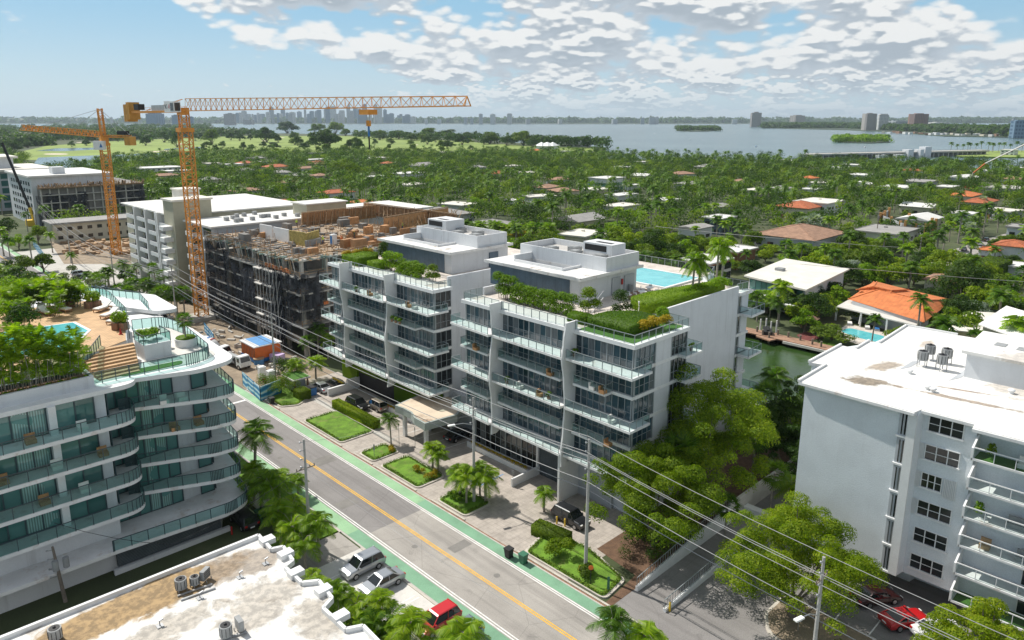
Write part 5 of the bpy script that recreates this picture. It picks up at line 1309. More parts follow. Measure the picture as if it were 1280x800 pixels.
house(1203,221,54,5.2,1.6,'roof_white',G_,'white ribbed roof house near the water at the upper right',hip=2,lm='white ribbed roof near the water',pitch=.15)
house(1205,243,56,4.6,1.6,'terra_orange',C_,'orange tiled bungalow right of the white two-storey house',hip=1,lm='orange tiled bungalow')
house(1225,251,62,4.2,1.9,'terracotta',C_,'long orange roof bungalow in front of the tiled one',hip=1,lm='long orange bungalow')
house(1206,266,40,5.4,1.2,'roof_white',W_,'small white house beside the parked cars on the neighbourhood street',lm='small white street house')
house(1277,283,46,7.0,1.3,'roof_grey',W_,'white house with dark flat roof at the right edge by the street',lm='dark roofed house at the right edge')
house(1268,305,62,5.8,1.2,'terracotta',W_,'white house with red-brown tiles cut by the right edge',hip=1,lm='red tiled house at the right edge')
house(1238,311,38,4.2,1.2,'terra_orange',W_,'small orange roofed annex left of the red tiled house',hip=1,lm='small orange annex')
house(1258,234,64,4.2,1.5,'concrete','concrete','grey slab of a building site beneath the concrete pump boom',lm='grey slab site')
house(1180,348,60,4.5,1.2,'terra_brown',C_,'house with faded brown roof behind the tall clipped hedge',hip=1,lm='faded brown roof')
house(1262,330,50,5.0,1.3,'roof_white',W_,'pale roofed house right of the tall clipped hedge',lm='pale roof by the hedge')
house(1015,236,34,4.8,1.2,'roof_white',W_,'small white vaulted house at the left of the cube house',lm='small vaulted house')
house(975,235,40,5.0,1.4,'roof_grey',G_,'slate roofed house left of the small vaulted house',hip=1,lm='slate roofed house')
house(882,208,34,6.0,1.2,'roof_grey',C_,'grey hip roofed house near the shore right of centre',hip=1,lm='grey shore house')
house(886,196,20,5.6,1.3,'roof_white',W_,'tiny white house at the shore right of centre',lm='white shore house')
house(803,202,22,5.2,1.3,'roof_white',W_,'white roof near the shore behind the tall white house',lm='white shore roof')
house(925,226,30,5.5,1.3,'terra_brown',C_,'brown roof house between shore palms right of centre',hip=1,lm='brown shore roof')
house(945,237,40,6.5,1.4,'roof_cream','tan_wall','tan flat roofed building under renovation right of centre',lm='tan renovation building')
house(985,200,34,5.0,1.2,'roof_white',W_,'white house between palms near the shore at right',lm='white house by shore palms')
house(1048,209,34,4.8,1.5,'roof_white',W_,'white flat house near the bridge approach',lm='white house near the bridge')
house(1075,218,40,4.8,1.4,'roof_white',W_,'white house with low roof left of the grey flat roof',lm='low white house')
house(1012,222,28,5.0,1.2,'terra_orange',C_,'small orange roof among palms at upper right',hip=1,lm='small orange roof')
house(510,216,50,5.5,1.5,'roof_white',W_,'white flat roofed house below the golf course, centre',lm='white house below the golf course')
house(400,219,28,6.2,1.1,'terra_brown',C_,'two-storey house with terracotta hip roof left of centre',hip=1,lm='terracotta two-storey house')
house(395,199,34,4.6,1.5,'roof_white',W_,'white flat roof at the golf course edge, left of centre',lm='white roof by the golf course')
house(470,197,36,4.6,1.5,'roof_cream',C_,'cream roof at the golf course edge, centre left',lm='cream roof by the golf course')
house(395,191,36,4.2,1.7,'roof_grey',G_,'grey roof right at the golf course edge',lm='grey roof by the golf course')
house(530,206,44,4.8,1.6,'roof_grey',G_,'brown-grey hip roof right of the white flat roofed house',hip=1,lm='brown-grey hip roof')
house(555,190,30,4.2,1.7,'roof_cream',C_,'low cream roof at the far edge of the golf course',lm='low cream roof')
house(620,216,34,5.0,1.4,'terracotta',C_,'orange-red roof among trees right of the crane hook',hip=1,lm='orange roof right of the hook')
house(640,250,26,5.0,1.2,'roof_white',W_,'small white roof beside a round tree at centre',lm='small white roof at centre')
house(355,252,36,4.6,1.3,'terra_orange',C_,'faded orange roof behind the unfinished building, left one',hip=1,lm='left faded orange roof')
house(408,252,34,4.6,1.3,'terra_orange',C_,'faded orange roof behind the unfinished building, middle one',hip=1,lm='middle faded orange roof')
house(452,252,34,4.6,1.3,'terra_orange',C_,'faded orange roof behind the unfinished building, right one',hip=1,lm='right faded orange roof')
house(262,224,34,7.0,1.2,'roof_grey',C_,'cream two-storey house with arched windows right of the big crane mast',hip=1,lm='cream house by the crane mast')
house(196,209,66,6.0,1.5,'roof_white',W_,'large white flat roofed house by the lagoon between the cranes',lm='white house between the cranes')
house(222,213,40,5.0,1.5,'roof_white',W_,'white flat roof right behind the crane mast',lm='white roof behind the mast')
house(345,208,38,4.6,1.5,'terracotta',C_,'long orange roof left of centre beneath the golf trees',hip=1,lm='long orange roof')
house(290,205,30,5.6,1.3,'roof_white',W_,'white house right of the crane under golf trees',lm='white house under golf trees')
house(640,207,30,4.6,1.3,'roof_cream',W_,'pale roof beyond the crane hook',lm='pale roof beyond the hook')
house(670,188,22,4.6,1.3,'terra_orange',W_,'orange roof below the shore clubhouse',hip=1,lm='orange roof by the clubhouse')
house(703,189,22,4.6,1.3,'roof_white',W_,'white roof below the shore clubhouse',lm='white roof by the clubhouse')
house(735,190,20,4.6,1.3,'roof_white',W_,'white roof right of the shore clubhouse',lm='white roof right of the clubhouse')
ZH=random.Random(31);CAND=[]
for i in range(1500):
 u,v=ZH.uniform(150,1275),ZH.uniform(197,330)
 if(u<260 and v>228)or(u<600 and v>258)or(u<930 and v>296)or(u>1000 and v>300 and u<1150)or(u<240 and v<205):continue
 x,y,z=at(u,v,4.5)
 if any((x-a)**2+(y-c)**2<(r+17)**2 for a,c,r,h in HOUSES):continue
 k=ZH.randrange(6);w2=ZH.uniform(20,27)*925/(925*H/(v-149))
 col=('white','grey','terracotta','faded brown','cream','white')[k]
 house(u,v,w2,ZH.uniform(4.0,5.2),ZH.uniform(.8,1.7),('roof_white','roof_grey','terracotta','terra_brown','roof_cream','roof_white')[k],ZH.choice([W_,C_,G_]),'',hip=(0,1,1,1,0,2)[k],pitch=.24,rot=ZH.choice([0,0,.2,-.3]))
 t=LASTH[0];t['group']='small houses half hidden in the trees';CAND.append((t,u,v,'small house with %s roof'%col));LAND.pop()
 if len(CAND)>42:break
def corner_house():
 z=7.2
 P=[at(930,344,z),at(982,323,z),at(1062,336,z),at(1008,362,z)]
 t=thing('house',at(995,385),'white two-storey house with a glass front across the canal, beside palms','house')
 b=MB();b.prism([p[:2]for p in P],z-.4,z);b.build('roof','roof_cream',t)
 c=Vector((sum(p[0]for p in P)/4,sum(p[1]for p in P)/4));sh=[tuple(c+(Vector(p[:2])-c)*.90)for p in P]
 b=MB();b.prism(sh,0,z-.4);b.build('wall','white_wall',t)
 for zz in(0.4,3.8):
  A,B=Vector(sh[0]),Vector(sh[3])
  if A.x>B.x:A,B=B,A
  n=Vector((-(B-A).y,(B-A).x)).normalized();n=n if n.x<0 else-n
  A+=n*.1;B+=n*.1
  glazing(t,tuple(A+(B-A)*.03),tuple(A+(B-A)*.45),zz,zz+2.5,1.8,'glass_teal','dark_frame',out=(n.x,n.y),trans=False,thick_every=0)
  glazing(t,tuple(A+(B-A)*.55),tuple(A+(B-A)*.97),zz,zz+2.5,1.8,'glass_teal','dark_frame',out=(n.x,n.y),trans=False,thick_every=0)
 b=MB();P2=[at(925,369,3.4),at(1000,385,3.4),at(1015,375,3.4),at(940,357,3.4)];b.prism([p[:2]for p in P2],3.1,3.5);b.build('terrace','white_trim',t)
 b=MB();c=at(975,338,z);b.obox(c[0],c[1],z,2,2,.7,0);b.build('roof_unit','ac_grey',t)
 HOUSES.append((c[0],c[1],14,z));LAND.append((1000,350,'glass fronted white house'))
corner_house()
def villa():
 h=4.3
 t=thing('house',at(1120,405),'orange tiled hip-roofed villa with a white canopy and swimming pool across the canal','house')
 def quadroof(P,ridge,name='roof',m_='terra_orange'):
  b=MB();V=[tuple(p)for p in P]+[tuple(r)for r in ridge]
  b.add(V,[(0,1,5,4),(1,2,5),(2,3,4,5),(3,0,4)]);
  for i,j in((0,4),(1,5),(2,5),(3,4),(4,5)):b.bar(V[i],V[j],.25)
  b.build(name,m_,t)
 quadroof([at(1060,374,h),at(1155,403,h),at(1192,375,h),at(1092,352,h)],[at(1098,362,h+2.3),at(1152,375,h+2.3)])
 quadroof([at(1070,362,h+1.0),at(1112,374,h+1.0),at(1136,362,h+1.0),at(1096,352,h+1.0)],[at(1092,358,h+2.8),at(1114,363,h+2.8)])
 b=MB();P=[at(1065,377,h-.2),at(1152,402,h-.2),at(1186,378,h-.2),at(1094,357,h-.2)];b.prism([p[:2]for p in P],0,h-.1);b.build('wall','grey_paint',t)
 A,B,C2,D2=at(1046,383,3.4),at(1145,407,3.4),at(1155,398,3.4),at(1062,374,3.4)
 b=MB();b.prism([p[:2]for p in(A,B,C2,D2)],3.2,3.45);b.build('canopy','pale_concrete',t)
 b=MB()
 for s in(0.02,.35,.68,.97):x=A[0]+(B[0]-A[0])*s+.3;y=A[1]+(B[1]-A[1])*s+.4;b.obox(x,y,0,.35,.35,3.2)
 b.build('canopy_post','white_trim',t)
 p=Vector((D2[0]+.1,D2[1]));q=Vector((C2[0]+.1,C2[1]));n=Vector((-.96,-.2))
 for s in(.12,.28,.42,.56,.72,.86):
  a=p+(q-p)*(s-.05);c=p+(q-p)*(s+.05);glazing(t,tuple(a+n*1.2),tuple(c+n*1.2),.6,2.8,1.2,'glass_dark','white_trim',out=(n.x,n.y),thick_every=0)
 b=MB();P=rounded([at(1042,417,0)[:2],at(1060,405,0)[:2],at(1120,420,0)[:2],at(1100,440,0)[:2],at(1052,424,0)[:2]],[2]*5,4);b.prism(P,0,.10);b.build('pool_terrace','pool_deck_stone',t)
 b=MB();P=rounded([at(1050,414,0)[:2],at(1062,410.5,0)[:2],at(1106,421,0)[:2],at(1098,429,0)[:2],at(1066,421,0)[:2]],[2,1,1,1,2],5);b.prism(P,.05,.14);b.build('pool','pool_water',t)
 c=at(1120,385);HOUSES.append((c[0],c[1],15,5));c=at(1080,415);HOUSES.append((c[0],c[1],9,5));LAND.append((1120,380,'orange tiled villa'))
villa()
def shell():
 t=thing('unfinished_house',at(1130,285),'grey block shell of a house with orange timber bracing, upper right','construction site')
 b=MB();g_=MB();r=random.Random(9);h=5.0
 for(u0,v0,u1,v1)in((1100,268,1128,279),(1128,279,1160,283),(1132,270,1168,276),(1160,283,1170,275),(1098,270,1112,262)):
  p,q=at(u0,v0,h),at(u1,v1,h);L=math.hypot(q[0]-p[0],q[1]-p[1]);b.obox((p[0]+q[0])/2,(p[1]+q[1])/2,0,L,.4,h,math.atan2(q[1]-p[1],q[0]-p[0]))
  for s in(.1,.5,.9):g_.obox(p[0]+(q[0]-p[0])*s-.4,p[1]+(q[1]-p[1])*s-.4,0,1.2,.9,h+r.uniform(.5,1.6))
 b.build('block_wall','ac_grey_light',t);g_.build('timber_brace','crane_tan',t)
 HOUSES.append((*at(1132,280)[:2],16,5));LAND.append((1135,272,'grey block shell'))
mat('ac_grey_light',(0.40,0.41,0.42),0.85,0.1,.6);mat('crane_tan',(0.50,0.26,0.09),0.8,.2,.7)
shell()
def club():
 t=thing('clubhouse',at(700,184),'white clubhouse with peaked white tents on the distant point','clubhouse')
 b=MB();w_=MB()
 for u,s in((677,8),(684,11),(691,8)):
  x,y,z=at(u,183,4);b.add([(x-s,y-s,5),(x+s,y-s,5),(x+s,y+s,5),(x-s,y+s,5),(x,y,11)],[(0,1,4),(1,2,4),(2,3,4),(3,0,4)]);w_.box(x-s*.8,x+s*.8,y-s*.8,y+s*.8,0,5)
 b.build('tent_roof','white_trim',t)
 for u,h,s in((706,12,14),(716,9,14),(727,10,16),(735,7,9)):
  x,y,z=at(u,183.5,0);w_.obox(x,y,0,s*1.5,s,h,.5)
 w_.each('wall','white_wall',t)
 b=MB()
 for u in(704,712,722,732):x,y,z=at(u,184.6,0);b.obox(x,y,2,10,.8,3,-.7)
 b.build('window','glass_dark',t)
 LAND.append((700,180,'clubhouse on the point'))
club()
t=thing('concrete_pump',at(1212,232),'concrete pump with a folded red and white boom at the right edge','concrete pump')
P=[at(1213,230,3),at(1217,216,12),at(1232,204,20),at(1290,176,36)]
for i,(p,q)in enumerate(zip(P,P[1:])):b=MB();b.bar(p,q,.9-.2*i);b.build('boom_section',('plastic_white','terra_orange','plastic_white')[i],t)
b=MB();b.obox(P[0][0],P[0][1],0,9,2.5,3,.8);b.build('truck_body','red',t)
def bridge():
 A=Vector(at(1012,198.5,0));B=Vector(at(1228,193,0));t=thing('causeway_bridge',tuple(A),'low concrete causeway bridge with a white lifting span over the bay','bridge')
 d=(B-A);n=Vector((-d.y,d.x,0)).normalized()*9;L=d.length
 b=MB();b.prism([tuple((A+n)[:2]),tuple((B+n)[:2]),tuple((B-n)[:2]),tuple((A-n)[:2])],4.2,6.0);b.build('deck','concrete',t)
 b=MB()
 for i in range(34):
  c=A+d*(i+.5)/34
  if .50<(i+.5)/34<.60:continue
  b.obox(c.x,c.y,-1.2,1.6,15,5.4,math.atan2(d.y,d.x))
 b.build('pier','concrete',t)
 b=MB();b.bar(A+n+Vector((0,0,7)),B+n+Vector((0,0,7)),.3);b.bar(A-n+Vector((0,0,7)),B-n+Vector((0,0,7)),.3);b.build('parapet','grey_paint',t)
 for s,w_,h in((.50,9,9),(.60,11,12),(.565,6,9)):
  b=MB();c=A+d*s-n*1.0;b.obox(c.x,c.y,-1,w_,9,h+1,math.atan2(d.y,d.x));b.build('bridge_house','white_wall',t)
 for s in(.33,.43):b=MB();c=A+d*s-n*1.6;b.obox(c.x,c.y,-1,14,6,4.5,math.atan2(d.y,d.x));b.build('bascule_fender','white_wall',t)
 LAND.append((1130,190,'bridge'))
bridge()
house(1262,187,26,7,1.3,'roof_white',W_,'white toll house on the causeway spit at the right',cat='building',lm='toll house')
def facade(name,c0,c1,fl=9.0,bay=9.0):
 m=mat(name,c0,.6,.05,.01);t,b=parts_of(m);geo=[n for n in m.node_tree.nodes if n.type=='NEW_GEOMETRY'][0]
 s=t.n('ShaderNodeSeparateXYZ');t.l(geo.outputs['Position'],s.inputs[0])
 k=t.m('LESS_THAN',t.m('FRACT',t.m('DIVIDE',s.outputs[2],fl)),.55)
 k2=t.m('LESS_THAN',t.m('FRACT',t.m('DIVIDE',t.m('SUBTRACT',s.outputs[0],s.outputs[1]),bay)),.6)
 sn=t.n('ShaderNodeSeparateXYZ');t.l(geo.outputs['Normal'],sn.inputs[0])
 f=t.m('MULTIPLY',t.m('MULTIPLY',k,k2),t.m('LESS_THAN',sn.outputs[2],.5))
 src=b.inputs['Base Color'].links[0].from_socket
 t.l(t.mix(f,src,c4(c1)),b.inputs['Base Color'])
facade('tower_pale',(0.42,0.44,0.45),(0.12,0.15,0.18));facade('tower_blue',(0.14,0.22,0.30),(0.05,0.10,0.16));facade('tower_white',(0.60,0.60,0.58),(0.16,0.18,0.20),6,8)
facade('tower_brown',(0.36,0.33,0.30),(0.10,0.10,0.11),4,7);facade('tower_red',(0.30,0.17,0.13),(0.08,0.09,0.10),4,9)
def tower(u,vb,w_,vt,m_,label,group=None,cat='tower',step=0,ratio=1.0,parts=True,D=None):
 D=D or 925*H/(vb-149);x,y,z=at(u,vb,0);
 if D:k=D/(925*H/(vb-149));x,y=x*k,y*k
 h=H+(149-vt)*D/925;E=w_*D/925/1.3;a=-HD+rnd.uniform(-.3,.3)
 t=thing('tower',(x,y,0),label,cat,group)
 b=MB();b.obox(x,y,0,E,E*ratio,h,a)
 b.build('shaft',m_,t)
 b=MB();k=rnd.uniform(.35,.8);b.obox(x,y,h,E*k,E*k*ratio,h*rnd.uniform(.02,.07),a)
 b.build('roof_house',m_,t)
 return t
sk=random.Random(11)
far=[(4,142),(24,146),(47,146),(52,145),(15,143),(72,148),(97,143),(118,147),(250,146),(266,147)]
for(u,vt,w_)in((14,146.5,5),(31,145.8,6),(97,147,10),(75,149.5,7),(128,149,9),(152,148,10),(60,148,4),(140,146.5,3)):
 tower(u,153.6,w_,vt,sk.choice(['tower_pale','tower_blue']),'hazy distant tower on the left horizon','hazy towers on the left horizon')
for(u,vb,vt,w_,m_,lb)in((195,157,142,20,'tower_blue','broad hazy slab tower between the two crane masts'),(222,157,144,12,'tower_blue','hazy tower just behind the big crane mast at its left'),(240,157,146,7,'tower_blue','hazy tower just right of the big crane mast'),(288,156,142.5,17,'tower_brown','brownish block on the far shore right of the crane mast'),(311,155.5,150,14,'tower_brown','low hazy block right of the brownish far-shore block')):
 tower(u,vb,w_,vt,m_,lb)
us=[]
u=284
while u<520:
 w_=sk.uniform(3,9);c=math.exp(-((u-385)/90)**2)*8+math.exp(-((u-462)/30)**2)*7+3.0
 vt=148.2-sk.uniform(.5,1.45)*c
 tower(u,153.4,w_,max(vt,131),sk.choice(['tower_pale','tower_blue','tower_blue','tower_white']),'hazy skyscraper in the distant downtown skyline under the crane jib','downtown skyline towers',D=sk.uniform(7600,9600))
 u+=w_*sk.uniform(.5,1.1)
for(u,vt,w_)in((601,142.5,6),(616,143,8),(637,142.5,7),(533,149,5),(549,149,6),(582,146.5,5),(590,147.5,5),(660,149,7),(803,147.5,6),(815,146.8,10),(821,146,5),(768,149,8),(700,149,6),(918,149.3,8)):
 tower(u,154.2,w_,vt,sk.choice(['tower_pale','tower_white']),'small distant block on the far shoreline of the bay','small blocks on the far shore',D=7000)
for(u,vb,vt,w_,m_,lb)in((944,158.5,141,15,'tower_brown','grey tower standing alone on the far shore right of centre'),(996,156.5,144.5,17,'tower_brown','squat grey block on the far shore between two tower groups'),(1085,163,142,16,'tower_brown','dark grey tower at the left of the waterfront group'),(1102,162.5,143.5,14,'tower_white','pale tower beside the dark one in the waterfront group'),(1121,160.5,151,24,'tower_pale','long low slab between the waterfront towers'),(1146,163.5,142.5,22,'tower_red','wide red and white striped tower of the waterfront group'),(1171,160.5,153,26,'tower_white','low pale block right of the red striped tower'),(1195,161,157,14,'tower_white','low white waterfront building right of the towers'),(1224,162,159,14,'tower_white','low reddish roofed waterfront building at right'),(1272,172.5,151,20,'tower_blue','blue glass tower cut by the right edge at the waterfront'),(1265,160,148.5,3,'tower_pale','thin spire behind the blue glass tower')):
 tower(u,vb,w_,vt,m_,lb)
for i in range(26):
 u=1105+i*6.6+sk.uniform(-2,2);vv=166.5+(u-1105)*.030+sk.uniform(-.8,.6)
 x,y,z=at(u,vv,0);b=MB();s=sk.uniform(7,12);b.obox(x,y,0,s*1.5,s,sk.uniform(5,8),sk.uniform(0,1.5));tag(solo(b,'waterfront_house',sk.choice(['white_wall','roof_white','cream_wall','terra_brown']),'tiny waterfront house on the far right shore','house','waterfront houses on the far right shore'))
for i in range(60):
 u=sk.uniform(90,300);vv=sk.uniform(155.8,163);
 if 268<u and vv<161:continue
 x,y,z=at(u,vv,6);s=sk.uniform(14,26);b=MB();b.obox(x,y,0,s*1.6,s,sk.uniform(7,10),sk.uniform(0,1.5));tag(solo(b,'distant_house',sk.choice(['white_wall','roof_white','cream_wall']),'tiny distant house beyond the golf course at the left','house','distant houses beyond the golf course'))
leafmat('leaf_feather',[(0.060,0.095,0.040),(0.120,0.160,0.060),(0.190,0.220,0.100)],.3)
def qmesh(name,Q,m,extra=None):
 "Q: (N,4,3) quads, each an island"
 Q=np.asarray(Q,dtype=np.float32);n=len(Q)
 me=bpy.data.meshes.new(name);V=Q.reshape(-1,3)
 idx=np.arange(n*4,dtype=np.int32);sizes=np.full(n,4,dtype=np.int32)
 if extra is not None:
  ev,ef=extra;k=n*4
  V=np.vstack([V,np.asarray(ev,dtype=np.float32)])
  idx=np.concatenate([idx,np.concatenate([np.asarray(f,dtype=np.int32)+k for f in ef])]);sizes=np.concatenate([sizes,np.array([len(f)for f in ef],dtype=np.int32)])
 me.vertices.add(len(V));me.vertices.foreach_set('co',V.ravel())
 me.loops.add(len(idx));me.loops.foreach_set('vertex_index',idx)
 me.polygons.add(len(sizes));me.polygons.foreach_set('loop_start',np.concatenate([[0],np.cumsum(sizes)[:-1]]).astype(np.int32))
 try:me.polygons.foreach_set('loop_total',sizes)
 except Exception:pass
 me.update(calc_edges=True);me.materials.append(M[m]if isinstance(m,str)else m)
 return me
def unit(n,rng=nr):
 v=rng.normal(size=(n,3));return v/np.linalg.norm(v,axis=1,keepdims=True)
def cards(P,N,size,rng=nr,aspect=.55,jit=.5):
 n=len(P);N=N+jit*unit(n,rng);N/=np.linalg.norm(N,axis=1,keepdims=True)
 T=np.cross(N,unit(n,rng));T/=np.linalg.norm(T,axis=1,keepdims=True);B=np.cross(N,T)
 s=(size*rng.uniform(.55,1.25,n))[:,None]
 return np.stack([P-T*s*.5,P+B*s*.5*aspect,P+T*s*.5,P-B*s*.5*aspect],1)
def clumpleaves(cl,n,size,rng=nr,shell=.5,flat=.75,aspect=.55):
 cl=np.asarray(cl,dtype=float);w_=cl[:,3]**2;k=rng.choice(len(cl),n,p=w_/w_.sum())
 d=unit(n,rng);d[:,2]=np.where(d[:,2]<-.35,-d[:,2],d[:,2]);r=cl[k,3]*(shell+(1-shell)*rng.random(n)**.6)
 P=cl[k,:3]+d*r[:,None]*np.array([1,1,flat]);return cards(P,d,size,rng,aspect)
def crown_clumps(R,hz,z0,k,rng,cr=(.28,.46),top=.0):
 "clumps spread over a flattened dome"
 out=[]
 if k>70:
  for i in range(k):
   a=rng.uniform(0,2*PI);e=math.asin(rng.uniform(-.12,1));f=rng.uniform(.70,1.0)*(1+.14*math.sin(a*3+R)+.10*math.sin(a*5+e*4))if i%5 else rng.uniform(.2,.7)
   out.append((R*.88*f*math.cos(e)*math.cos(a),R*.88*f*math.cos(e)*math.sin(a),z0+hz*.30+hz*.62*f*math.sin(e),R*rng.uniform(*cr)))
  return out
 for i in range(k):
  a=rng.uniform(0,2*PI);q=rng.uniform(0,1)**.5;e=rng.uniform(.0,1)
  rr=R*.80*q*rng.uniform(.8,1.1);zz=z0+hz*(.18+.62*math.sqrt(max(0,1-q*q))*(.35+.65*e))
  out.append((rr*math.cos(a),rr*math.sin(a),zz,R*rng.uniform(*cr)))
 return out
def make_tree(R,Hh,k,n,leaf,size,m,seed,name='tree',trunk=.28,crown_frac=.72,hide=True,cr=(.28,.46)):
 rng=np.random.default_rng(seed);z0=Hh*(1-crown_frac)
 cl=crown_clumps(R,Hh*crown_frac,z0,k,rng,cr)
 t=bpy.data.objects.new(name,None);COL.objects.link(t);t['_base']=(0,0,0)
 Q=clumpleaves(cl,n,size,rng);me=qmesh('crown',Q,m);o=bpy.data.objects.new('crown',me);COL.objects.link(o);o.parent=t
 b=MB();b.tube([(0,0,-.2),(.05*R*.2,0,z0*.6),(0,.05,z0+.1*Hh)],[trunk*1.25,trunk,trunk*.7],8)
 for c in cl[::max(1,k//9)]:
  b.tube([(0,0,z0*.75),(c[0]*.45,c[1]*.45,(z0+c[2])/2*.95),(c[0]*.85,c[1]*.85,c[2])],[trunk*.5,trunk*.3,trunk*.12],5)
 b.build('trunk','bark',t)
 register(t);return t
def frond_quads(L,e0,droop,az,n,lw,ll,rng,z,x0=(0,0)):
 Q=[];s=np.linspace(.10,1,n)
 ce,se=math.cos(e0),math.sin(e0)
 px_=L*s*ce*(1-.12*s);pz=z+L*(s*se-droop*s*s)
 ca,sa=math.cos(az),math.sin(az)
 for i in range(n):
  p=np.array([x0[0]+px_[i]*ca,x0[1]+px_[i]*sa,pz[i]])
  i2=min(i+1,n-1);i1=max(0,i2-1)
  t=np.array([(px_[i2]-px_[i1])*ca,(px_[i2]-px_[i1])*sa,pz[i2]-pz[i1]]);t/=np.linalg.norm(t)
  side=np.array([-sa,ca,0])
  l=ll*math.sin(PI*min(1,.18+.80*s[i]))**.7
  for sg in(-1,1):
   d=side*sg*.82+t*.50+np.array([0,0,-.32+rng.uniform(-.15,.15)]);d/=np.linalg.norm(d)
   q=t*lw*.5
   Q.append([p-q,p+q,p+d*l+q*.25,p+d*l-q*.25])
 return Q
def make_palm(Hh,L,nf,nl,lw,m,seed,name='palm',curve=.4,fan=False,trunk=.17,coco=0.55,ll=None):
 rng=np.random.default_rng(seed);t=bpy.data.objects.new(name,None);COL.objects.link(t);t['_base']=(0,0,0)
 dx=curve*rng.uniform(-1,1);dy=curve*rng.uniform(-1,1);Q=[]
 for i in range(nf):
  az=i*2.399+rng.uniform(-.2,.2);u=(i+.5)/nf
  e0=1.25-1.75*u+rng.uniform(-.1,.1)
  Q+=frond_quads(L*rng.uniform(.85,1.1),e0,coco*(.55+.55*(1-u)),az,nl,lw,(ll or L*.36),rng,Hh,(dx,dy))
 Q=np.array(Q)
 if fan:
  Q=[]
  for i in range(nf):
   az=i*2.399;e0=1.3-2.1*(i+.5)/nf;c=np.array([dx+L*.62*math.cos(az)*math.cos(e0),dy+L*.62*math.sin(az)*math.cos(e0),Hh+L*.62*math.sin(e0)])
   o_=np.array([math.cos(az)*math.cos(e0),math.sin(az)*math.cos(e0),math.sin(e0)]);side=np.array([-math.sin(az),math.cos(az),0]);up_=np.cross(o_,side)
   for j in range(nl):
    a=(j/(nl-1)-.5)*3.4;d=o_*math.cos(a)+side*math.sin(a);d=d+np.array([0,0,-.25])+up_*rng.uniform(-.1,.1);w2=side*math.cos(a)*lw*.5-o_*math.sin(a)*lw*.5
    Q.append([c-w2,c+w2,c+d*L*.5+w2*.2,c+d*L*.5-w2*.2])
  Q=np.array(Q)
 me=qmesh('crown',Q,m);o=bpy.data.objects.new('crown',me);COL.objects.link(o);o.parent=t
 b=MB();n=5;pts=[(dx*(k/n)**2,dy*(k/n)**2,Hh*k/n-(.2 if k==0 else 0))for k in range(n+1)]
 b.tube(pts,[trunk*1.35]+[trunk]*(n-1)+[trunk*.8],7)
 if not fan:
  for i in range(nf):
   if nl<12 and i%2:continue
   az=i*2.399;u=(i+.5)/nf;e0=1.25-1.75*u;pr=[]
   for s in(0,.5,1):pr.append((dx+L*s*math.cos(e0)*(1-.12*s)*math.cos(az),dy+L*s*math.cos(e0)*(1-.12*s)*math.sin(az),Hh+L*(s*math.sin(e0)-coco*(.55+.55*(1-u))*s*s)))
   b.tube(pr,[.035,.025,.01],3,cap=False)
 b.build('trunk','palm_bark',t)
 register(t);return t
def zat(x,y,v):
 k=(PCY-v)/FPX;a=x*upv.x+y*upv.y;bb_=x*fw.x+y*fw.y;return H+(k*bb_-a)/(upv.z-k*fw.z)
PR={}
for i,(R,Hh,m)in enumerate([(4.6,8.5,'leaf_mid'),(5.2,9.5,'leaf_mid'),(3.8,7.5,'leaf_bright'),(5.5,10.5,'leaf_dark'),(4.2,7.0,'leaf_dark'),(3.4,6.4,'leaf_mid'),(4.4,8.0,'leaf_olive')]):
 PR['t%d'%i]=make_tree(R,Hh,18,2600,m,.62,m,20+i,'broadleaf_tree',crown_frac=.84)
for i,(Hh,L,m)in enumerate([(8.5,3.0,'leaf_palm'),(10.5,3.2,'leaf_palm'),(6.5,2.8,'leaf_palm'),(7.5,3.0,'leaf_palm_lime')]):
 PR['p%d'%i]=make_palm(Hh,L,15,9,.42,m,40+i,'palm_tree',trunk=.20)
PR['f0']=make_palm(6.0,2.3,22,7,.5,'leaf_palm',50,'fan_palm',fan=True,trunk=.2)
PR['s0']=make_palm(5.5,3.0,26,9,.5,'leaf_silver',51,'silver_palm',fan=True,trunk=.25)
def make_areca(Hh,m,seed):
 rng=np.random.default_rng(seed);t=bpy.data.objects.new('areca_palm',None);COL.objects.link(t);t['_base']=(0,0,0);Q=[];b=MB()
 for k in range(7):
  a=k*2.4;r0=.18+.05*k;x,y=r0*2.4*math.cos(a),r0*2.4*math.sin(a);h=Hh*(.12,.25,.38,.48,.56,.64,.70)[k];b.tube([(x*.4,y*.4,0),(x,y,h)],[.05,.035],5)
  for i in range(7):Q+=frond_quads(Hh*.36*rng.uniform(.8,1.15),1.35-.95*(i+.5)/7,.35,i*2.399+a,14,.10,Hh*.13,rng,h,(x,y))
 o=bpy.data.objects.new('crown',qmesh('crown',np.array(Q),m));COL.objects.link(o);o.parent=t;b.build('trunk','palm_bark',t);register(t);return t
PR['a0']=make_areca(5.0,'leaf_palm_lime',70);PR['a1']=make_areca(5.0,'leaf_palm',71)
PR['h0']=make_palm(6.5,3.2,20,26,.11,'leaf_palm',60,'palm_tree',curve=.5)
PR['h1']=make_palm(5.0,2.9,18,26,.11,'leaf_palm_lime',61,'palm_tree',curve=.4)
PR['h2']=make_palm(3.6,2.6,18,24,.11,'leaf_palm_lime',62,'palm_tree',curve=.3)
PR['hf']=make_palm(6.5,2.3,30,11,.22,'leaf_palm',63,'fan_palm',fan=True)
USED={}
HPT=0
HP={'t0':8.5,'t1':9.5,'t2':7.5,'t3':10.5,'t4':7.0,'t5':6.4,'t6':8.0,'p0':8.5,'p1':10.5,'p2':6.5,'p3':7.5,'f0':6,'s0':5.5,'h0':6.5,'h1':5.0,'h2':3.6,'hf':6.5}
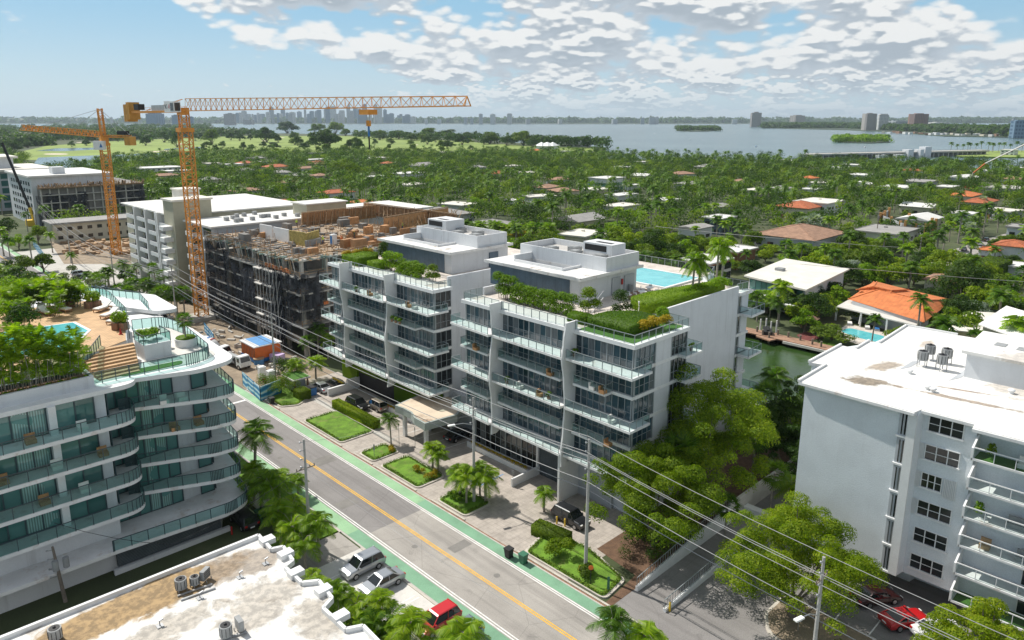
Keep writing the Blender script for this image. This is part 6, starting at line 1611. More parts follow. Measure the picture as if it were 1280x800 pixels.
def plant(key,x,y,z,s,label,cat,group=None,rz=None,sc=None):
 o=copy_tree(PR[key],(x,y,z),rnd.uniform(0,6.28)if rz is None else rz,label,None,sc or s)
 o['category']=cat
 if group:o['group']=group
 return o
ORD=['nearest','second nearest','third nearest','fourth nearest','fifth nearest','sixth nearest','seventh nearest','eighth nearest','ninth nearest','tenth nearest','eleventh nearest','twelfth nearest']
PEND=list(CAND)
def label_pending():
 from collections import defaultdict
 g=defaultdict(list)
 for o,u,v,noun in PEND:
  best=min(LAND,key=lambda L:(L[0]-u)**2+((L[1]-v)*2.2)**2)
  dx,dy=u-best[0],(v-best[1])*2.2;d=math.hypot(dx,dy)
  side=('right of' if dx>0 else 'left of')if abs(dx)>abs(dy)else('in front of' if dy>0 else 'behind')
  g[(noun,side,best[2])].append((d,o))
 for(noun,side,lm),L in g.items():
  L.sort(key=lambda a:a[0])
  for i,(d,o)in enumerate(L):
   o['label']=(' '.join(('%s, %s one %s the %s'%(noun,ORD[min(i,11)],side,lm)).split()[:16]))if len(L)>1 else ' '.join(('%s standing %s the %s'%(noun,side,lm)).split()[:16])
def hidden(u,v):
 if 262<u<575 and v>296 and v>296+(u-262)*-.0:return True
 if 405<u<640 and v>325:return True
 if 575<u<795 and v>330:return True
 if 795<=u<922 and v>352:return True
 if u>1000 and v>470-(u-1000)*.05:return True
 if 145<u<262 and v>262:return True
 return v>470 or u<-70 or u>1430
def inpoly(x,y,P):
 c=False;n=len(P)
 for i in range(n):
  a,b=P[i],P[i-1]
  if(a[1]>y)!=(b[1]>y)and x<(b[0]-a[0])*(y-a[1])/(b[1]-a[1])+a[0]:c=not c
 return c
SHR=land
gpoly=golf
lakeP=pxpoly([(25,218),(40,196),(120,193.2),(235,189),(246,192),(215,198),(130,205),(85,216)])
spots=[]
def room(x,y):
 "tallest tree that still leaves the house behind it in view"
 m_=99.0;D=x*fh.x+y*fh.y;Lt=x*rh.x+y*rh.y
 for a,b_,r,h in HOUSES:
  D2=a*fh.x+b_*fh.y;L2=a*rh.x+b_*rh.y;g_=D2-r*.8-D
  if-r*.5<g_<60 and abs(L2*D/D2-Lt)<r*.75:m_=min(m_,h*.72+(H-h)/D2*max(0,g_))
 return m_
ROADS=[(at(1195,318),at(1275,292),5.5),(at(1225,330),at(1060,330),4),(at(690,272),at(800,308),4.5),(at(500,250),at(300,262),4)]
def seg_d(x,y,a,b):
 a=Vector(a[:2]);b=Vector(b[:2]);p=Vector((x,y));d=b-a;t=max(0,min(1,(p-a).dot(d)/d.dot(d)));return(p-a-d*t).length
for d0 in range(0,1):
 depth=118.0
 while depth<960:
  sp_=6.6+depth*.0028
  lat=-depth*.80
  while lat<depth*.90:
   dd=depth+rnd.uniform(-.45,.45)*sp_;ll=lat+rnd.uniform(-.45,.45)*sp_
   x=fh.x*dd+rh.x*ll;y=fh.y*dd+rh.y*ll
   lat+=sp_
   if not inpoly(x,y,SHR):continue
   if x<108.5 and not(x>66 and y>240)and not(x<29 and y>128):continue
   if 46<x<78 and y<300:continue
   if 28<x<64 and y<420:continue
   if 60<x<108 and 304<y<324:continue
   if 107<x<149.5 and y<236:continue
   pr=proj(x,y,5)
   if pr is None or hidden(pr[0],pr[1]+2):continue
   if inpoly(x,y,gpoly)or inpoly(x,y,lakeP):continue
   if any((x-a)**2+(y-b)**2<(r+1.2)**2 for a,b,r,h in HOUSES):continue
   rm=room(x,y)
   if rm<1.6:continue
   if any(seg_d(x,y,a,b)<w2 for a,b,w2 in ROADS):continue
   if rnd.random()<.10:continue
   if X0-6<x<X1+6 and Y0-10<y<Y1+6:continue
   if 36<x<98 and 425<y<494:continue
   cl_=(math.sin(x*.021+1.3)+math.sin(y*.017+x*.009))*.12
   spots.append((dd,x,y,rnd.random()<(.32 if dd<420 else .15)+cl_ and rm>5,pr,rm))
  depth+=sp_
spots.sort(key=lambda s:s[0])
nt_=[0,0];farT=[];farP=[]
names={'t0':'mid green leafy tree','t1':'broad mid green tree','t2':'bright green leafy tree','t3':'large dark green tree','t4':'low dark green tree','t5':'small mid green tree','t6':'olive green tree','p0':'tall palm','p1':'very tall slender palm','p2':'short palm','p3':'yellowish green palm','f0':'round fan palm','s0':'silver palm'}
for dd,x,y,isp,pr,rm in spots:
 if isp:
  if nt_[0]<165 and-14<pr[0]<1294:
   k=rnd.choice(['p0','p1','p2','p0','p3','f0']);o=plant(k,x,y,0,min(rnd.uniform(.9,1.35),rm*1.3/HP[k]),'','palm','palms in the neighbourhood');PEND.append((o,pr[0],pr[1],names[k]));nt_[0]+=1
  else:farP.append((x,y,rm))
 else:
  if nt_[1]<190 and-14<pr[0]<1294:
   k=rnd.choice(['t0','t1','t2','t3','t4','t5','t6','t2','t6']);s_=rnd.uniform(.65,1.3);o=plant(k,x,y,-.2,s_,'','tree','broadleaf trees in the neighbourhood',sc=(s_,s_,min(s_,rm/HP[k])));PEND.append((o,pr[0],pr[1],names[k]));nt_[1]+=1
  else:farT.append((x,y,rm))
print('spots',len(spots),'far',len(farT),len(farP))
def canopy(name,pts,n,size,m,R=(3.5,6.0),hh=(5.5,10),seed=1):
 rng=np.random.default_rng(seed);L=[]
 for p_ in pts:
  x,y=p_[:2];r=rng.uniform(*R);h=rng.uniform(*hh)
  if len(p_)>2:h=min(h,p_[2]);r=min(r,h*.8)
  c=[(x+rng.uniform(-.4,.4)*r,y+rng.uniform(-.4,.4)*r,h-r*.55+rng.uniform(-.5,.5)*r*.4,r*rng.uniform(.5,.8))for _ in range(4)]
  L.append(clumpleaves(c,n,size,rng,.75,.8));L.append(clumpleaves([(x,y,h*.45,r*.75)],n//5,size*1.2,rng,.4,.7))
 o=bpy.data.objects.new(name,qmesh(name,np.concatenate(L),m));COL.objects.link(o);tag(o,kind='stuff');return o
r4=[farT[i::4]for i in range(4)]
canopy('suburb_trees',r4[0],170,.95,'leaf_mid',(3.8,7.0),(6.5,11.5),seed=2)['label']='mass of distant mid-green suburb trees up to the bay'
canopy('suburb_trees',r4[1]+r4[2],170,.95,'leaf_dark',(4,8),(7.5,13),seed=3)['label']='mass of distant dark green suburb trees'
canopy('suburb_trees',r4[3][::2],150,.9,'leaf_bright',(2.6,4.8),(4.5,8),seed=4)['label']='mass of distant bright green suburb trees'
canopy('suburb_trees',r4[3][1::2],150,.9,'leaf_olive',(3,5.5),(5,9),seed=44)['label']='mass of distant olive green suburb trees'
def palmmass(pts,seed):
 rng=np.random.default_rng(seed);L=[]
 for x,y,rm in pts:
  Hh=min(rng.uniform(9,14.5),rm*1.4);Q=[]
  for i in range(11):
   Q+=frond_quads(3.1,1.2-1.7*(i+.5)/11,.5,i*2.399,4,1.0,1.2,rng,Hh)
  Q=np.array(Q)+np.array([x,y,0]);L.append(Q)
  L.append(np.array([[(x-.22,y,0),(x+.22,y,0),(x+.2,y,Hh),(x-.2,y,Hh)],[(x,y-.22,0),(x,y+.22,0),(x,y+.2,Hh),(x,y-.2,Hh)]]))
 o=bpy.data.objects.new('distant_palms',qmesh('distant_palms',np.concatenate(L),'leaf_palm'));COL.objects.link(o);tag(o,'mass of distant palms rising from the suburb canopy',kind='stuff')
palmmass(farP,5)
def golftree(u,v,w_,hpx,key,label):
 x,y,z=at(u,v);dist=x*fh.x+y*fh.y;Wm=w_*dist/925;Hm=hpx*dist/925;R0={'t0':4.6,'t1':5.2,'t3':5.5,'t4':4.2,'t5':3.4}[key]
 s=Wm/2/(R0*.92);Hm*=1.12;o=plant(key,x,y,-Hm*.2,1,label,'tree','trees on the golf course',sc=(s,s,Hm*1.2/HP[key]));PEND.append((o,u,v,label));return o
x,y,z=at(406,188);
o=make_tree(27,33,34,5200,None,3.2,'leaf_dark',77,'banyan_tree',trunk=2.6,crown_frac=.84,cr=(.2,.34));o.location=(x,y,0);tag(o,'huge dome-shaped dark tree on the golf course under the crane jib','tree')
LAND+=[(330,178,'big crane jib middle'),(90,185,'pale bunkers at left'),(560,175,'golf course far edge'),(470,180,'crane hook')]
for(u,v,w_,h_)in((359,166,26,14),(393,167,18,12),(418,168,28,15),(432,170,14,9),(333,178,28,19),(372,182,14,12),(343,173,12,7),(447,189,14,17),(437,186,12,12),(400,164,16,9),(265,180,24,18),(277,170,16,10),(222,184,16,20),(205,178,16,14),(182,182,12,12),(170,176,12,10),(148,177,11,9),(488,181,12,8),(514,176,16,8),(498,174,20,10),(537,172,26,12),(560,174,30,12),(585,176,26,11),(612,180,26,15),(578,181,18,13),(545,178,12,8),(633,182,20,12),(655,182,34,18),(667,184,20,12),(90,184,9,8),(108,182,10,8),(66,182,8,6),(35,185,14,9),(18,190,18,13),(300,176,12,10),(244,176,14,10),(486,188,7,8),(475,175,18,9),(455,173,18,9)):
 golftree(u,v,w_,h_,rnd.choice(['t3','t4','t3','t0']),'golf course tree with %s crown'%rnd.choice(['dark','rounded dark','spreading dark']))
for i in range(46):
 golftree(rnd.uniform(245,640),rnd.uniform(173,190),rnd.uniform(7,16),rnd.uniform(6,11),rnd.choice(['t3','t4','t0','t5']),'golf course tree with dark crown')
for i in range(36):
 u=rnd.uniform(440,760);v=170+(u-430)*.045+rnd.uniform(-.5,1.5);x,y,z=at(u,v)
 dist=x*fh.x+y*fh.y;k=rnd.choice(['p0','p1','p0']);s=rnd.uniform(9,13)*dist/925/HP[k];o=plant(k,x,y,0,min(s,1.9),'','palm','palms along the bay shore');PEND.append((o,u,v,'shore palm'))
pts=[]
for i in range(700):
 u=rnd.uniform(-30,320);v=rnd.uniform(156.5,176)if u>60 else rnd.uniform(158,184);x,y,z=at(u,v)
 if inpoly(x,y,gpoly)and rnd.random()<.93:continue
 if u>262 and v<166:continue
 pts.append((x,y))
canopy('distant_wood',pts,90,7.5,'leaf_dark',(16,26),(13,20),seed=8)['label']='dark wooded belt beyond the golf course at the left'
pts=[]
for i in range(110):
 u=rnd.uniform(430,760);v=170.5+(u-430)*.045+rnd.uniform(-1,2);x,y,z=at(u,v);pts.append((x,y))
canopy('distant_wood',pts,110,4.0,'leaf_dark',(10,17),(13,19),seed=9)['label']='belt of dark trees along the bay shore'
pts=[]
for i in range(950):
 u=rnd.uniform(955,1290);base=160.3+max(0,u-1060)*.052;v=base-rnd.uniform(.15,1)**1*rnd.uniform(0,8);v=max(v,154.2);pts.append(at(u,v)[:2])
canopy('far_shore_trees',pts,90,14,'leaf_dark',(24,40),(14,24),seed=10)['label']='wooded far shore behind the bridge at the right'
pts=[at(rnd.uniform(-20,1290),153.9-rnd.uniform(0,1.6))[:2]for i in range(900)]
canopy('horizon_trees',pts,60,60,'leaf_dark',(70,130),(26,44),seed=12)['label']='hazy strip of trees along the horizon'
pts=[at(rnd.uniform(848,897),rnd.uniform(160.6,163.6))[:2]for i in range(70)]
canopy('mangrove_trees',pts,120,8,'leaf_dark',(18,26),(12,16),seed=13)['label']='mangroves covering the small dark island in the bay'
pts=[at(rnd.uniform(1043,1110),rnd.uniform(173,177.6))[:2]for i in range(90)]
canopy('mangrove_trees',pts,140,4.5,'leaf_bright',(9,14),(8,12),seed=14)['label']='bright green mangroves on the larger island before the waterfront towers'
for u in(1188,1196,1203,1212,1219,1226,1235,1241,1248,1254,1240,1262,1270,1277,1209):
 v=190.5+rnd.uniform(-.8,1.5);x,y,z=at(u,v);o=plant('p0',x,y,0,rnd.uniform(1.3,1.7),'','palm','palms on the causeway spit');PEND.append((o,u,v,'palm on the causeway spit'))
for u,v in((974,196),(1005,196)):
 x,y,z=at(u,v+10);o=plant('p1',x,y,0,1.35,'','palm','palms along the bay shore');PEND.append((o,u,v,'tall shore palm'))
def hedge(shape,name,m,label,cat='hedge',size=.2,dens=55,group=None,bulge=.06,core=None):
 "shape: MB solid; its surface is covered in small leaves"
 tri=[]
 V=[Vector(v)for v in shape.v]
 for f in shape.f:
  for i in range(1,len(f)-1):tri.append((V[f[0]],V[f[i]],V[f[i+1]]))
 P=[];N=[]
 for a,b_,c in tri:
  n=(b_-a).cross(c-a);ar=n.length/2
  if ar<1e-6:continue
  n.normalize();k=int(ar*dens+rnd.random())
  for _ in range(k):
   r1,r2=math.sqrt(rnd.random()),rnd.random();P.append(a*(1-r1)+b_*r1*(1-r2)+c*r1*r2+n*rnd.uniform(-.5,1)*bulge);N.append(n)
 base=(sum(v.x for v in V)/len(V),sum(v.y for v in V)/len(V),min(v.z for v in V))
 Q=cards(np.array(P),np.array(N),size,nr,.6,.9)-np.array(base)
 me=qmesh(name,Q,m,extra=([tuple(v-Vector(base))for v in V],shape.f));o=bpy.data.objects.new(name,me);COL.objects.link(o);o.location=base
 return tag(o,label,cat,group)
def shrub(cl,n,size,m,name,label,cat='shrub',group=None,stems=True):
 cl=np.array(cl,dtype=float);base=np.array([cl[:,0].mean(),cl[:,1].mean(),(cl[:,2]-cl[:,3]).min()]);c2=cl.copy();c2[:,:3]-=base
 t=thing(name,tuple(base),label,cat,group);Q=clumpleaves(c2,n,size,nr,.35,.95)
 o=bpy.data.objects.new('foliage',qmesh('foliage',Q,m));COL.objects.link(o);o.parent=t
 if stems:
  b=MB()
  for c in c2:b.tube([(c[0]*.9,c[1]*.9,0),(c[0],c[1],c[2])],[.05,.03],5)
  o=b.build('stem','bark',None);o.parent=t
 return t
def zrow(p,q,n,z,r,jit=.3,jz=.2):
 return[(p[0]+(q[0]-p[0])*(i+.5)/n+rnd.uniform(-jit,jit),p[1]+(q[1]-p[1])*(i+.5)/n+rnd.uniform(-jit,jit),z+rnd.uniform(-jz,jz),r*rnd.uniform(.85,1.15))for i in range(n)]
Zr=ZR+.05
shrub(zrow((66.8,70.5),(66.8,67.2),7,Zr+2.7,.95)+zrow((66.8,70.0),(66.8,67.0),6,Zr+1.3,1.0),4200,.24,'leaf_hedge','shrub','tall leafy shrub at the left end of the south block roof',group='shrubs on the condominium roofs')
shrub(zrow((66.9,67),(66.9,56.6),20,Zr+1.9,.9)+zrow((66.7,67),(66.7,56.6),16,Zr+.95,.85)+zrow((66.4,67.2),(66.4,56.4),20,Zr+.4,.55),11000,.24,'leaf_hedge','shrub','long row of leafy shrubs along the blue cladding on the south block',group='shrubs on the condominium roofs')
shrub([(68.6,55.6,Zr+2.7,1.1),(69,54.8,Zr+1.5,.9),(68.2,55.8,Zr+1.2,.9)],1900,.24,'leaf_olive','shrub','yellow-flecked round shrub in front of the penthouse corner',group='shrubs on the condominium roofs')
shrub([(71.5,52.8,Zr+2.3,1.2),(72,52.2,Zr+1.0,.9),(71,53,Zr+.8,.9)],1900,.22,'leaf_dark','shrub','dull green round shrub beside the rooftop steps',group='shrubs on the condominium roofs')
b=MB();b.prism([(64.6,55.6),(66.4,56.0),(66.6,53.4),(64.8,52.9)],Zr,Zr+1.0);hedge(b,'hedge','leaf_hedge','low bright box hedge left of the rooftop steps on the south block',group='hedges on the condominium roofs')
b=MB();b.prism(rounded([(64.6,52.6),(68.2,52.4),(71.2,50.2),(71.0,46.6),(64.6,46.2),(64.4,49.5)],[.5,1.5,1.5,1.2,.4,.4],5),Zr,Zr+1.25);hedge(b,'hedge','leaf_hedge','large rounded bright hedge at the front corner of the south block roof',group='hedges on the condominium roofs')
b=MB();b.prism(rounded([(75.5,54.6),(80.0,54.6),(92.5,52.2),(92.5,50.2),(77.5,49.6),(74.6,50.8)],[1.5,2,.5,.3,1,1],5),Zr,Zr+1.35);hedge(b,'hedge','leaf_hedge','long clipped hedge running along the white gable wall beside the rooftop pool',group='hedges on the condominium roofs')
shrub(zrow((84,51.2),(94,51.0),18,Zr+1.0,.95,.5),6000,.24,'leaf_bright','shrub','loose leafy bushes at the rear end of the long roof hedge',group='shrubs on the condominium roofs',stems=False)
shrub(zrow((66.6,46.4),(71.2,45.8),9,Zr+1.0,.7,.3),2600,.22,'leaf_yellow','croton_bush','yellow and orange croton bushes in the corner hedge of the south block roof','bush')
shrub(zrow((72.2,47.2),(74.6,48.6),6,Zr+1.0,.8,.4),2200,.26,'leaf_bright','shrub','bright leafy clump at the top of the side wall, south block roof',group='shrubs on the condominium roofs',stems=False)
shrub(zrow((66.5,96.5),(66.5,93.0),6,Zr+2.3,1.0)+zrow((66.5,96.5),(66.5,93),4,Zr+1.0,1.0),3600,.26,'leaf_bright','shrub','tallest bright shrub beside the blue cladding on the north block',group='shrubs on the condominium roofs')
shrub(zrow((66.6,92.5),(66.6,86.5),12,Zr+1.6,.95)+zrow((66.4,92.5),(66.4,86.5),10,Zr+.8,.8)+zrow((66.1,92.8),(66.1,86.3),12,Zr+.35,.55),7500,.24,'leaf_hedge','shrub','row of leafy shrubs along the penthouse of the north block',group='shrubs on the condominium roofs')
shrub([(66.6,84.2,Zr+1.9,.95),(66.6,83.5,Zr+.9,.8),(66.4,84.8,Zr+.7,.8)],1600,.24,'leaf_mid','shrub','separate rounded shrub at the right end of the north block row',group='shrubs on the condominium roofs')
shrub([(69.5,101.2,Zr+2.9,1.0),(69.4,101.3,Zr+2.1,1.0),(69.2,101.4,Zr+1.3,.9)],1700,.22,'leaf_dark','shrub','dark upright shrub behind the hedges on the north block roof',group='shrubs on the condominium roofs')
b=MB();b.box(65.4,67.6,96.8,100.2,Zr,Zr+1.1);hedge(b,'hedge','leaf_hedge','low box hedge beside the tall shrub on the north block',group='hedges on the condominium roofs')
b=MB();b.prism(rounded([(64.6,101.6),(68.6,101.6),(70.4,104.4),(69,107.4),(64.6,107.2)],[.5,1,1,1,1],4),Zr,Zr+1.4);hedge(b,'hedge','leaf_hedge','rounded bright hedge at the left end of the north block roof',group='hedges on the condominium roofs')
shrub(zrow((65.0,107.2),(71.2,107.0),9,Zr+1.3,.6,.3),2200,.22,'leaf_yellow','croton_bush','orange-yellow croton bushes at the left end of the north block roof','bush')
for u,v,lb,s in((865,372,'left slender palm of the leaning pair by the rooftop pool',1.0),(873,371,'right slender palm of the leaning pair by the rooftop pool',.95),(895,355,'tallest slender palm at the right end of the rooftop pool',1.1),(902,352,'slender palm right beside the tallest one at the pool',1.0)):
 x,y,z=at(u,v,ZR);x=max(min(x,104),86);y=max(y,51);o=plant('h2',x,y,ZR,1,lb,'palm','palms by the rooftop pool',sc=(s*.85,s*.85,s*1.45))
def bigtree(x,y,R,v_top,k,n,size,m,seed,label,cf=.86,u=None):
 Hh=zat(x,y,v_top);o=make_tree(R,Hh/1.02,int(k*1.9),n,None,size,m,seed,'broadleaf_tree',trunk=.3,crown_frac=cf,cr=(.11,.21));o.location=(x,y,0);tag(o,label,'tree');return o
bigtree(73.2,40.9,9.2,468,70,84000,.25,'leaf_olive',101,'big yellow-green tree against the side wall of the south block')
bigtree(61.6,39.9,7.7,550,56,66000,.22,'leaf_olive',102,'olive-green tree behind the concrete pole at the ramp entrance')
bigtree(61.3,24.2,7.3,632,60,80000,.20,'leaf_olive',103,'rounded yellow-green tree in front of the white block wall')
bigtree(62.6,9.2,5.4,740,34,44000,.19,'leaf_olive',104,'yellow-green tree cut by the bottom right corner')
bigtree(93,38.0,5.5,452,34,14000,.36,'leaf_dark',105,'tall dark tree between the south block and the white block')
bigtree(100,31.5,4.5,470,26,9000,.36,'leaf_olive',106,'yellow-green tree touching the left edge of the white block')
bigtree(86,36.5,5.5,520,34,14000,.34,'leaf_dark',107,'dark tree in the shade behind the ramp wall')
for(u,v,k,s,lb)in((955,560,'hf',1.15,'fan palm between the big tree and the canal'),(940,600,'hf',1.0,'fan palm lower in the shade behind the big tree'),(968,530,'h0',1.2,'palm near the canal beside the white block'),(985,640,'h2',1.0,'small palm by the lower wall of the white block'),(962,640,'hf',.8,'low fan palm at the far end of the ramp'),(905,680,'hf',.7,'small fan palm beside the ramp wall')):
 x,y,z=at(u,v);plant(k,x,y,0,s,lb,'palm','palms behind the ramp')
x,y=58.5,36.0
plant('hf',66.5,40.0,0,1.35,'tall fan palm poking out of the olive tree by the ramp','palm')
for(u,v,s)in((1003,298,1.1),(1016,297,1.2),(1030,297,1.1),(792,300,.9),(1212,300,.9),(1228,262,.9)):
 x,y,z=at(u,v);o=plant('s0',x,y,0,s,'','palm','silver palms');PEND.append((o,u,v-8,'silver blue-grey palm'))
for(u,v,w_,h_,m,lb)in((1215,405,46,40,'leaf_silver','silver-grey leaved tree behind the orange villa'),(1070,372,0,0,0,0),(1062,350,34,30,'leaf_silver','grey-green tree left of the orange villa'),(664,288,52,38,'leaf_dark','large round dark tree above the south block roof'),(1168,360,40,40,'leaf_olive','pale olive tree left of the tall clipped hedge'),(1100,345,46,34,'leaf_dark','dark rounded tree behind the orange villa'),(430,225,44,26,'leaf_mid','large bright round tree in the suburb left of centre'),(868,248,34,20,'leaf_mid','round green tree right of the white curved roof'),(605,258,34,24,'leaf_olive','yellow-green tree right of the broad grey roof'),(560,240,40,22,'leaf_mid','rounded tree above the broad grey roof')):
 if not m:continue
 x,y,z=at(u,v);dist=x*fh.x+y*fh.y;R=w_*dist/925/2;Hh=h_*dist/925*1.02
 o=make_tree(R,Hh,22,3800,None,max(.45,R*.09),m,int(u),'broadleaf_tree',crown_frac=.85);o.location=(x,y,0);tag(o,lb,'tree')
A_,B_,C2,D2=at(1193,364),at(1225,368),at(1262,352),at(1232,345)
b=MB();b.prism([p[:2]for p in(A_,B_,C2,D2)],0,6.4);hedge(b,'hedge','leaf_mid','tall block-shaped clipped hedge at the right of the neighbourhood',size=.5,dens=9);LAND.append((1228,345,'tall clipped hedge'))
A_=at(781,291);b=MB();b.box(A_[0]-6,A_[0]+4,A_[1]-4,A_[1]+6,0,4);hedge(b,'hedge','leaf_bright','round clipped hedge right of the pale grey gable house',size=.6,dens=6)
for i in range(16):
 u=rnd.uniform(585,690);v=300+rnd.uniform(-3,10);x,y,z=at(u,v);o=plant('h1',x,y,0,rnd.uniform(1.0,1.5),'','palm','bright palms behind the white blocks');PEND.append((o,u,v-20,'bright yellow-green palm'))
LAND+=[(640,300,'gap between the rooftop plant screens'),(640,282,'north block plant screen')]
b=MB();A_=at(600,296);b.box(A_[0],A_[0]+22,A_[1]-14,A_[1]-10,0,2);hedge(b,'hedge','leaf_yellow','yellow and orange hedge behind the north block',size=.4,dens=14)
for(u,v,k,s,lb)in((1020,405,'t3',.75,'dark leafy mass at the canal bank beside the villa pool'),(1000,400,'t4',.95,'low dark tree on the canal bank'),(985,392,'t3',.7,'dark canal-bank tree right of the coconut palms'),(1035,395,'t0',.6,'leafy tree at the left corner of the orange villa'),(1012,385,'t3',.7,'dark tree behind the canal bank'),(1040,380,'t4',.9,'dark bush against the white house garden')):
 x,y,z=at(u,v);plant(k,x,y,0,s,lb,'tree','trees on the canal bank')
for(u,v,k,s,lb)in((946,402,'h0',.95,'coconut palm nearest the white balcony end on the canal bank'),(972,408,'h0',.9,'coconut palm right of the first on the canal bank'),(936,396,'h1',.9,'coconut palm half behind the block balconies'),(962,396,'h1',.9,'coconut palm behind the pair on the canal bank'),(1146,412,'h2',1.3,'palm in front of the orange villa roof'),(1152,416,'h1',1.0,'lower palm in front of the orange villa')):
 x,y,z=at(u,v);plant(k,x,y,0,s,lb,'palm','palms on the canal bank')
b=MB();P=[at(1176,413),at(1182,417),at(1204,400),at(1198,397)];b.prism([p[:2]for p in P],0,1.6);hedge(b,'hedge','leaf_bright','straight bright hedge between villa and ribbed roofs',size=.3,dens=20)
NUM=['first','second','third','fourth','fifth','sixth','seventh','eighth','ninth','tenth','eleventh','twelfth','thirteenth','fourteenth','last']
for i in range(11):
 s=i/10;x=7.0+10.0*s;y=79.3+rnd.uniform(-.3,.3);zt_=zat(x,y,(398,404,394,408,396,412,398,402,416,406,420)[i]);hg=(zt_-20.4)/5.0*1.08
 plant('a0',x,y,20.4,1,'tall multi-stemmed areca palm, %s from the left in the rooftop planter'%NUM[i],'palm','palms in the rooftop planter',sc=(.85,.85,hg))
for i in range(20):
 s=i/19;x=6.5+11*s;shrub([(x,78.6,20.6,.30),(x+.3,78.7,20.55,.25)],90,.22,'leaf_bright' if i%2 else 'leaf_dry','low_plant','small low plant at the edge of the rooftop planter','plant','low plants along the rooftop planter',stems=False)
for i,(u,v)in enumerate(((20,380),(45,375),(62,372),(85,372),(8,395),(30,400),(52,365),(75,360),(15,362),(40,355),(97,366))):
 x,y,z=at(u,v+14,21.3);shrub([(x,y,23.5,1.5),(x+1,y,22.8,1.2),(x-.8,y+.6,22.6,1.2)],900,.36,('leaf_palm_lime','leaf_dark')[i%2],'garden_bush','%s bush behind the left rooftop pool, %s of the group'%(('bright','dark')[i%2],['leftmost front','second','third','fourth','lower left','lower middle','fifth','sixth','upper left','upper second','rightmost'][i]),'bush','bushes behind the left rooftop pool',stems=False)
x,y,z=at(233,432,LR);o=plant('hf',x,y,LR,.5,'potted palm in the round planter on the curved terrace','palm');b=MB();b.tube([(x,y,LR),(x,y,LR+1.0)],[1.2,1.25],18);tag(solo(b,'round_planter','plastic_white','round white planter under the terrace palm','planter'));b=MB();b.tube([(x,y,LR+1.0),(x,y,LR+1.12)],[1.15,1.1],16);hedge(b,'ground_cover','leaf_hedge','clipped green ring around the terrace palm','plant',.15,60)
for i,(u,v,k,s)in enumerate(((14,330,'p0',1.0),(30,345,'t0',.8),(55,340,'t5',1.0),(8,360,'t3',.8),(40,325,'p2',1.1),(62,392,'t4',.9),(95,390,'t6',.7),(110,398,'t4',.7),(5,320,'p3',1.2),(24,312,'t2',.8),(48,305,'t0',.9),(35,290,'p0',.9),(66,316,'p3',.9),(10,300,'t3',.9))):
 x,y,z=at(u,v);o=plant(k,x,y,0,s,'','tree' if k[0]=='t' else 'palm','trees on the west side of the far street');PEND.append((o,u,v,'roadside '+names[k]))
LAND+=[(120,360,'far parking bays'),(60,300,'low cream building'),(40,340,'left street edge'),(20,370,'white villa block')]
for i,(u,D_,vt)in enumerate(((78,132,302),(52,128,322),(100,140,330),(26,120,338))):
 lt=(u-PCX)/FPX*D_;x=fh.x*D_+rh.x*lt;y=fh.y*D_+rh.y*lt;hh=zat(x,y,vt);o=make_tree(4.2,hh,22,5200,None,.34,'leaf_feather',300+i,'feathery_tree',crown_frac=.8,cr=(.14,.26));o.location=(x,y,0);tag(o,('tallest feathery grey-green tree behind the left pool','second feathery tree left of the tallest behind the pool','feathery tree right of the tallest behind the pool','leftmost feathery tree behind the pool')[i],'tree')
for i in range(34):
 u=rnd.uniform(-5,118);v=rnd.uniform(300,398);D_=925*H/(v-149);x,y,z=at(u,v)
 if x>37:x=29+rnd.uniform(-6,3)
 if x>66 or y<126:continue
 k=rnd.choice(['p0','p2','p3','t0','t2','t4','t3','h1']);o=plant(k,x,y,0,rnd.uniform(.8,1.15),'','tree' if k[0]=='t' else 'palm','trees on the west side of the far street');PEND.append((o,u,v,'roadside '+names.get(k,'bright palm')))
for i in range(22):
 u=rnd.uniform(118,232);v=rnd.uniform(352,398);x,y,z=at(u,v)
 if 37<x<51:x=52.5+rnd.uniform(0,1.5)
 k=rnd.choice(['p2','p0','hf','h0','t4','t5']);s_=rnd.uniform(.75,1.0)*(.6 if k[0]=='t' else 1);o=plant(k,x,y,0,s_,'','tree' if k[0]=='t' else 'palm','palms along the far parking lot');PEND.append((o,u,v,'car park '+('bush' if k[0]=='t' else 'palm')))
for i,(u,v,s_)in enumerate(((12,372,1.0),(38,366,1.1),(58,360,1.1),(80,362,1.0),(98,360,.9),(25,385,.9),(70,372,.9))):
 x,y,z=at(u,v+24,21.3);plant('a0',x,y,21.3,s_*.95,'lime green palm behind the left pool, %s from the left'%['first','third','fourth','sixth','last','second','fifth'][i],'palm','palms behind the left rooftop pool')
for i,(u,v,k,s)in enumerate(((92,338,'p2',.8),(122,372,'p3',.8),(128,378,'hf',.9),(152,392,'hf',.9),(165,394,'hf',.9),(176,385,'hf',.9),(186,388,'hf',1.0),(112,366,'p2',.8),(205,396,'hf',.95),(140,386,'t5',.6),(198,340,'p2',.9),(160,372,'t4',.5),(215,390,'hf',.7))):
 x,y,z=at(u,v);o=plant(k,x,y,0,s,'','palm' if k[0]!='t' else 'tree','palms along the far parking lot');PEND.append((o,u,v,'car park %s'%('palm' if k[0]!='t' else 'bush')))
LAND+=[(215,365,'white box truck'),(150,380,'far car park'),(185,400,'white pickup')]
x,y,z=at(216,400);
for i,dx in enumerate((-2.2,-.6,1.2,2.8)):plant('hf',x+dx*.8,y-dx*.6,0,1.0,'brownish cabbage palm, %s of the clump by the concrete pole'%['first','second','third','fourth'][i],'palm','cabbage palms by the white pickup')
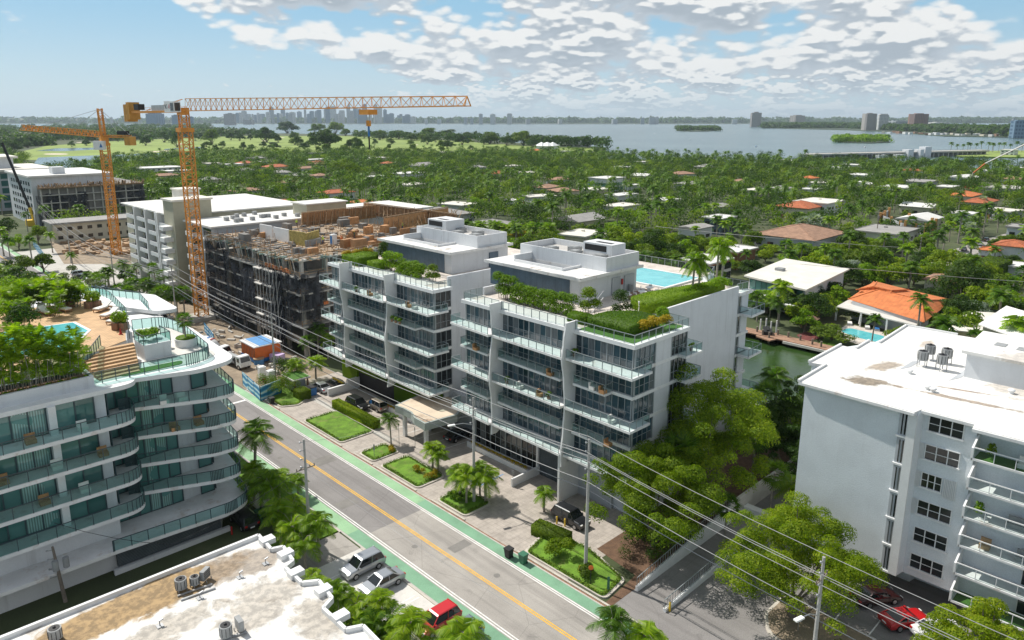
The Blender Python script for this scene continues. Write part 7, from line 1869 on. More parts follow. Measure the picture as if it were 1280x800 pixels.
for(u,v,k,s,lb)in((320,608,'h0',1.12,'coconut palm at the right of the curved condominium'),(337,652,'h1',1.05,'palm at the green roof by the street, west side'),(352,688,'h1',.95,'palm next to the wooden pole, west side'),(373,622,'h2',.7,'thin young tree beside the concrete pole'),(350,640,'h2',1.15,'short palm behind the west verge'),(382,712,'h2',.95,'small palm at the white roof corner'),(489,556,'h0',.62,'palm standing alone in the forecourt bed'),(541,585,'h2',.85,'left palm of the group by the second lawn'),(548,590,'h2',.75,'right palm of the group by the second lawn'),(575,625,'h2',1.0,'left palm in the bed of the tall pole'),(583,630,'h1',.8,'middle palm in the bed of the tall pole'),(607,628,'h2',1.05,'right palm in the bed of the tall pole'),(600,620,'h1',.75,'rear palm in the bed of the tall pole'),(680,640,'h2',.7,'low palm at the dark garage door'),(398,446,'h0',.9,'palm under the black netting corner'),(410,448,'h1',.8,'yellowish palm between netting and north block'),(388,452,'h0',.7,'shorter palm in front of the netting'),(372,478,'h2',1.0,'palm in the bushes beside the mural hoarding'),(395,474,'h2',1.0,'palm in the bushes near the green roofed shed')):
 x,y,z=at(u,v);plant(k,x,y,0,s,lb,'palm','palms along the street')
for(u,v,k,s,lb)in((328,640,'h2',1.2,'bushy palm between the lone palm and the green dumpster'),(318,625,'h1',.8,'bright palm close to the curved balconies'),(368,668,'h2',1.0,'low palm beside the concrete pole on the west verge'),(400,700,'h1',.9,'palm at the driveway corner by the white roof'),(366,700,'h2',1.1,'bushy palm against the white roof parapet')):
 x,y,z=at(u,v);plant(k,x,y,0,s,lb,'palm','palms along the street')
for i,(u,v,s)in enumerate(((408,742,.72),(420,755,.7),(432,768,.75),(445,752,.6),(455,775,.85),(470,785,.85),(482,775,.7),(492,795,.95),(508,800,.8),(468,800,.8),(520,815,.85),(440,785,.6),(400,722,.55),(560,830,.9),(590,835,.95),(575,822,.7))):
 x,y,z=at(u-8,v+20);plant(('h2','a0','h1','a1')[i%4],x,y,0,s*1.02,'areca-like palm, %s one counted from the top of the row by the low roof'%['first','second','third','fourth','fifth','sixth','seventh','eighth','ninth','tenth','eleventh','twelfth','thirteenth','fourteenth','fifteenth','sixteenth'][i],'palm','palms along the low roofed building')
x,y,z=at(768,838);plant('h0',x,y,0,.78,'large palm with pale dead fronds at the bottom centre, left','palm');x,y,z=at(800,850);plant('h1',x,y,0,.85,'large palm at the bottom centre, right','palm');x,y,z=at(815,845);plant('h0',x,y,0,.55,'lower palm at the bottom centre right edge','palm')
label_pending()
for k,o in PR.items():remove_tree(o)
def paint(name,col,metal=0.3):
 return mat(name,col,.28,.0,metal=metal,coat=.8)
paint('paint_silver',(.42,.44,.46),.6);paint('paint_red',(.55,.012,.015),.1);paint('paint_dark',(.018,.020,.024),.2);paint('paint_darkred',(.035,.006,.006),.2)
paint('paint_tan',(.33,.29,.24),.4);paint('paint_whitecar',(.72,.72,.72),0);paint('paint_greyblue',(.22,.28,.31),.4);paint('paint_navy',(.02,.05,.16),.3);paint('paint_grey',(.17,.18,.19),.4)
mat('car_glass',(.012,.016,.018),.05,0,spec=.8)
def car(loc,heading,color,label,kind='sedan',group=None,s=1.0):
 t=thing('parked_car',(0,0,0),label,{'sedan':'car','suv':'car','sports':'car','pickup':'pickup truck','van':'van'}[kind],group)
 P={'sedan':dict(L=4.7,W=1.82,body=[(-2.33,.32),(-2.36,.72),(-2.25,.96),(-1.5,1.02),(.95,.96),(1.9,.84),(2.28,.68),(2.36,.45),(2.3,.3)],cab=(-1.75,1.15,-1.0,.35,.98,1.44)),'suv':dict(L=4.7,W=1.9,body=[(-2.30,.38),(-2.36,.8),(-2.28,1.06),(-1.5,1.10),(.9,1.08),(1.9,1.0),(2.25,.86),(2.34,.5),(2.3,.35)],cab=(-2.2,1.2,-1.85,.45,1.06,1.74)),'sports':dict(L=4.6,W=1.92,body=[(-2.25,.3),(-2.32,.68),(-2.22,.93),(-1.6,.97),(.8,.88),(1.8,.78),(2.2,.62),(2.3,.4),(2.22,.25)],cab=(-1.85,.9,-.75,.1,.90,1.30)),'pickup':dict(L=5.8,W=2.0,body=[(-2.9,.45),(-2.92,.95),(-2.88,1.08),(-.9,1.08),(1.3,1.12),(2.5,1.05),(2.85,.9),(2.92,.5),(2.85,.4)],cab=(-.9,1.55,-.7,.9,1.08,1.85)),'van':dict(L=5.2,W=1.95,body=[(-2.55,.38),(-2.6,.9),(-2.55,1.1),(-1.5,1.12),(1.5,1.12),(2.2,1.0),(2.5,.8),(2.58,.5),(2.5,.35)],cab=(-2.5,1.7,-2.4,.8,1.08,1.95))}[kind]
 L,Wd=P['L'],P['W'];pr=P['body'];n=len(pr);b=MB()
 ws=[Wd/2*(1 if .4<z<.9 else .94)for x,z in pr]
 rows=[]
 for j,(k,dz)in enumerate(((-1,-.06),(-.90,0),(.90,0),(1,-.06))):
  rows.append([(x*(1 if abs(k)<1 else .985),ws[i]*k,z+(dz if z>.5 else 0))for i,(x,z)in enumerate(pr)])
 base=len(b.v)
 for r_ in rows:b.v+=r_
 for j in range(3):
  for i in range(n):
   a=base+j*n+i;c=base+j*n+(i+1)%n;b.f.append((a,c,c+n,a+n))
 b.f.append(tuple(base+i for i in range(n))[::-1]);b.f.append(tuple(base+3*n+i for i in range(n)))
 b.build('body',color,t,bevel=.05)
 x0,x1,x2,x3,z0,z1=P['cab'];w0,w1=Wd*.46,Wd*.37
 V=[(x0,-w0,z0-.05),(x1,-w0,z0-.05),(x1,w0,z0-.05),(x0,w0,z0-.05),(x2,-w1,z1),(x3,-w1,z1),(x3,w1,z1),(x2,w1,z1)]
 b=MB();b.add(V,[(0,1,5,4),(1,2,6,5),(2,3,7,6),(3,0,4,7),(4,5,6,7)]);b.build('windows','car_glass',t)
 b=MB();b.add([(x2-.08,-w1-.02,z1-.02),(x3+.08,-w1-.02,z1-.02),(x3+.08,w1+.02,z1-.02),(x2-.08,w1+.02,z1-.02),(x2+.1,-w1+.08,z1+.05),(x3-.1,-w1+.08,z1+.05),(x3-.1,w1-.08,z1+.05),(x2+.1,w1-.08,z1+.05)],[(0,1,5,4),(1,2,6,5),(2,3,7,6),(3,0,4,7),(4,5,6,7)])
 for sy in(-1,1):
  for(xa,xb)in((x0,x2),(x1,x3),((x0+x1)/2-.1,(x2+x3)/2-.1)):b.bar((xa,sy*w0,z0),(xb,sy*w1,z1),.07)
 b.build('roof',color,t)
 if kind=='pickup':b=MB();b.box(-2.75,-1.0,-.85,.85,1.085,1.10);b.build('load_bed','black',t)
 for sx,sy in((1,1),(1,-1),(-1,1),(-1,-1)):
  cx=sx*L*.295;cy=sy*(Wd/2-.10);b=MB();b.tube([(cx,cy-.11,.34),(cx,cy+.11,.34)],.34,14);wl=b.build('wheel','tyre',t)
  b=MB();b.tube([(cx,cy+sy*.085,.34),(cx,cy+sy*.125,.34)],.22,10);b.build('rim','rim',wl)
 for sy in(-1,1):
  zh=pr[6][1]-.08;b=MB();b.box(pr[6][0]-.22,pr[6][0]+.06,sy*(Wd/2-.42),sy*(Wd/2-.08),zh-.03,zh+.1);b.build('headlight','lamp_white',t)
  zt_=pr[2][1]-.2;b=MB();b.box(-L/2-.03,-L/2+.2,sy*(Wd/2-.35),sy*(Wd/2-.07),zt_-.05,zt_+.12);b.build('tail_light','lamp_red',t)
  b=MB();b.box(x1-.3,x1-.15,sy*(w0+.0),sy*(w0+.18),z0+.05,z0+.17);b.build('mirror',color,t)
 b=MB();b.box(-L/2-.04,-L/2,-.25,.25,.55,.68);b.build('number_plate','lamp_white',t)
 t.location=(loc[0],loc[1],.03);t.rotation_euler=(0,0,heading);t.scale=(s,s,s);return t
gw,ge,gf='cars in the west parking bays','cars on the forecourt','cars parked in the far lot'
HP2=PI/2
car((36.0,58.2),PI,'paint_silver','silver SUV, upper of the two silver cars in the west bays','suv',gw)
car((35.9,54.6),PI,'paint_silver','silver sedan parked just below the silver SUV','sedan',gw)
p=at(543,786);car((36.3,p[1]),PI,'paint_red','bright red car in the bays at the bottom edge','suv',gw,.97)
car((36.2,p[1]-3.1),PI,'paint_greyblue','pale blue-grey car half hidden by palms right of the bright red car','suv',gw)
p=at(305,655);car((p[0],p[1]),HP2,'paint_dark','dark SUV with grey roof beside the garage louvres of the curved condominium','suv')
p=at(401,488);car(p,HP2,'paint_silver','silver sedan next to the blue dumpster','sedan',ge)
p=at(420,484);car(p,HP2,'paint_dark','black sedan between the silver sedan and the white planter wall','sedan',ge)
p=at(447,510);car(p,-HP2,'paint_dark','black boxy SUV parked beside the clipped hedge','suv',ge)
p=at(471,511);car(p,HP2,'paint_tan','beige SUV beside the black boxy SUV','suv',ge)
p=at(713,653);car(p,-HP2,'paint_dark','large black SUV beneath the olive tree and concrete pole','suv')
p=at(574,548);car(p,0,'paint_dark','dark car in the shade of the entrance canopy','sedan')
p=at(1131,780);car(p,-.55,'paint_red','red sports coupe under the edge of the white block','sports')
p=at(1094,752);car(p,-.55,'paint_darkred','dark red car in the shade behind the sports coupe','sedan')
p=at(1172,795);car(p,-.55,'paint_whitecar','white car partly hidden by foliage right of the sports coupe','sedan')
p=at(201,403);car(p,.35,'paint_whitecar','white pickup with open bed by the cabbage palms','pickup')
for(u,v,c,k,h,lb)in((117,354,'paint_whitecar','suv',0,'white SUV at the top of the far parking lot'),(108,349,'paint_dark','suv',0,'black car behind the white SUV in the far lot'),(125,361,'paint_navy','sedan',0,'dark blue sedan in the far lot'),(136,366,'paint_dark','van',0,'black van in the far lot beside the blue sedan'),(150,370,'paint_silver','sedan',0,'silver car behind the black van'),(180,358,'paint_grey','suv',.3,'grey SUV among palms right of the far lot'),(153,374,'paint_dark','suv',.3,'dark SUV nearest the street palms in the far lot'),(231,377,'paint_grey','sedan',.9,'grey car just left of the big crane foot'),(176,398,'paint_silver','sedan',1.2,'silver car on the street above the curved roof'),(160,386,'paint_silver','sedan',1.57,'pale car under the street palms'),(100,345,'paint_silver','suv',0,'silver SUV at the far left of the lot'),(243,368,'paint_whitecar','sedan',.9,'white car beside the crane foot')):
 car(at(u,v),h,c,lb,k,gf)
for(u,v,c,lb)in((1235,312,'paint_silver','first silver car on the neighbourhood street'),(1244,308,'paint_whitecar','white car in the middle on the neighbourhood street'),(1225,315,'paint_grey','grey car at the left on the neighbourhood street'),(1252,303,'paint_dark','dark car furthest on the neighbourhood street')):
 p=at(u,v);car((p[0]-1,p[1]+5),.4,c,lb,'sedan','cars on the neighbourhood street')
def truck(loc,heading,label,kind):
 t=thing('truck',(0,0,0),label,'truck');b=MB();b.box(-3.6,3.3,-.45,.45,.55,.85);b.build('chassis','black',t)
 b=MB();b.add([(2.0,-1.1,.6),(3.75,-1.1,.6),(3.75,1.1,.6),(2.0,1.1,.6),(2.0,-1.1,2.6),(3.3,-1.0,2.6),(3.3,1.0,2.6),(2.0,1.1,2.6),(3.75,-1.1,1.5),(3.75,1.1,1.5)],[(0,1,8,5,4),(1,2,9,8),(8,9,6,5),(2,3,7,6,9),(3,0,4,7),(4,5,6,7),(3,2,1,0)]);cb=b.build('cab','plastic_white',t,bevel=.05)
 b=MB();b.add([(3.77,-.95,1.55),(3.77,.95,1.55),(3.36,.9,2.45),(3.36,-.9,2.45)],[(0,1,2,3)]);b.box(2.4,3.2,-1.12,-1.105,1.5,2.3);b.box(2.4,3.2,1.105,1.12,1.5,2.3);b.build('windscreen','car_glass',cb)
 for sx in(2.9,-1.6,-2.8):
  for sy in(-1,1):b=MB();b.tube([(sx,sy*.85,.5),(sx,sy*1.12,.5)],.5,14);w_=b.build('wheel','tyre',t);b=MB();b.tube([(sx,sy*1.10,.5),(sx,sy*1.14,.5)],.26,10);b.build('rim','rim',w_)
 if kind=='box':b=MB();b.box(-5.2,1.8,-1.25,1.25,.9,3.7);b.build('cargo_box','plastic_white',t)
 if kind=='mixer':
  b=MB();b.tube([(-3.4,0,3.0),(-2.2,0,2.9),(-.6,0,2.5),(1.3,0,2.0)],[.55,1.15,1.3,.7],16);d=b.build('drum','plastic_white',t,smooth=True)
  b=MB();b.tube([(-1.5,0,2.72),(-1.1,0,2.63)],[1.3,1.32],16);b.build('drum_band','blue',d);b=MB();b.tube([(-.6,0,2.52),(-.4,0,2.46)],[1.315,1.29],16);b.build('drum_band','red',d)
  b=MB();b.box(-4.2,-3.2,-.7,.7,1.6,3.4);b.bar((-4.0,0,2.0),(-5.2,0,1.0),.5,.2);b.box(1.35,1.75,-.9,.9,.9,2.4);b.build('chute_frame','steel',t)
 if kind=='flat':
  b=MB();b.box(-3.7,1.8,-1.15,1.15,.95,1.1);b.box(1.5,1.8,-1.15,1.15,1.1,2.2);b.build('flatbed','black',t)
  b=MB();b.tube([(-2.5,0,1.7),(.8,0,1.7)],.55,10);b.box(-3.4,-2.6,-.8,.8,1.1,2.0);b.build('load','ac_grey',t)
 for sy in(-.8,.8):b=MB();b.box(3.72,3.8,sy-.15,sy+.15,.8,1.0);b.build('headlight','lamp_white',t)
 t.location=(loc[0],loc[1],.03);t.rotation_euler=(0,0,heading);return t
truck(at(222,372),-2.6,'white box truck parked near the foot of the big crane','box')
truck(at(268,446),-HP2+.35,'white concrete mixer truck with striped drum at the site','mixer')
truck(at(295,457),-HP2+.1,'small white-cabbed flatbed truck beside the orange site container','flat')
def container():
 p=at(327,447);x,y=p[0],p[1];t=thing('site_stall',(x,y,0),'orange site container with a blue and white sheet roof','site container')
 b=MB();b.obox(x,y,.9,5.2,6.0,2.4,0.0);b.build('body','orange',t)
 b=MB();b.obox(x,y,3.3,5.8,6.6,.18,0.0);b.build('sheet_roof','plastic_white',t);b=MB();b.obox(x,y,3.49,3.4,6.2,.05,0);b.build('roof_stripe','paint_blue',t)
 b=MB();b.obox(x,y,.2,5.4,6.2,.7,0.0);b.build('skirt','blue',t)
 b=MB()
 for i in range(9):b.box(x-2.66,x-2.6,y-2.8+i*.7,y-2.7+i*.7,.9,3.3)
 b.build('ribs','terra_brown',t)
container()
p=at(324,455);b=MB();b.tube([(p[0],p[1],0),(p[0],p[1],1.1)],.95,14);s=solo(b,'cable_drum','paint_blue','blue drum with a wooden top standing in the site yard','drum');b=MB();b.tube([(0,0,1.1),(0,0,1.25)],1.05,14);b.build('drum_top','wood_pale',s)if False else b.build('drum_top','wood_pale',None).__setattr__('parent',s)
for u,v,lb in((328,473,'white portable toilet behind the mural hoarding, left one'),(339,478,'white portable toilet behind the mural hoarding, right one'),(347,452,'lilac wrapped pallet by the concrete pole')):
 p=at(u,v)
 if 'pallet' in lb:b=MB();b.obox(p[0],p[1],.1,1.8,2.4,1.5,.3);solo(b,'wrapped_pallet',mat('lilac',(.55,.42,.66),.6,.1,2),lb,'pallet')
 else:box_toilet(p,lb,0,'plastic_white')
m=mat('mural',(.10,.42,.62),.6,.0);tt,bb=parts_of(m);g_=[n for n in m.node_tree.nodes if n.type=='NEW_GEOMETRY'][0]
wv=tt.n('ShaderNodeTexWave',wave_type='BANDS',bands_direction='Z');tt.l(g_.outputs['Position'],wv.inputs[0]);wv.inputs['Scale'].default_value=.35;wv.inputs['Distortion'].default_value=9;wv.inputs['Detail'].default_value=3;wv.inputs['Detail Scale'].default_value=.5
cr=tt.n('ShaderNodeValToRGB');tt.l(wv.outputs[1],cr.inputs[0]);e=cr.color_ramp.elements;e[0].color=(.02,.16,.40,1);e[1].color=(.62,.74,.80,1);e2=e.new(.5);e2 .color=(.06,.36,.56,1);tt.l(cr.outputs[0],bb.inputs['Base Color'])
def hoarding(pts,h,label,m_='mural'):
 t=thing('hoarding',(pts[0][0],pts[0][1],0),label,'hoarding');b=MB();f=MB()
 for a,c in zip(pts,pts[1:]):
  L=math.hypot(c[0]-a[0],c[1]-a[1]);b.obox((a[0]+c[0])/2,(a[1]+c[1])/2,.1,L,.06,h-.1,math.atan2(c[1]-a[1],c[0]-a[0]));n=max(1,int(L/2.4))
  for i in range(n+1):f.bar((a[0]+(c[0]-a[0])*i/n,a[1]+(c[1]-a[1])*i/n,0),(a[0]+(c[0]-a[0])*i/n,a[1]+(c[1]-a[1])*i/n,h+.1),.1)
 b.build('panel',m_,t);f.build('post','dark_frame',t)
a1,a2,a3=at(304,482),at(326,502),at(352,492);hoarding([a1[:2],a2[:2],a3[:2]],2.6,'blue and white wave mural hoarding at the corner of the site')
a1,a2=at(256,415),at(268,430);hoarding([a1[:2],a2[:2]],2.2,'blue and white hoarding beside the concrete mixer')
a1,a2=at(205,408),at(228,422);hoarding([at(206,428)[:2],at(222,440)[:2]],3.0,'blue mural hoarding behind the curved roof terrace')
a1,a2,a3=at(40,312),at(75,345),at(60,328);hoarding([at(95,300)[:2],at(150,293)[:2]],4.0,'long pale blue hoarding in front of the low cream building');hoarding([at(42,308)[:2],at(58,330)[:2]],3,'pale blue hoarding along the far left street')
b=MB();r=random.Random(8)
for i in range(130):u,v=r.uniform(80,190),r.uniform(300,318);x,y,z=at(u,v);b.obox(x,y,0,r.uniform(.5,4),r.uniform(.3,1.5),r.uniform(.2,1.4),r.uniform(0,3))
o=b.build('site_rubble','wood_pale',None);tag(o,'scattered building material on the site in front of the low cream building',kind='stuff')
b=MB();x,y,z=at(135,310);b.prism([at(62,302)[:2],at(200,300)[:2],at(185,330)[:2],at(80,330)[:2]],-.1,.02);structure(b,'site_ground','earth')
b=MB()
for i in range(90):x=r.uniform(55,64);y=r.uniform(118,160);b.obox(x,y,.02,r.uniform(.3,2),r.uniform(.2,.8),r.uniform(.1,.9),r.uniform(0,3))
o=b.build('site_rubble','concrete',None);tag(o,'scattered building material in front of the netted building',kind='stuff')
person((58.6,130.2,.02),2.2,'worker in orange vest beside the white-cabbed flatbed truck','orange','denim','orange')
def pole(x,y,h,label,r0=.21,m_='pole_concrete',arms=(),lamp=None,lean=(0,0),group='utility poles along the street',tr=False):
 t=thing('utility_pole',(x,y,0),label,'utility pole',group)
 tx,ty=x+lean[0],y+lean[1];b=MB();b.tube([(x,y,-.1),(tx,ty,h)],[r0,r0*.55],8);b.build('shaft',m_,t)
 for z,w_ in arms:
  b=MB();sx=x+lean[0]*z/h;sy=y+lean[1]*z/h;b.bar((sx-w_,sy,z),(sx+w_,sy,z),.10)
  for k in(-1,-.5,.5,1):b.tube([(sx+k*w_*.95,sy,z+.02),(sx+k*w_*.95,sy,z+.28)],[.05,.06],6)
  b.build('crossarm','pole_wood',t)
 for z in(h-.35,h-1.3,h-2.3,h-3.2):b=MB();b.bar((tx,ty,z),(tx-.45,ty,z+.1),.07);b.sphere((tx-.5,ty,z+.12),.11,6,4);b.build('insulator','steel',t)
 if tr:
  for k in(-.45,.45):b=MB();b.tube([(x+k,y-.3,h*.62),(x+k,y-.3,h*.62+1.0)],.28,10);b.build('transformer','ac_grey',t)
 if lamp:
  z,dx,dy=lamp;b=MB();b.tube([(x,y,z),(x+dx*.5,y+dy*.5,z+.45),(x+dx,y+dy,z+.5)],.045,6);a_=b.build('lamp_arm','steel',t)
  b=MB();b.obox(x+dx*1.12,y+dy*1.12,z+.40,.9,.36,.16,math.atan2(dy,dx));b.build('lamp_head','lamp_white',t,bevel=.04)
 return t
poles=[(52.2,18.6,13.3),(52.7,42.1,14.9),(53.6,60.5,13.7),(56.0,117,0),None,None,None]
q=at(221,404);poles[4]=(q[0],q[1],0);q=at(144,364);poles[5]=(q[0],q[1],0);q=at(89,329);poles[6]=(q[0],q[1],0)
tops={3:393,4:332,5:311,6:279}
poles=[(x,y,h or zat(x,y,tops[i]))for i,(x,y,h)in enumerate(poles)]
labs=['concrete pole with street lamp in front of the tree at the bottom right','concrete pole beside the black SUV, its foot in the planted corner','tall concrete pole with street lamp in the palm bed','concrete pole by the bushes and the mural hoarding','concrete pole rising among the cabbage palms','concrete pole in the far parking lot','concrete pole furthest up the street at the left']
for i,(x,y,h)in enumerate(poles):pole(x,y,h,labs[i],arms=((h-1.9,1.0),)if i in(0,3)else(),lamp={0:(8.2,-1.9,.5),2:(h-3.5,-2.4,.8)}.get(i))
pole(34.4,66.2,12.6,'concrete pole on the west pavement by the tactile strip',arms=((9.2,1.1),))
q=at(82,752);pole(q[0],q[1],zat(q[0],q[1],682),'leaning wooden pole with transformers at the bottom left',m_='pole_wood',tr=True,r0=.2,lean=(-.4,.1))
for(u,v,vt,lb)in((48,298,268,'thin pole at the far left near the black drilling mast'),(886,262,240,'wooden pole in the neighbourhood beside the renovation building'),(1095,300,262,'wooden pole beside the grey block shell'),(1093,330,307,'pale pole right of the faded roof palms'),(1030,330,315,'short pole near the silver palms'),(741,283,264,'pole beside the pale grey gable house'),(1148,330,296,'thin pole in the neighbourhood street trees'),(541,250,236,'pole above the broad grey roof')):
 x,y,z=at(u,v);pole(x,y,zat(x,y,vt),lb,m_='pole_wood',r0=.2,group='poles in the neighbourhood')
ext=[(52.0,-20,13.4)]+poles+[(78,420,14)]
def wire(pts,label,r_=.022,sag=.03,m_='wire',group='overhead wires along the street'):
 b=MB()
 for p,q in zip(pts,pts[1:]):
  P_=Vector(p);Q_=Vector(q);L=(Q_-P_).length;n=max(4,int(L/5))
  L_=[P_+(Q_-P_)*(i/n)-Vector((0,0,sag*L*4*(i/n)*(1-i/n)*.5))for i in range(n+1)];b.tube(L_,r_ if L<40 else r_*1.3,4,cap=False)
 return solo(b,'overhead_wire',m_,label,'wire',group)
for dz,dx,lb in((.25,0,'topmost overhead wire running along the street'),(-1.2,-.5,'second highest overhead wire along the street'),(-2.1,-.5,'third highest overhead wire along the street'),(-2.15,.6,'overhead wire on the inner side, third from the top'),(-4.6,-.1,'thick cable fourth from the top along the street'),(-5.6,.1,'lowest overhead cable along the street')):
 wire([(x+dx,y,h+dz)for x,y,h in ext],lb,.03 if dz>-4 else .04,.022)
wire([(34.4,66.2,12.3),(53.6,60.5,11.5)],'thin service wire crossing the street from the west pole',.015);wire([(34.4,66.2,9.2),(35,20,10)],'service wire running down the west side',.015);q=at(82,752);wire([(q[0],q[1],8.5),(20,66,6.5),(34.4,66.2,9.5)],'slack cable from the leaning wooden pole',.03,.08,'black')
wire([at(820,283,9),at(1000,300,9),at(1140,310,9)],'long wire across the neighbourhood trees, upper',.05,.01,group='neighbourhood wires');wire([at(1000,330,9),at(1100,338,9),at(1280,352,9)],'long wire across the neighbourhood trees, lower',.05,.01,group='neighbourhood wires')
def bin_(u,v,label,m_='black',s=1.0,g='wheeled bins'):
 x,y,z=at(u,v);t=thing('wheeled_bin',(x,y,0),label,'bin',g);b=MB();b.add([(x-.3*s,y-.3*s,.1),(x+.3*s,y-.3*s,.1),(x+.3*s,y+.3*s,.1),(x-.3*s,y+.3*s,.1),(x-.38*s,y-.38*s,1.05*s),(x+.38*s,y-.38*s,1.05*s),(x+.38*s,y+.38*s,1.05*s),(x-.38*s,y+.38*s,1.05*s)],[(0,3,2,1),(4,5,6,7),(0,1,5,4),(1,2,6,5),(2,3,7,6),(3,0,4,7)]);b.build('body',m_,t)
 b=MB();b.box(x-.42*s,x+.42*s,y-.42*s,y+.42*s,1.06*s,1.16*s);b.build('lid',m_,t)
 for k in(-1,1):b=MB();b.tube([(x+.28,y+k*.34,.13),(x+.28,y+k*.28,.13)],.12,8);b.build('wheel','tyre',t)
bin_(340,505,'black wheeled bin at the kerb by the hedge cube');bin_(636,697,'black wheeled bin at the kerb, left of the pair by the lawn');bin_(654,704,'black wheeled bin at the kerb, right of the pair by the lawn','green_metal')
p=at(388,494);b=MB();b.obox(p[0],p[1],.1,1.7,1.5,1.35);t=solo(b,'dumpster','blue','blue dumpster beside the green roofed shed','dumpster',bevel=.04);b=MB();b.obox(0,0,1.36,1.8,1.6,.1);o=b.build('lid','black',None);o.parent=t
p=at(332,652);b=MB();b.obox(p[0],p[1],.1,1.9,1.6,1.3);t=solo(b,'dumpster','green_metal','dark green dumpster among the west side palms','dumpster',bevel=.04);b=MB();b.obox(0,0,1.31,2.0,1.7,.1);o=b.build('lid','green_metal',None);o.parent=t
p=at(381,492);t=thing('bin_shed',p,'small shed with a planted green roof between bushes and blue dumpster','shed');x,y=p[0],p[1]+1.0
b=MB();b.box(x-1.2,x+1.3,y+1.0,y+3.6,.0,2.3);b.build('wall','grey_paint',t);b=MB();b.box(x-1.6,x+1.7,y-.3,y+4.0,2.3,2.55);b.build('roof_slab','pale_concrete',t);b=MB();b.box(x-1.45,x+1.55,y-.15,y+3.85,2.56,2.62);b.build('planted_roof','turf',t)
b=MB();b.box(x+1.1,x+1.3,y-.1,y+.1,0,2.3);b.box(x-1.3,x-1.1,y-.1,y+.1,0,2.3);b.build('post','wood_fascia',t)
def sign(u,v,h,label,shape='rect',m_='plastic_white',w_=.5,hh=.6,post='steel',face=-HD):
 x,y,z=at(u,v);t=thing('road_sign',(x,y,0),label,'sign');b=MB();b.tube([(x,y,0),(x,y,h)],.035,6);b.build('post',post,t)
 b=MB();n={'rect':4,'oct':8,'round':16}[shape];r_=w_/2/math.cos(PI/n);ca,sa=math.cos(face),math.sin(face)
 pts=[(r_*math.cos(PI/n+2*PI*k/n),r_*(hh/w_)*math.sin(PI/n+2*PI*k/n))for k in range(n)]
 F=[(x+a*ca+.05*sa,y+a*sa-.05*ca,h-hh/2+c)for a,c in pts];B_=[(x+a*ca+.02*sa,y+a*sa-.02*ca,h-hh/2+c)for a,c in pts]
 b.add(F+B_,[tuple(range(n)),tuple(range(2*n-1,n-1,-1))]+[(i,i+n,(i+1)%n+n,(i+1)%n)for i in range(n)]);b.build('plate',m_,t);t['_f']=face;return t,x,y
t,x,y=sign(331.5,491,2.6,'red stop sign at the corner of the mural hoarding','oct','red',.75,.75)
text('STOP',(x+math.sin(-HD)*.062*1,y-math.cos(-HD)*.062,2.22),(PI/2,0,-HD),.26,'plastic_white',t,ext=.002)
sign(738,732,2.3,'orange diamond-shaped marker sign near the yellow hydrant','round','orange',.5,.5,'black');sign(760,742,1.9,'narrow green sign post at the ramp corner','rect','green_metal',.25,1.4,'black');sign(641,608,2.2,'grey sign post by the blue-lined parking bay','rect','ac_grey',.35,.5);sign(464,518,2.4,'blue sign post between black SUV and beige SUV','rect','blue',.4,.55)
sign(468,572,2.0,'small post sign in the paved strip left of the lone palm','rect','ac_grey',.2,.9);sign(519,560,3.2,'thin grey post between the forecourt beds','rect','ac_grey',.12,.5);sign(499,557,3.4,'thin lamp post beside the lone forecourt palm','rect','ac_grey',.25,.3);sign(997,790,1.6,'white sign post at the car park kerb','rect','plastic_white',.4,.5);sign(714,610,2.0,'white notice on post at the garage entrance','rect','plastic_white',.35,.5)
def hydrant(u,v,label,m_='yellow'):
 x,y,z=at(u,v);t=thing('fire_hydrant',(x,y,0),label,'fire hydrant');b=MB();b.tube([(x,y,0),(x,y,.1),(x,y,.1),(x,y,.7),(x,y,.85)],[.2,.2,.15,.15,.05],10);b.build('barrel',m_,t)
 b=MB();b.tube([(x-.26,y,.5),(x+.26,y,.5)],.07,8);b.tube([(x,y-.25,.5),(x,y,.5)],.09,8);b.build('nozzle',m_,t)
hydrant(725,716,'yellow fire hydrant on a concrete pad by the ramp');x,y,z=at(730,717);b=MB();b.obox(x,y,0,1.6,1.6,.06,.1);tag(solo(b,'concrete_pad','concrete','square concrete pad under the yellow hydrant','pad'))
for u,v,lb in((696,655,'yellow bollard behind the black SUV, left'),(706,658,'yellow bollard behind the black SUV, middle'),(720,660,'yellow bollard behind the black SUV, right'),(837,764,'yellow bollard at the foot of the ramp railing'),(290,668,'red standpipe beside the dark SUV')):
 x,y,z=at(u,v);b=MB();b.tube([(x,y,0),(x,y,.95),(x,y,1.02)],[.1,.1,.03],8);tag(solo(b,'bollard','yellow' if 'yellow' in lb else 'red',lb,'bollard','bollards' if 'yellow' in lb else None))
for u,v,lb in((511,526,'left red cone under the entrance canopy edge'),(516,527,'right red cone under the entrance canopy edge')):
 x,y,z=at(u,v);b=MB();b.tube([(x,y,.04),(x,y,.7)],[.18,.03],8);b.obox(x,y,0,.42,.42,.04);tag(solo(b,'traffic_cone','orange',lb,'cone','cones by the canopy'))
x,y,z=at(151,418,21.34);b=MB();b.tube([(x,y,21.38),(x,y,22.1)],[.18,.03],8);b.obox(x,y,21.34,.42,.42,.04);tag(solo(b,'traffic_cone','red','red cone at the top of the timber steps','cone'))
def bedpoly(*p):return list(p)
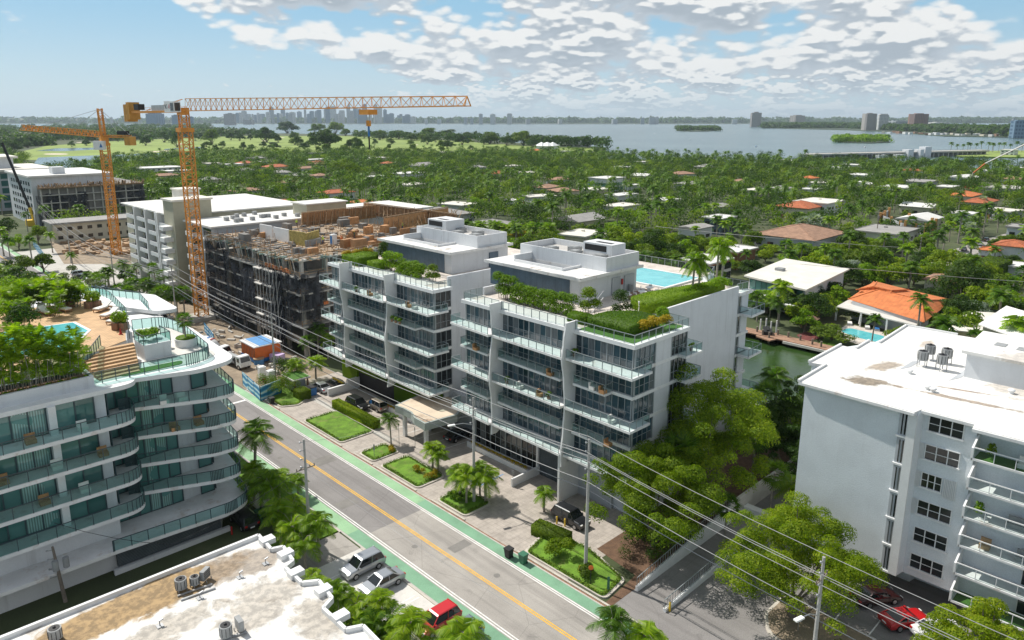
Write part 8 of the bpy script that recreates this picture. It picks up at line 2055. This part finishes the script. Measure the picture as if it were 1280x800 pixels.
beds=[([(50.5,97.2),(56.4,97.2),(56.4,86.0),(50.5,86.0)],'large rectangular lawn bed in front of the north block',1),([(50.5,81.6),(55.2,81.6),(55.2,77.9),(50.5,77.9)],'small dry lawn bed with the lone palm',1),([(50.5,76.4),(55.2,76.4),(55.2,67.8),(50.5,67.8)],'rectangular lawn bed left of the tall pole bed',1),([(50.5,64.2),(55.0,64.2),(55.0,58.6),(50.5,58.6)],'planted bed around the tall concrete pole',1),([(50.5,49.0),(55.8,50.2),(56.4,44.5),(54.5,38.3),(50.5,37.8)],'lawn bed with shrubs beside the black SUV',1),([(50.6,115.5),(55.6,115.5),(55.6,104.5),(53,103.2),(50.6,104.5)],'bed of low shrubs at the corner by the hoarding',1)]
for poly,lb,_ in beds:
 t,pi=island(poly,lb)
 b=MB();n=len(pi);c=(sum(p[0]for p in pi)/n,sum(p[1]for p in pi)/n);inn=[(c[0]+(x-c[0])*.86,c[1]+(y-c[1])*.90)for x,y in pi]
 rng_=nr;P=[]
 for i in range(n):
  a,d=pi[i],pi[(i+1)%n];L=math.hypot(d[0]-a[0],d[1]-a[1])
  if(a[0]+d[0])/2>c[0]+1.6 and 'large' in lb:continue
  for _ in range(int(L*70)):s=rnd.random();k=rnd.uniform(0,.4);x=a[0]+(d[0]-a[0])*s;y=a[1]+(d[1]-a[1])*s;q_=Vector((c[0]-x,c[1]-y));q_=q_.normalized()*k;P.append((x+q_.x,y+q_.y,.2+rnd.uniform(0,.28)))
 P=np.array(P);N=np.tile(np.array([0,0,1.0]),(len(P),1));Q=cards(P,N,.16,nr,.7,.9)-np.array(t['_base']);o=bpy.data.objects.new('border_plants',qmesh('border_plants',Q,'leaf_mid'));COL.objects.link(o);o.parent=t
b=MB();b.box(56.6,57.9,86.8,98.6,0,1.35);hedge(b,'hedge','leaf_olive','long clipped yellow-green hedge behind the large lawn bed',size=.17,dens=120)
b=MB();b.box(54.2,56.2,104.6,107.0,0,1.6);hedge(b,'hedge','leaf_mid','clipped hedge cube beside the green roofed shed',size=.17,dens=120)
b=MB();b.obox(55.0,49.7,0,1.7,4.4,1.3,.15);b.v=[(v[0]-.3,v[1]-1.0,v[2])for v in b.v];hedge(b,'hedge','leaf_mid','clipped box hedge to the left of the black SUV',size=.17,dens=120)
for(cl,n,m_,lb,g2)in(([(51.6+i*.5,46.3+rnd.uniform(-.6,.6),1.1,.8)for i in range(4)]+[(53.2,45.0,1.5,.9)],2600,'leaf_olive','leafy bush in the lawn bed below the black SUV','bushes in the beds'),([(51.5+.4*i,41.5+rnd.uniform(-.4,.4),.7,.6)for i in range(4)],1500,'leaf_mid','low bush near the yellow hydrant','bushes in the beds'),([(53+rnd.uniform(-1.5,2.5),110+rnd.uniform(-3,4),1.6+rnd.uniform(-.5,.9),1.2)for i in range(14)],5200,'leaf_mid','mass of leafy shrubs behind the stop sign','bushes in the beds'),([(58+rnd.uniform(-1.5,2.0),116+rnd.uniform(-3,3),2.0+rnd.uniform(-.5,.9),1.4)for i in range(10)],4200,'leaf_dark','darker shrubs between shed and netted building','bushes in the beds'),([(53.6+rnd.uniform(-.8,.9),72+rnd.uniform(-3.5,0),.55,.5)for i in range(9)],1500,'leaf_yellow','yellow-leaved plants at the rear of the second lawn','yellow plants in the beds'),([(52.6+rnd.uniform(-1.2,1.4),62+rnd.uniform(-.8,1.4),.6,.5)for i in range(8)],1500,'leaf_hedge','low plants round the tall concrete pole','bushes in the beds'),([(54.2,78.6,.4,.5),(54.6,79.3,.4,.5)],500,'leaf_yellow','yellow-green ring round the lone palm','yellow plants in the beds'),([(63.35,61.2+i*.8,1.0,.35)for i in range(14)],1500,'leaf_yellow','yellow plants in the planter before the lobby glazing','yellow plants in the beds'),([(62.6,81.0+i*.85,1.05,.4)for i in range(13)],1600,'leaf_yellow','yellow plants on the planter under the living wall','yellow plants in the beds'),([(62.0,104+i*.5,1.5,.35)for i in range(7)],900,'leaf_yellow','yellow plants at the left garage wall','yellow plants in the beds'),([(36.4,93+rnd.uniform(-3,3),.8,.9)for i in range(5)],1300,'leaf_mid','low shrubs on the west verge by the curved balconies','west side bushes'),([(33.5+rnd.uniform(-1,1),80+rnd.uniform(-4,4),.9,.9)for i in range(8)],2200,'leaf_bright','bright bushes below the curved balconies','west side bushes'),([(33+rnd.uniform(-1,1),73+rnd.uniform(-2,2),1.0,1.0)for i in range(6)],2000,'leaf_mid','leafy bushes beside the dark green dumpster','west side bushes'),([(30.4+rnd.uniform(-.6,.6),56-i*1.3,.9,.9)for i in range(12)],4200,'leaf_bright','bright hedge-like bushes along the low white-roofed building','west side bushes'),([(20.5+i*.8,68.2+rnd.uniform(-.5,.5),.9,.8)for i in range(4)],1200,'leaf_dark','dark shrubs at the foot of the garage louvres','west side bushes'),([(13.0+i*.7,68.6-i*.1,.9,.7)for i in range(3)],900,'leaf_dark','dark shrub against the white base wall at bottom left','west side bushes'),([(7.5+i*.7,68.0,.8,.6)for i in range(3)],700,'leaf_dark','dark shrub right of the leaning wooden pole','west side bushes'),([(62+rnd.uniform(-5,6),39.6+rnd.uniform(-2,2.4),.8+rnd.uniform(-.3,.5),1.0)for i in range(26)],6500,'leaf_dark','dark undergrowth below the two olive trees at the ramp','bushes in the beds'),([(60.2+rnd.uniform(-1,1),22+rnd.uniform(-6,-2),.7,.7)for i in range(6)],1500,'leaf_mid','low bushes at the car park kerb','west side bushes'),([(96+rnd.uniform(-4,5),42+rnd.uniform(-4,5),2.2+rnd.uniform(-1,1.5),1.8)for i in range(22)],6500,'leaf_mid','dense shrubs on the near canal bank','bushes on the near canal bank'),([(104+rnd.uniform(-3,3),48+rnd.uniform(-8,1),2.2+rnd.uniform(-1,1.0),1.6)for i in range(14)],4200,'leaf_bright','brighter bushes at the near canal edge','bushes on the near canal bank'),([(88+rnd.uniform(-5,5),33+rnd.uniform(-4,2),1.4+rnd.uniform(-.5,1.0),1.5)for i in range(16)],4200,'leaf_dark','dark undergrowth by the wall of the white block','bushes on the near canal bank')):
 shrub(cl,n,.2 if cl[0][0]<66 else .34,m_,'bush',lb,'bush',g2,stems=False)
def rampwall(x0_,x1_,y_,h0,h1,label,rail):
 t=thing('ramp_wall',(x0_,y_,0),label,'ramp wall');b=MB();b.add([(x0_,y_-.15,-.2),(x1_,y_-.15,-.2),(x1_,y_-.15,h1),(x0_,y_-.15,h0),(x0_,y_+.15,-.2),(x1_,y_+.15,-.2),(x1_,y_+.15,h1),(x0_,y_+.15,h0)],[(0,1,2,3),(7,6,5,4),(3,2,6,7),(1,5,6,2),(0,3,7,4)]);b.build('wall','white_trim',t)
 b=MB();n=int((x1_-x0_)/.45);hh=lambda s:h0+(h1-h0)*s
 for i in range(n+1):s=i/n;x=x0_+(x1_-x0_)*s;b.bar((x,y_,hh(s)),(x,y_,hh(s)+rail),.035)
 b.bar((x0_,y_,h0+rail),(x1_,y_,h1+rail),.06);b.bar((x0_,y_,h0+.12),(x1_,y_,h1+.12),.05);b.build('railing','alu',t)
rampwall(54.0,72,36.6,.5,2.3,'long white ramp wall with railing behind the shaded drive',1.0);rampwall(53.3,67.5,32.9,.35,.9,'low white wall with bar railing between ramp and car park',1.0)
b=MB();b.prism([(50.3,36.9),(96,36.9),(96,48),(74,48.4),(74,43.9),(56.8,43.9),(56,38.2),(50.3,37.6)],-.1,.03);structure(b,'planting_soil','mulch')
b=MB();b.box(72,104,36.45,36.75,-.1,2.6);solo(b,'garden_wall','pale_concrete','plain grey wall continuing behind the ramp railing','wall')
b=MB();b.box(75,76.0,30,36.4,-.1,1.1);b.box(76,104,30.0,30.3,-.1,1.3);solo(b,'garden_wall','white_trim','low wall beside the left corner of the white block','wall')
b=MB();b.prism(rounded([(57.2,24.6),(60,26.2),(64,26.2),(64,17.5),(60,16.8),(57.4,20)],[2,2,.3,.3,2,2],6),-.1,.15);structure(b,'car_park_island','kerb');b=MB();b.prism(rounded([(57.6,24.4),(60,25.9),(63.8,25.9),(63.8,17.8),(60,17.2),(57.8,20)],[2,2,.3,.3,2,2],6),.1,.19);structure(b,'car_park_lawn','earth')
def lounger(u,v,z,rz,label,g='sun loungers by the left rooftop pool'):
 x,y,_=at(u,v,z);t=thing('sun_lounger',(0,0,0),label,'sun lounger',g)
 b=MB();b.box(-1.05,.95,-.38,.38,.22,.30);b.build('frame','wood',t)
 b=MB();b.box(-1.0,.25,-.35,.35,.30,.44);b.build('mattress','cushion',t)
 b=MB();b.add([(.25,-.35,.32),(.95,-.35,.72),(.88,-.35,.84),(.22,-.35,.45),(.25,.35,.32),(.95,.35,.72),(.88,.35,.84),(.22,.35,.45)],[(0,1,2,3),(7,6,5,4),(3,2,6,7),(1,5,6,2),(0,4,5,1),(0,3,7,4)]);b.build('backrest','cushion',t)
 for sx,sy in((-.95,-.32),(-.95,.32),(.85,-.32),(.85,.32)):b=MB();b.bar((sx,sy,0),(sx,sy,.22),.06);b.build('leg','wood',t)
 t.location=(x,y,z+.01);t.rotation_euler=(0,0,rz);t.scale=(1.25,1.25,1.25)
for(u,v,rz,lb)in((129,388,.55,'sun lounger furthest up in the row by the glass rail'),(138,396,.55,'sun lounger in the middle of the row by the glass rail'),(146,403,.55,'sun lounger lowest in the row by the glass rail'),(58,393,1.9,'left of the two loungers beyond the left pool'),(79,389,1.9,'right of the two loungers beyond the left pool'),(32,394,1.4,'lounger half hidden by bushes beyond the left pool'),(51,390,1.2,'grey lounger near the shower post beyond the left pool')):
 lounger(u,v,21.35,rz,lb)
for(u,v,lb)in((112,385,'square planter left of the pair by the glass rail'),(121,384,'square planter right of the pair by the glass rail'),(87,384,'planter between loungers and glass rail'),(147,412,'small wooden planter above the timber steps'),(155,412,'planter at the top right of the timber steps')):
 x,y,z=at(u,v,21.35);t=thing('planter',(x,y,21.34),lb,'planter','planters on the left pool deck');b=MB();b.obox(x,y,21.34,.9,.9,.9,.5);b.build('pot','wood_fascia' if 'wood' in lb else 'terra_brown',t)
 Q=clumpleaves([(0,0,1.5,.7),(0,0,1.1,.5)],260,.4,nr,.2,1.2);o=bpy.data.objects.new('plant',qmesh('plant',Q,'leaf_palm_lime'));COL.objects.link(o);o.parent=t
shrub([(25.5,84.6,22.0,.8),(26.4,85.2,22.0,.7),(25,85.6,22,.6)],700,.32,'leaf_palm_lime','shrub','leafy plants in the glass-railed box right of the timber steps',stems=False)
for(u,v,lb)in((192,437,'left white tub chair on the curved terrace'),(200,430,'rear white tub chair on the curved terrace'),(208,436,'right white tub chair on the curved terrace')):
 x,y,z=at(u,v,LR+.07);t=thing('tub_chair',(x,y,LR+.06),lb,'chair','tub chairs on the curved terrace');b=MB();b.tube([(x,y,LR+.06),(x,y,LR+.5)],[.35,.5],12);b.build('seat','plastic_white',t);b=MB();b.tube([(x+.15,y+.15,LR+.5),(x+.2,y+.2,LR+.95)],[.45,.5],12);b.build('backrest','plastic_white',t)
def table_set(x,y,lb):
 t=thing('round_table',(x,y,ZR+.06),'white round table %s on the pool terrace'%lb,'table','tables on the pool terrace');b=MB();b.tube([(x,y,ZR+.78),(x,y,ZR+.82)],.62,16);b.build('tabletop','plastic_white',t);b=MB();b.tube([(x,y,ZR+.06),(x,y,ZR+.78)],.06,8);b.tube([(x,y,ZR+.06),(x,y,ZR+.1)],.3,10);b.build('pedestal','steel',t)
 for k in range(4):
  a=k*HP2+.5;cx,cy=x+1.0*math.cos(a),y+1.0*math.sin(a);c=thing('chair',(cx,cy,ZR+.06),'white chair %s of the round table %s'%(['left','behind','right','in front'][k],lb),'chair','chairs on the pool terrace')
  b=MB();b.obox(cx,cy,ZR+.45,.46,.46,.06,a);b.build('seat','plastic_white',c);b=MB();b.obox(cx+.22*math.cos(a),cy+.22*math.sin(a),ZR+.5,.05,.44,.45,a);b.build('backrest','plastic_white',c)
  for sx,sy in((-.18,-.18),(.18,-.18),(.18,.18),(-.18,.18)):b=MB();b.bar((cx+sx,cy+sy,ZR+.06),(cx+sx,cy+sy,ZR+.45),.04);b.build('leg','steel',c)
for u,v,lb in((784,368,'nearest the yellow crotons'),(803,364,'in the middle'),(812,359,'nearest the pool')):x,y,z=at(u,v,ZR+.8);table_set(x,y,lb)
b=MB();x,y,z=at(799,389,ZR);b.tube([(x,y,ZR),(x,y,ZR+1.1)],.14,8);b.sphere((x,y,ZR+1.2),.2,8,5);solo(b,'bollard_light','plastic_white','white lamp bollard behind the croton bushes','lamp bollard')
b=MB();x,y,z=at(788,365,ZR);b.tube([(x,y,ZR),(x,y,ZR+1.1)],[.3,.34],10);solo(b,'litter_bin','ac_grey','grey round bin against the penthouse doors','bin')
t=thing('roof_steps',at(740,386,ZR),'steel steps over the roof between the low hedge and round shrub','steps');p=at(733,392,ZR);q=at(748,372,ZR+1.4);b=MB()
for s in(-.45,.45):b.bar((p[0]+s,p[1]-s,p[2]),(q[0]+s,q[1]-s,q[2]),.09);b.bar((p[0]+s,p[1]-s,p[2]+.9),(q[0]+s,q[1]-s,q[2]+.9),.05)
b.build('stringer','steel',t);b=MB()
for i in range(6):s=i/6;b.obox(p[0]+(q[0]-p[0])*s,p[1]+(q[1]-p[1])*s,p[2]+(q[2]-p[2])*s,.8,.3,.04,-.78)
b.build('tread','steel',t)
for i,(x,y,z)in enumerate([(61.6,47.5,15.8),(61.7,49.0,15.8),(61.7,69.0,15.8),(61.5,60.5,12.75),(61.5,57.0,12.75),(61.5,46.0,12.75),(61.6,46.5,9.7),(61.7,98,18.85),(61.7,94,18.85),(61.7,92,18.85),(61.8,84.0,18.85),(61.8,82.5,18.85),(61.6,55.5,15.8)]):
 bl='south' if y<75 else 'north';fl={18.85:'top',15.8:'second',12.75:'third',9.7:'fourth'}[z]
 t=thing('balcony_chair',(x,y,z),'pale armchair on the %s floor balcony of the %s block, %s'%(fl,bl,['right end','beside the first','left bay','middle bay','middle bay near the fin','right bay','right bay end','middle bay left','middle bay centre','middle bay right','right bay left','right bay right','middle bay end'][i]),'chair','balcony chairs')
 b=MB();b.box(x-.35,x+.35,y-.35,y+.35,z+.02,z+.42);b.build('seat','cushion' if i%2 else 'wood',t);b=MB();b.box(x-.35,x+.35,y+.25,y+.38,z+.42,z+.85);b.build('backrest','cushion' if i%2 else 'wood',t)
for i,(x,y,z)in enumerate([(61.6,88.0,15.8),(61.6,87.0,15.8),(61.6,86,15.8),(61.5,62.8,12.75),(61.5,55.5,12.75),(61.5,97.5,18.85),(74,43.9,18.85),(62.2,52.2,18.85)]):
 t=shrub([(x,y,z+.7,.4),(x,y+.3,z+.5,.3)],160,.2,'leaf_hedge','potted_plant','potted plant on a balcony, %s'%['left of three on the north block','middle of three on the north block','right of three on the north block','south block third floor left','south block third floor right','north block top floor','side balcony of the south block','south block top floor by the fin'][i],'potted plant','potted plants on balconies',stems=False)
 b=MB();b.tube([(0,0,0),(0,0,.35)],[.16,.22],8);o=b.build('pot','terra_brown',None);o.parent=t;o.location=(0,0,z-t.location.z)
for i,(x,y,z,m_)in enumerate([(RX+.9,12.6,FL[5],'leaf_olive'),(RX+.9,12.8,FL[3],'leaf_palm_lime'),(RX+1.0,5.6,FL[3],'leaf_hedge')]):
 shrub([(x,y,z+.7,.5),(x,y,z+1.2,.35)],260,.22,m_,'potted_plant',['dry potted plant at the end of the top balcony, white block','tall potted plant spilling over the fourth balcony, white block','potted greenery further along the fourth balcony, white block'][i],'potted plant',stems=False)
for i,(x,y,z)in enumerate([(RX+1.0,10.2,FL[5]),(RX+1.1,9.8,FL[3]),(RX+1.0,12.0,FL[2]),(RX+1.1,8.8,FL[2]),(RX+1.0,6.4,FL[3])]):
 t=thing('balcony_chair',(x,y,z),['pale armchair on the top balcony of the white block','long grey bench on the fourth balcony of the white block','tan wicker armchair at the end of the third balcony, white block','dark sofa on the third balcony of the white block','low wooden chair on the fourth balcony of the white block'][i],'chair','seats on the white block balconies');w_=.9 if i in(1,3)else .4
 m_=['cushion','ac_grey','wood_pale','ac_grey','wood'][i];b=MB();b.box(x-.35,x+.35,y-w_,y+w_,z+.02,z+.42);b.build('seat',m_,t);b=MB();b.box(x+.25,x+.38,y-w_,y+w_,z+.42,z+.9);b.build('backrest',m_,t)
t=thing('dock',at(955,415),'reddish timber dock with mooring posts along the far canal bank','dock');b=MB()
P1,P2,P3=at(930,412,.4),at(947,417,.4),at(1040,441,.4)
b.box(144.5,148,P3[1]-3,P1[1]+8,.2,.45);q1,q2=at(948,418,.3),at(974,428,.3);b.prism([at(947,416,.3)[:2],at(973,416,.3)[:2],at(975,423,.3)[:2],at(962,426,.3)[:2],at(945,420,.3)[:2]],.1,.35);b.build('deck','terra_brown',t)
b=MB()
for u,v in((946,417),(953,421),(961,424),(972,421),(985,424),(1000,428),(1015,433),(1026,436)):x,y,z=at(u,v,0);b.tube([(x,y,-1.5),(x,y,1.6)],.22,8)
b.build('pile','pole_wood',t)
t=thing('boat_lift',at(962,415),'boat lift with dark cradle and blue-white posts at the timber dock','boat lift');b=MB()
for u,v in((950,414),(957,413),(963,417),(970,416)):x,y,z=at(u,v,0);b.tube([(x,y,-1),(x,y,2.8)],.16,8)
b.build('post','plastic_white',t);b=MB();x,y,z=at(959,418,0);b.obox(x,y,.5,4.5,1.8,.7,.5);b.obox(x,y,1.2,3.5,.5,.3,.5);b.build('cradle','black',t)
t=thing('gazebo',at(1013,408),'small wooden gazebo with grey roof on the canal bank','gazebo');x,y,z=at(1011,410,0);b=MB()
for s1 in(-1,1):
 for s2 in(-1,1):b.bar((x+s1*1.2,y+s2*1.2,0),(x+s1*1.2,y+s2*1.2,2.2),.15)
b.build('post','wood',t);b=MB();b.add([(x-1.7,y-1.7,2.2),(x+1.7,y-1.7,2.2),(x+1.7,y+1.7,2.2),(x-1.7,y+1.7,2.2),(x,y,3.3)],[(0,1,4),(1,2,4),(2,3,4),(3,0,4)]);b.build('roof','terra_brown',t)
b=MB();b.prism([at(996,419)[:2],at(1010,414)[:2],at(1025,423)[:2],at(1005,428)[:2]],0,.08);structure(b,'red_gravel','red_brown');b=MB();b.prism([at(1023,430)[:2],at(1035,418)[:2],at(1052,425)[:2],at(1044,438)[:2]],0,.06);structure(b,'bank_grass','grass')
b=MB();b.box(144.2,148.0,at(1040,441)[1]-4,at(985,425)[1],-.2,.3);structure(b,'quay_edge','pale_concrete')
for i,(u,v)in enumerate(((1062,406),(1084,411),(1096,413))):x,y,z=at(u,v,0);t=thing('sun_lounger',(x,y,0),['white lounger at the left of the villa terrace','white lounger in the middle of the villa terrace','blue-topped bench at the right of the villa terrace'][i],'sun lounger','loungers on the villa terrace');b=MB();b.obox(x,y,.15,2.2,1.0,.35,.4);b.build('frame','steel',t);b=MB();b.obox(x,y,.5,2.0,.9,.12,.4);b.build('cushion','cushion' if i<2 else 'blue',t)
b=MB();x,y,z=at(1074,409,0);b.tube([(x,y,0),(x,y,2.4)],.05,6);b.tube([(x,y,.8),(x,y,2.7)],[.28,.12],8);solo(b,'closed_parasol','cushion','closed cream parasol beside the villa pool','parasol')
for u,v,s,lb in((793,155.8,22,'tiny white boat on the far side of the bay'),(945,183.5,7,'small boat with turquoise canopy near the shore trees'),(862,174,5,'tiny boat in the middle of the bay'),(818,167,6,'tiny sail on the open bay'),(1081,184.6,9,'flat boat passing in front of the bridge')):
 x,y,z=at(u,v,-1);t=thing('boat',(x,y,-1),lb,'boat','boats on the bay');b=MB();b.prism([(x-s*.5,y-s*.12),(x+s*.3,y-s*.12),(x+s*.5,y),(x+s*.3,y+s*.12),(x-s*.5,y+s*.12)],-1.1,-1+s*.1);b.build('hull','plastic_white',t);b=MB();b.box(x-s*.2,x+s*.15,y-s*.09,y+s*.09,-1+s*.1,-1+s*.25);b.build('cabin','plastic_white' if 'turq' not in lb else 'paint_blue',t)
b=MB();b.box(-14000,34000,-4000,34000,-4,420)
hz=b.build('haze',mat('tmp_haze',(1,1,1)),None);hz['kind']='stuff';hz['label']='thin blue haze over the bay'
hm=bpy.data.materials.new('haze');hm.use_nodes=True;hm.node_tree.nodes.clear();t_=NT(hm.node_tree);pv=t_.n('ShaderNodeVolumePrincipled');pv.inputs['Color'].default_value=(.74,.88,1.0,1);pv.inputs['Density'].default_value=4.5e-5;pv.inputs['Density Attribute'].default_value='';pv.inputs['Anisotropy'].default_value=.2
o_=t_.n('ShaderNodeOutputMaterial');t_.l(pv.outputs[0],o_.inputs['Volume']);hz.data.materials.clear();hz.data.materials.append(hm)
hm.cycles.homogeneous_volume=True if hasattr(hm.cycles,'homogeneous_volume')else None
for o in list(bpy.data.objects):
 for k in('_base','_f'):
  if k in o:del o[k]
